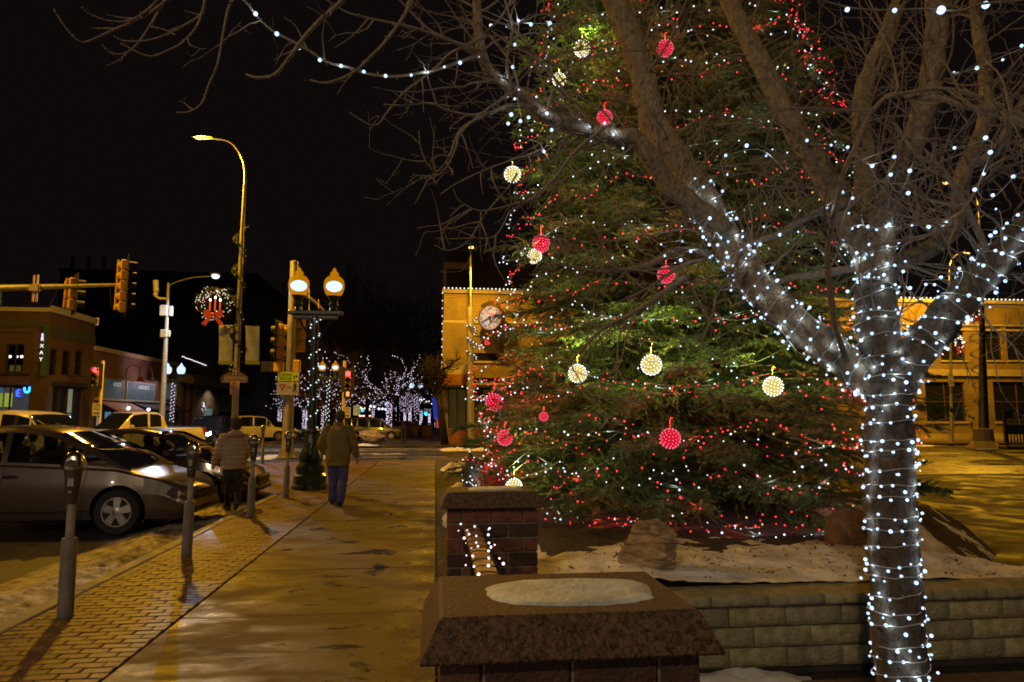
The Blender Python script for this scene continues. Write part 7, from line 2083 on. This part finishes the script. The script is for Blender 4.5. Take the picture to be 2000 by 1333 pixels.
    # wheels
    def wheel(x, s):
        tw = .21; cen = Vector((x, s * (Wd / 2 - .115), wr)); rot = Matrix.Rotation(-PI / 2 * s, 3, 'X')
        o = MB().lathe([(wr * .64, -tw / 2), (wr * .92, -tw / 2), (wr * .99, -tw / 2 + .03), (wr, 0), (wr * .99, tw / 2 - .03), (wr * .93, tw / 2), (wr * .66, tw / 2 - .005), (wr * .62, tw / 2 - .03)], cen, 32, rot=rot).build('wheel', TYRE, t, smooth=40)
        rm = MB(); rr = wr * .64
        rm.lathe([(rr, tw / 2 - .035), (rr, tw / 2 - .004), (rr * .93, tw / 2 - .004), (rr * .88, tw / 2 - .035)], cen, 32, rot=rot)
        nsp = spec.get('spokes', 5)
        for k in range(nsp):
            a = 2 * PI * k / nsp + .3
            m2 = rot @ Matrix.Rotation(a, 3, 'Z')
            q = [Vector((.0, -rr * .17, 0)), Vector((0, rr * .17, 0)), Vector((rr * .90, rr * .27, 0)), Vector((rr * .90, -rr * .27, 0))]
            lo2 = [m2 @ (p + UZ * (tw / 2 - .055)) + cen for p in q]; hi2 = [m2 @ (p + UZ * (tw / 2 - .018 + (.008 if p.x > .05 else .014))) + cen for p in q]
            rm.add(lo2 + hi2, [(3, 2, 1, 0), (4, 5, 6, 7), (0, 1, 5, 4), (1, 2, 6, 5), (2, 3, 7, 6), (3, 0, 4, 7)])
        rm.lathe([(rr * .30, tw / 2 - .05), (rr * .28, tw / 2 - .002), (rr * .1, tw / 2 + .004)], cen, 16, rot=rot)
        rm.build('rim', RIM, o, smooth=35)
        MB().lathe([(rr * .9, 0), (rr * .9, .01)], cen, 20, rot=rot).build('brake_disc', CDK, o, smooth=0)
    for x in (xf, xr):
        for s in (-1, 1): wheel(x, s)
    # door seams, sill trim, handles, mirrors
    for s in (-1, 1):
        for dx in spec.get('seams', ()):
            zt = lerp_prof(belt, dx); w = hw(dx)
            pts = [(dx + .01 * k, s * (w * q + .001), zb0 + (zt - zb0) * z) for k, (q, z) in enumerate(((.955, .10), (.978, .25), (1.0, .48), (.996, .66), (.974, .80), (.947, .94)))]
            MB().tube(pts, .005, 4).build('door_seam', CDK, t)
        if spec.get('trim'):
            a, b = spec['trim']; 
            MB().tube([(a + (b - a) * k / 8, s * (hw(a + (b - a) * k / 8) * .975 + .004), zb0 + .14 + .012 * k / 8) for k in range(9)], .014, 6).build('sill_trim', CHROME, t)
        for dx in spec.get('handles', ()):
            z = zb0 + (lerp_prof(belt, dx) - zb0) * .80
            MB().bbox((dx, s * (hw(dx) * .975 + .022), z), (.20, .03, .03), .012).build('door_handle', CHROME, t)
        mx_ = spec.get('mirror')
        if mx_ is not None:
            z = lerp_prof(belt, mx_) + .05
            MB().bbox((mx_, s * (Wd / 2 + .08), z + .04), (.11, .20, .14), .035).tube([(mx_, s * (Wd / 2 - .10), z - .02), (mx_, s * (Wd / 2 + .02), z + .01)], .025, 6).build('mirror', spec.get('mirror_mat', paint), t)
        # lamps at the corners
        hx, hz, hh = spec['head']; w = hw(hx)
        lamp_m = spec.get('headmat', HLG)
        def hl(u, v, s=s):
            x = hx + (x1 - .04 - hx) * u; ww = hw(x); zc = hz - hh * .5 * u + .0
            y = s * (ww * (1.0 - .0 * v) + .006) if True else 0
            zz = lerp_prof(belt, x) - .035 - hh * (1 - v) * (1 - .35 * u) - .10 * u ** 3
            yy = s * (ww * (.985 - .045 * v) + .012)
            return Vector((x, yy, zz))
        MB().grid(hl, 8, 5).build('headlight', lamp_m, t, smooth=60)
        MB().bbox((x1 - .045, s * Wd * spec.get('hly', .33), hz - hh * .35), (.06, Wd * .16, hh * .8), .02).build('headlight', lamp_m, t) if spec.get('front_lamps') else None
        tz = spec['tail']
        MB().bbox((x0 + .05, s * (Wd / 2 - .10), tz), (.12, .17, spec.get('tailh', .24)), .02).build('taillight', spec.get('tailmat', mat('tail_red', (.25, .01, .01), .2)), t)
    MB().bbox((x1 - .03, 0, zb0 + .33), (.05, Wd * .5, .12), .02).bbox((x1 - .02, 0, zb0 + .14), (.05, Wd * .6, .10), .02).build('grille', CDK, t)
    if spec.get('plate'): MB().bbox((x1 + .012, 0, zb0 + .22), (.012, .30, .15), .004).build('number_plate', SWH, t, smooth=0)
    return t, hw
SILV = mat('paint_silver', (.115, .088, .074), .30, metal=.5, coat=.7)
BRNZ = mat('paint_dark', (.035, .022, .018), .22, metal=.2, coat=.9)
GREYP = mat('paint_grey', (.11, .125, .16), .35, metal=.4, coat=.5)
CREAM = mat('paint_cream', (.58, .52, .42), .3, coat=.6)
WHITEP = mat('paint_white', (.62, .60, .57), .3, coat=.6)
NAVY = mat('paint_navy', (.015, .018, .03), .2, coat=.8)
hatch = dict(L=4.46, W=1.74, clear=.17, wr=.315, axles=(1.30, -1.40),
    belt=[(-2.23, .95), (-1.6, 1.03), (-.6, .98), (.6, .93), (1.2, .90), (1.8, .76), (2.1, .64), (2.23, .52)],
    roof=[(-2.12, .98), (-1.95, 1.22), (-1.5, 1.38), (-.8, 1.47), (-.2, 1.49), (.25, 1.44), (.8, 1.22), (1.42, .88)],
    plan=[(-1, .84), (-.9, .95), (-.6, 1), (.55, 1), (.8, .93), (.92, .80), (1, .58)], ws=.38, rs=-1.62,
    windows=((-1.62, -1.22), (-1.14, -.30), (-.22, .74), (.80, 1.10)), seams=(-1.18, -.26, .82), trim=(-1.0, .95), handles=(-1.02, -.12), mirror=.70,
    head=(1.62, .70, .20), tail=.85, seats=(.15, -.75))
xc = -3.80 - 1.12 * 4.46 / 2
car('parked_car', 'silver hatchback parked nose to the kerb behind the nearest meters', 'car', (xc, 12.35, ROAD), R(-1.5), SILV, hatch, 'angle-parked cars', 1.12)
hatch2 = dict(hatch); hatch2.update(L=4.5, belt=[(-2.25, .93), (-.6, .96), (.6, .93), (1.2, .90), (1.75, .76), (2.05, .66), (2.25, .52)], roof=[(-1.9, .95), (-1.4, 1.32), (-.7, 1.44), (0, 1.47), (.45, 1.40), (.95, 1.18), (1.5, .86)], plan=[(-1, .84), (-.9, .95), (-.6, 1), (.55, 1), (.8, .93), (.92, .80), (1, .58)])
car('parked_car', 'dark glossy car parked beyond the silver one', 'car', (-3.75 - 2.4 + .12, 15.45, ROAD), R(-1), BRNZ, hatch2, 'angle-parked cars', 1.07)
pick = dict(L=5.7, W=2.0, clear=.34, wr=.39, axles=(1.85, -1.75),
    belt=[(-2.85, 1.26), (-.8, 1.26), (-.7, 1.28), (1.0, 1.24), (1.2, 1.20), (2.5, 1.14), (2.8, 1.06), (2.85, 1.0)],
    roof=[(-.95, 1.26), (-.80, 1.80), (-.5, 1.93), (.1, 1.95), (.6, 1.90), (1.32, 1.22)],
    plan=[(-1, .96), (-.6, .97), (.6, 1), (.9, .95), (1, .84)], ws=.62, rs=-.82, roofw=.80,
    windows=((-.66, -.12), (-.02, .78)), seams=(-.72, -.06, 1.1), handles=(-.55, .1), mirror=.82, head=(2.45, 1.0, .22), tail=1.08, tailh=.36, front_lamps=True, hly=.38, glass=CGLD)
p = W(262, 850, 25.5)
t, _ = car('pickup_truck', 'cream pickup truck turning behind the dark parked car', 'pickup truck', (W(262, 850, 33).x, 33, ROAD), R(236), CREAM, pick, scale=1.05)
MB().bx(-2.80, -.95, -.86, .86, 1.27, 1.30).build('bed_floor', CDK, t, smooth=0)
suvb = dict(L=5.0, W=1.95, clear=.26, wr=.37, axles=(1.55, -1.45),
    belt=[(-2.5, 1.12), (.8, 1.08), (1.1, 1.05), (2.2, .98), (2.5, .86)],
    roof=[(-2.48, 1.14), (-2.36, 1.62), (-2.1, 1.86), (-.6, 1.92), (.2, 1.88), (.55, 1.82), (1.32, 1.04)],
    plan=[(-1, .93), (-.7, 1), (.6, 1), (.9, .93), (1, .80)], ws=.55, rs=-2.2, roofw=.78,
    windows=((-2.1, -1.35), (-1.22, -.35), (-.25, .62), (.68, .95)), seams=(-1.28, -.30, .9), handles=(-1.1, -.15), mirror=.80, head=(2.1, .86, .22), tail=1.15, tailh=.5, front_lamps=True, hly=.36, glass=CGLD)
LIT_R = mat_emit('lit_taillight', (1, .03, .03), 7, 'AUTO')
s1 = dict(suvb); s1.update(L=5.2, tailmat=LIT_R, tail=1.42, tailh=.30)
s1['belt'] = [(-2.6, 1.14), (.8, 1.10), (1.1, 1.08), (2.2, 1.0), (2.6, .9)]; s1['roof'] = [(-2.55, 1.16), (-2.42, 1.66), (-2.1, 1.95), (-.6, 2.0), (.2, 1.96), (.55, 1.88), (1.32, 1.06)]
t, _ = car('utility_car', 'white sport utility car with a lit red tail lamp at the left edge', 'car', (W(62, 850, 21.5).x, 21.5, ROAD), R(-14), WHITEP, s1)
lamp_light('tail_glow', (-2.7, -.8, 1.3), (1, .04, .03), 12, t, .1)
LIT_H = mat_emit('lit_headlight', (.85, .9, 1.0), 12, 'AUTO')
s2 = dict(suvb); s2.update(headmat=LIT_H, plate=True)
t, _ = car('utility_car', 'dark blue sport utility car facing us with lit headlamps', 'car', (W(409, 850, 46).x, 46, ROAD), R(-90) - .06, NAVY, s2)
s3 = dict(suvb); s3.update(L=5.4)
car('utility_car', 'white long-roofed car parked beyond the person in the tan coat', 'car', (W(497, 850, 54).x, 54, ROAD), R(28), WHITEP, s3)
s5 = dict(hatch2); s5['glass'] = CGLD
car('parked_car', 'dark low car right of the white long-roofed car', 'car', (W(541, 850, 58).x, 58, ROAD), R(15), NAVY, s5)
s4 = dict(suvb); 
car('utility_car', 'grey sport utility car parked side-on beyond the crossing', 'car', (W(728, 850, 54.5).x, 55.5, ROAD), R(-3), GREYP, s4, scale=.93)
s6 = dict(hatch2); s6['glass'] = CGLD
car('parked_car', 'red car showing behind the nose of the grey one', 'car', (W(780, 850, 64).x, 66, ROAD), R(170), mat('paint_red', (.4, .02, .03), .3, coat=.7), s6)

# ================================================================ PEOPLE
def skin_union(name, chains, balls_, vox, m, parent, smooth_it=4, disp=None):
    """tapered limbs and masses fused into one continuous surface"""
    mb = MB()
    for pts, rad in chains:
        sp_ = smooth_path([tuple(p) for p in pts], 4); sr = smooth_path([(r, 0, 0) for r in rad], 4)
        mb.tube([Vector(p) for p in sp_], [r[0] for r in sr], 14)
        mb.ball(pts[0], rad[0], 12, 8); mb.ball(pts[-1], rad[-1], 12, 8)
    for c, s3_ in balls_: mb.ball(c, 1.0, 18, 12, s3_)
    o = mb.build(name, m, parent, smooth=180)
    md = o.modifiers.new('r', 'REMESH'); md.mode = 'VOXEL'; md.voxel_size = vox; md.use_smooth_shade = True
    ms = o.modifiers.new('s', 'SMOOTH'); ms.iterations = smooth_it; ms.factor = .5
    evaluated(o, name)
    if disp:
        me = o.data; n = len(me.vertices); co = np.empty(n * 3, np.float32); me.vertices.foreach_get('co', co); co = co.reshape(-1, 3)
        nr = np.empty(n * 3, np.float32); me.vertices.foreach_get('normal', nr); nr = nr.reshape(-1, 3)
        for i in range(n): co[i] += nr[i] * disp(Vector(co[i]))
        me.vertices.foreach_set('co', co.ravel()); me.update()
    o.data.polygons.foreach_set('use_smooth', [True] * len(o.data.polygons))
    return o
SKIN = mat('skin', (.38, .21, .14), .55)
def lathe_rings(rings, n=28):
    """rings: (cx, cy, cz, rx, ry) stacked"""
    mb = MB(); vs = []
    for cx, cy, cz, rx, ry in rings:
        for k in range(n):
            a = 2 * PI * k / n; e = 2.4
            ca, sa = math.cos(a), math.sin(a)
            vs.append((cx + rx * math.copysign(abs(ca) ** (2 / e), ca), cy + ry * math.copysign(abs(sa) ** (2 / e), sa), cz))
    m = len(rings)
    mb.add(vs, [(i * n + k, i * n + (k + 1) % n, (i + 1) * n + (k + 1) % n, (i + 1) * n + k) for i in range(m - 1) for k in range(n)] + [tuple(reversed(range(n))), tuple((m - 1) * n + k for k in range(n))])
    return mb
def person(label, loc, H, pose, coat, legs_m, shoe_m, hair_m, kind, rz=0):
    s = H / 1.78
    t = thing('person', label, 'person', loc); t.rotation_euler = (0, 0, rz); t.scale = (s, s, s); ORG[t.name] = Vector((0, 0, 0))
    P_ = pose
    # body: head, neck, trunk, arms to the fingertips, legs: one surface
    ch = []
    for sd in ('L', 'R'):
        sh, el, wr_ = P_['sh' + sd], P_['el' + sd], P_['wr' + sd]
        ch.append(([sh, el, wr_], [.052, .042, .028]))
        hip, kn, an = P_['hip' + sd], P_['kn' + sd], P_['an' + sd]
        ch.append(([hip, kn, an], [.085, .058, .042]))
        hd = (Vector(wr_) - Vector(el)).normalized(); fwd = Vector((0, 1, 0)); sx_ = 1 if sd == 'R' else -1
        pm = Vector(wr_) + hd * .055
        ch.append(([Vector(wr_), pm, pm + hd * .03], [.024, .034, .032]))
        for q, (off, ln) in enumerate(((-.027, .070), (-.009, .082), (.010, .076), (.027, .058))):
            b_ = pm + hd * .035 + fwd * off; 
            ch.append(([b_, b_ + hd * ln * .5 + Vector((-sx_ * .006, 0, 0)), b_ + hd * ln * .9 + Vector((-sx_ * .022, 0, 0))], [.0105, .0095, .008]))
        b_ = pm - hd * .02 + fwd * .028; ch.append(([b_, b_ + hd * .035 + fwd * .022, b_ + hd * .062 + fwd * .024 - Vector((sx_ * .01, 0, 0))], [.012, .011, .009]))
    ch.append(([(0, .0, .95), (0, -.01, 1.2), (0, 0, 1.42)], [.13, .14, .12]))
    hc = Vector(P_['head'])
    ch.append(([(0, .0, 1.42), hc + Vector((0, -.01, -.09))], [.068, .058]))
    bl_ = [(hc, (.074, .094, .108)), (hc + Vector((0, .045, -.055)), (.055, .055, .055)), (hc + Vector((0, .098, -.012)), (.013, .02, .022)),
           (hc + Vector((.078, 0, -.01)), (.012, .022, .032)), (hc + Vector((-.078, 0, -.01)), (.012, .022, .032)), ((0, -.02, .95), (.165, .12, .13))]
    body = skin_union('body', ch, bl_, .0085, SKIN, t, 2)
    for sx_ in (-1, 1):
        MB().ball(hc + Vector((sx_ * .031, .088, .012)), .012, 8, 6).build('eye', mat('eye_white', (.6, .6, .58), .3), body, smooth=180)
    MB().tube([hc + Vector((-.024, .092, -.052)), hc + Vector((0, .100, -.054)), hc + Vector((.024, .092, -.052))], .005, 6).build('mouth', mat('lips', (.3, .12, .09), .5), body, smooth=180)
    # trousers
    tr_ch = []
    for sd in ('L', 'R'):
        hip, kn, an = P_['hip' + sd], P_['kn' + sd], P_['an' + sd]
        mid = (Vector(kn) + Vector(an)) / 2
        tr_ch.append(([Vector(hip), (Vector(hip) + Vector(kn)) / 2, Vector(kn), mid, Vector(an) + Vector((0, 0, -.01))], P_.get('legr', [.108, .097, .080, .073, .072])))
    def wr1(p): return .006 * mnoise.noise(Vector((p.x * 9, p.y * 9, p.z * 16))) + (.007 * mnoise.noise(Vector((p.x * 7, p.y * 7, p.z * 34))) if p.z < .55 else 0)
    skin_union('trousers', tr_ch, [((0, 0, .95), (.172, .128, .13))], .015, legs_m, t, 3, wr1)
    for sd in ('L', 'R'):
        an = Vector(P_['an' + sd]); to = P_.get('toe' + sd, (0, 1, 0)); to = Vector(to).normalized(); zt = P_.get('foot' + sd, 0)
        base_ = Vector((an.x, an.y, an.z - .085))
        tilt = Vector((to.x, to.y, to.z)).normalized()
        ch2 = [([base_ - tilt * .055 + UZ * .045, base_ + tilt * .05 + UZ * .045, base_ + tilt * .14 + UZ * .035, base_ + tilt * .185 + UZ * .03], [.042, .046, .042, .028]), ([base_ - tilt * .02 + UZ * .05, an], [.045, .045])]
        skin_union('shoe', ch2, [], .012, shoe_m, t, 2)
    # jacket: stacked rings for the trunk, tapering sleeves, collar
    j = lathe_rings(P_['trunk']); 
    for sd in ('L', 'R'):
        sh, el, wr_ = P_['sh' + sd], P_['el' + sd], P_['wr' + sd]
        a_, b_, c_ = Vector(sh), Vector(el), Vector(wr_)
        pts = [a_, a_.lerp(b_, .5), b_, b_.lerp(c_, .5), b_.lerp(c_, .93)]
        sp_ = smooth_path([tuple(p) for p in pts], 4); sr = smooth_path([(r, 0, 0) for r in P_.get('slr', [.098, .088, .076, .066, .060])], 4)
        j.tube([Vector(p) for p in sp_], [r[0] for r in sr], 16); j.ball(a_, .10, 14, 10)
    o = j.build('jacket', coat, t, smooth=180)
    md = o.modifiers.new('r', 'REMESH'); md.mode = 'VOXEL'; md.voxel_size = .014
    ms = o.modifiers.new('s', 'SMOOTH'); ms.iterations = 5; ms.factor = .5
    evaluated(o, 'jacket')
    me = o.data; n = len(me.vertices); co = np.empty(n * 3, np.float32); me.vertices.foreach_get('co', co); co = co.reshape(-1, 3)
    nr = np.empty(n * 3, np.float32); me.vertices.foreach_get('normal', nr); nr = nr.reshape(-1, 3)
    for i in range(n):
        p = Vector(co[i])
        if kind == 'puffer': d = .016 * (abs(math.sin(p.z * PI / .088)) ** .5 - .6) + .006 * mnoise.noise(p * 14)
        else: d = .009 * mnoise.noise(Vector((p.x * 6, p.y * 6, p.z * 9))) + .006 * mnoise.noise(Vector((p.x * 22 + p.z * 18, p.y * 12, p.z * 20)))
        co[i] += nr[i] * d
    me.vertices.foreach_set('co', co.ravel()); me.update(); me.polygons.foreach_set('use_smooth', [True] * len(me.polygons))
    if kind == 'puffer':
        skin_union('hood', [([(-.10, -.04, 1.43), (-.07, -.13, 1.47), (.07, -.13, 1.47), (.10, -.04, 1.43)], [.05, .062, .062, .05])], [((0, -.09, 1.45), (.12, .07, .07))], .014, coat, t, 4)
        def fz(p): return .018 * mnoise.noise(p * 38)
        skin_union('hair', [], [(hc + Vector((0, -.012, .03)), (.108, .118, .105)), (hc + Vector((0, -.05, -.03)), (.095, .08, .09))], .012, hair_m, t, 2, fz)
    else:
        MB().lathe([(.10, 0), (.097, .05), (.090, .085), (.080, .08)], (0, -.005, 1.465), 20).build('collar', coat, t)
        def fz(p): return .006 * mnoise.noise(p * 60)
        skin_union('hair', [], [(hc + Vector((0, -.014, .024)), (.092, .104, .100)), (hc + Vector((0, -.045, -.035)), (.080, .066, .075))], .010, hair_m, t, 2, fz)
    return t
OLIVE = mat('olive_jacket', (.23, .17, .045), .85, col2=(.16, .12, .03), scale=8, bump=.3, bscale=60)
DENIM = mat('denim', (.085, .10, .26), .85, col2=(.06, .07, .19), scale=12, bump=.3, bscale=120)
TANC = mat('tan_coat', (.42, .31, .22), .75, col2=(.34, .25, .17), scale=6)
DKT = mat('dark_trousers', (.022, .018, .016), .85)
SHOE = mat('shoe_dark', (.025, .02, .018), .6)
pose_m = dict(head=(.03, .0, 1.655),
    shR=(.205, 0, 1.40), elR=(.300, .02, 1.125), wrR=(.335, .13, .87), shL=(-.205, 0, 1.40), elL=(-.320, -.03, 1.12), wrL=(-.235, .10, .93),
    hipR=(.095, 0, .93), knR=(.10, .05, .50), anR=(.085, -.10, .095), hipL=(-.095, 0, .93), knL=(-.10, .12, .51), anL=(-.115, .20, .095),
    trunk=[(0, 0, .72, .222, .150), (0, 0, .86, .235, .165), (0, 0, 1.0, .240, .170), (0, 0, 1.14, .245, .170), (0, 0, 1.28, .245, .158), (0, 0, 1.38, .225, .135), (0, 0, 1.44, .15, .108), (0, 0, 1.49, .10, .098), (0, 0, 1.53, .088, .09)],
    legr=[.125, .115, .098, .088, .084])
gm = G(657, 986, 0)
person('man in an olive jacket and jeans walking away up the sidewalk', (gm.x, gm.y, 0), 1.80, pose_m, OLIVE, DENIM, SHOE, mat('hair_grey', (.09, .07, .055), .9, col2=(.045, .035, .03), scale=40), 'jacket', R(-3))
pose_w = dict(head=(.02, .0, 1.66),
    shR=(.185, 0, 1.38), elR=(.235, .06, 1.12), wrR=(.20, .17, .94), shL=(-.19, 0, 1.38), elL=(-.27, .06, 1.12), wrL=(-.31, .20, .90),
    hipR=(.085, 0, .93), knR=(.10, -.02, .50), anR=(.06, -.22, .20), hipL=(-.09, 0, .93), knL=(-.08, .04, .50), anL=(-.07, .0, .095), toeR=(0, 1, -.5),
    trunk=[(0, 0, .80, .205, .145), (0, 0, .90, .225, .16), (0, 0, 1.0, .228, .165), (0, 0, 1.14, .225, .165), (0, 0, 1.28, .225, .155), (0, 0, 1.38, .205, .13), (0, 0, 1.44, .13, .10), (0, 0, 1.475, .08, .08)],
    slr=[.105, .10, .09, .078, .066], legr=[.115, .10, .075, .065, .062])
person('person in a quilted tan coat and dark trousers stepping between the parked cars', (W(452, 990, 13.9).x, 13.9, ROAD), 1.80, pose_w, TANC, DKT, SHOE, mat('knit_hat', (.07, .045, .03), .95, bump=1, bscale=120), 'puffer', R(25))
def tiny(label, px, Y, col, H=1.7):
    b = W(px, 850, Y); b.z = 0
    t = thing('person', label, 'person', b, group='distant pedestrians')
    m = mat('cloth_' + label.split()[0] + str(int(Y)), col, .9)
    skin_union('body', [([b + Vector((-.09, 0, .05)), b + Vector((-.09, .05, .45)), b + Vector((-.07, 0, .9))], [.06, .07, .1]), ([b + Vector((.12, .1, .05)), b + Vector((.10, .05, .45)), b + Vector((.07, 0, .9))], [.06, .07, .1]),
        ([b + UZ * .85, b + UZ * 1.15, b + UZ * 1.38], [.16, .18, .15]), ([b + Vector((-.19, 0, 1.35)), b + Vector((-.27, .05, 1.05)), b + Vector((-.24, .1, .85))], [.07, .055, .045]), ([b + Vector((.19, 0, 1.35)), b + Vector((.27, .05, 1.05)), b + Vector((.24, .1, .85))], [.07, .055, .045]),
        ([b + UZ * 1.38, b + UZ * 1.5], [.06, .055])], [(b + UZ * 1.6, (.085, .10, .115))], .03, m, t, 2)
tiny('shadowy person in dark clothes before the pale shop panels', 364, 62, (.03, .025, .03))
tiny('tiny person far down the sidewalk past the planters', 852, 85, (.02, .02, .02))
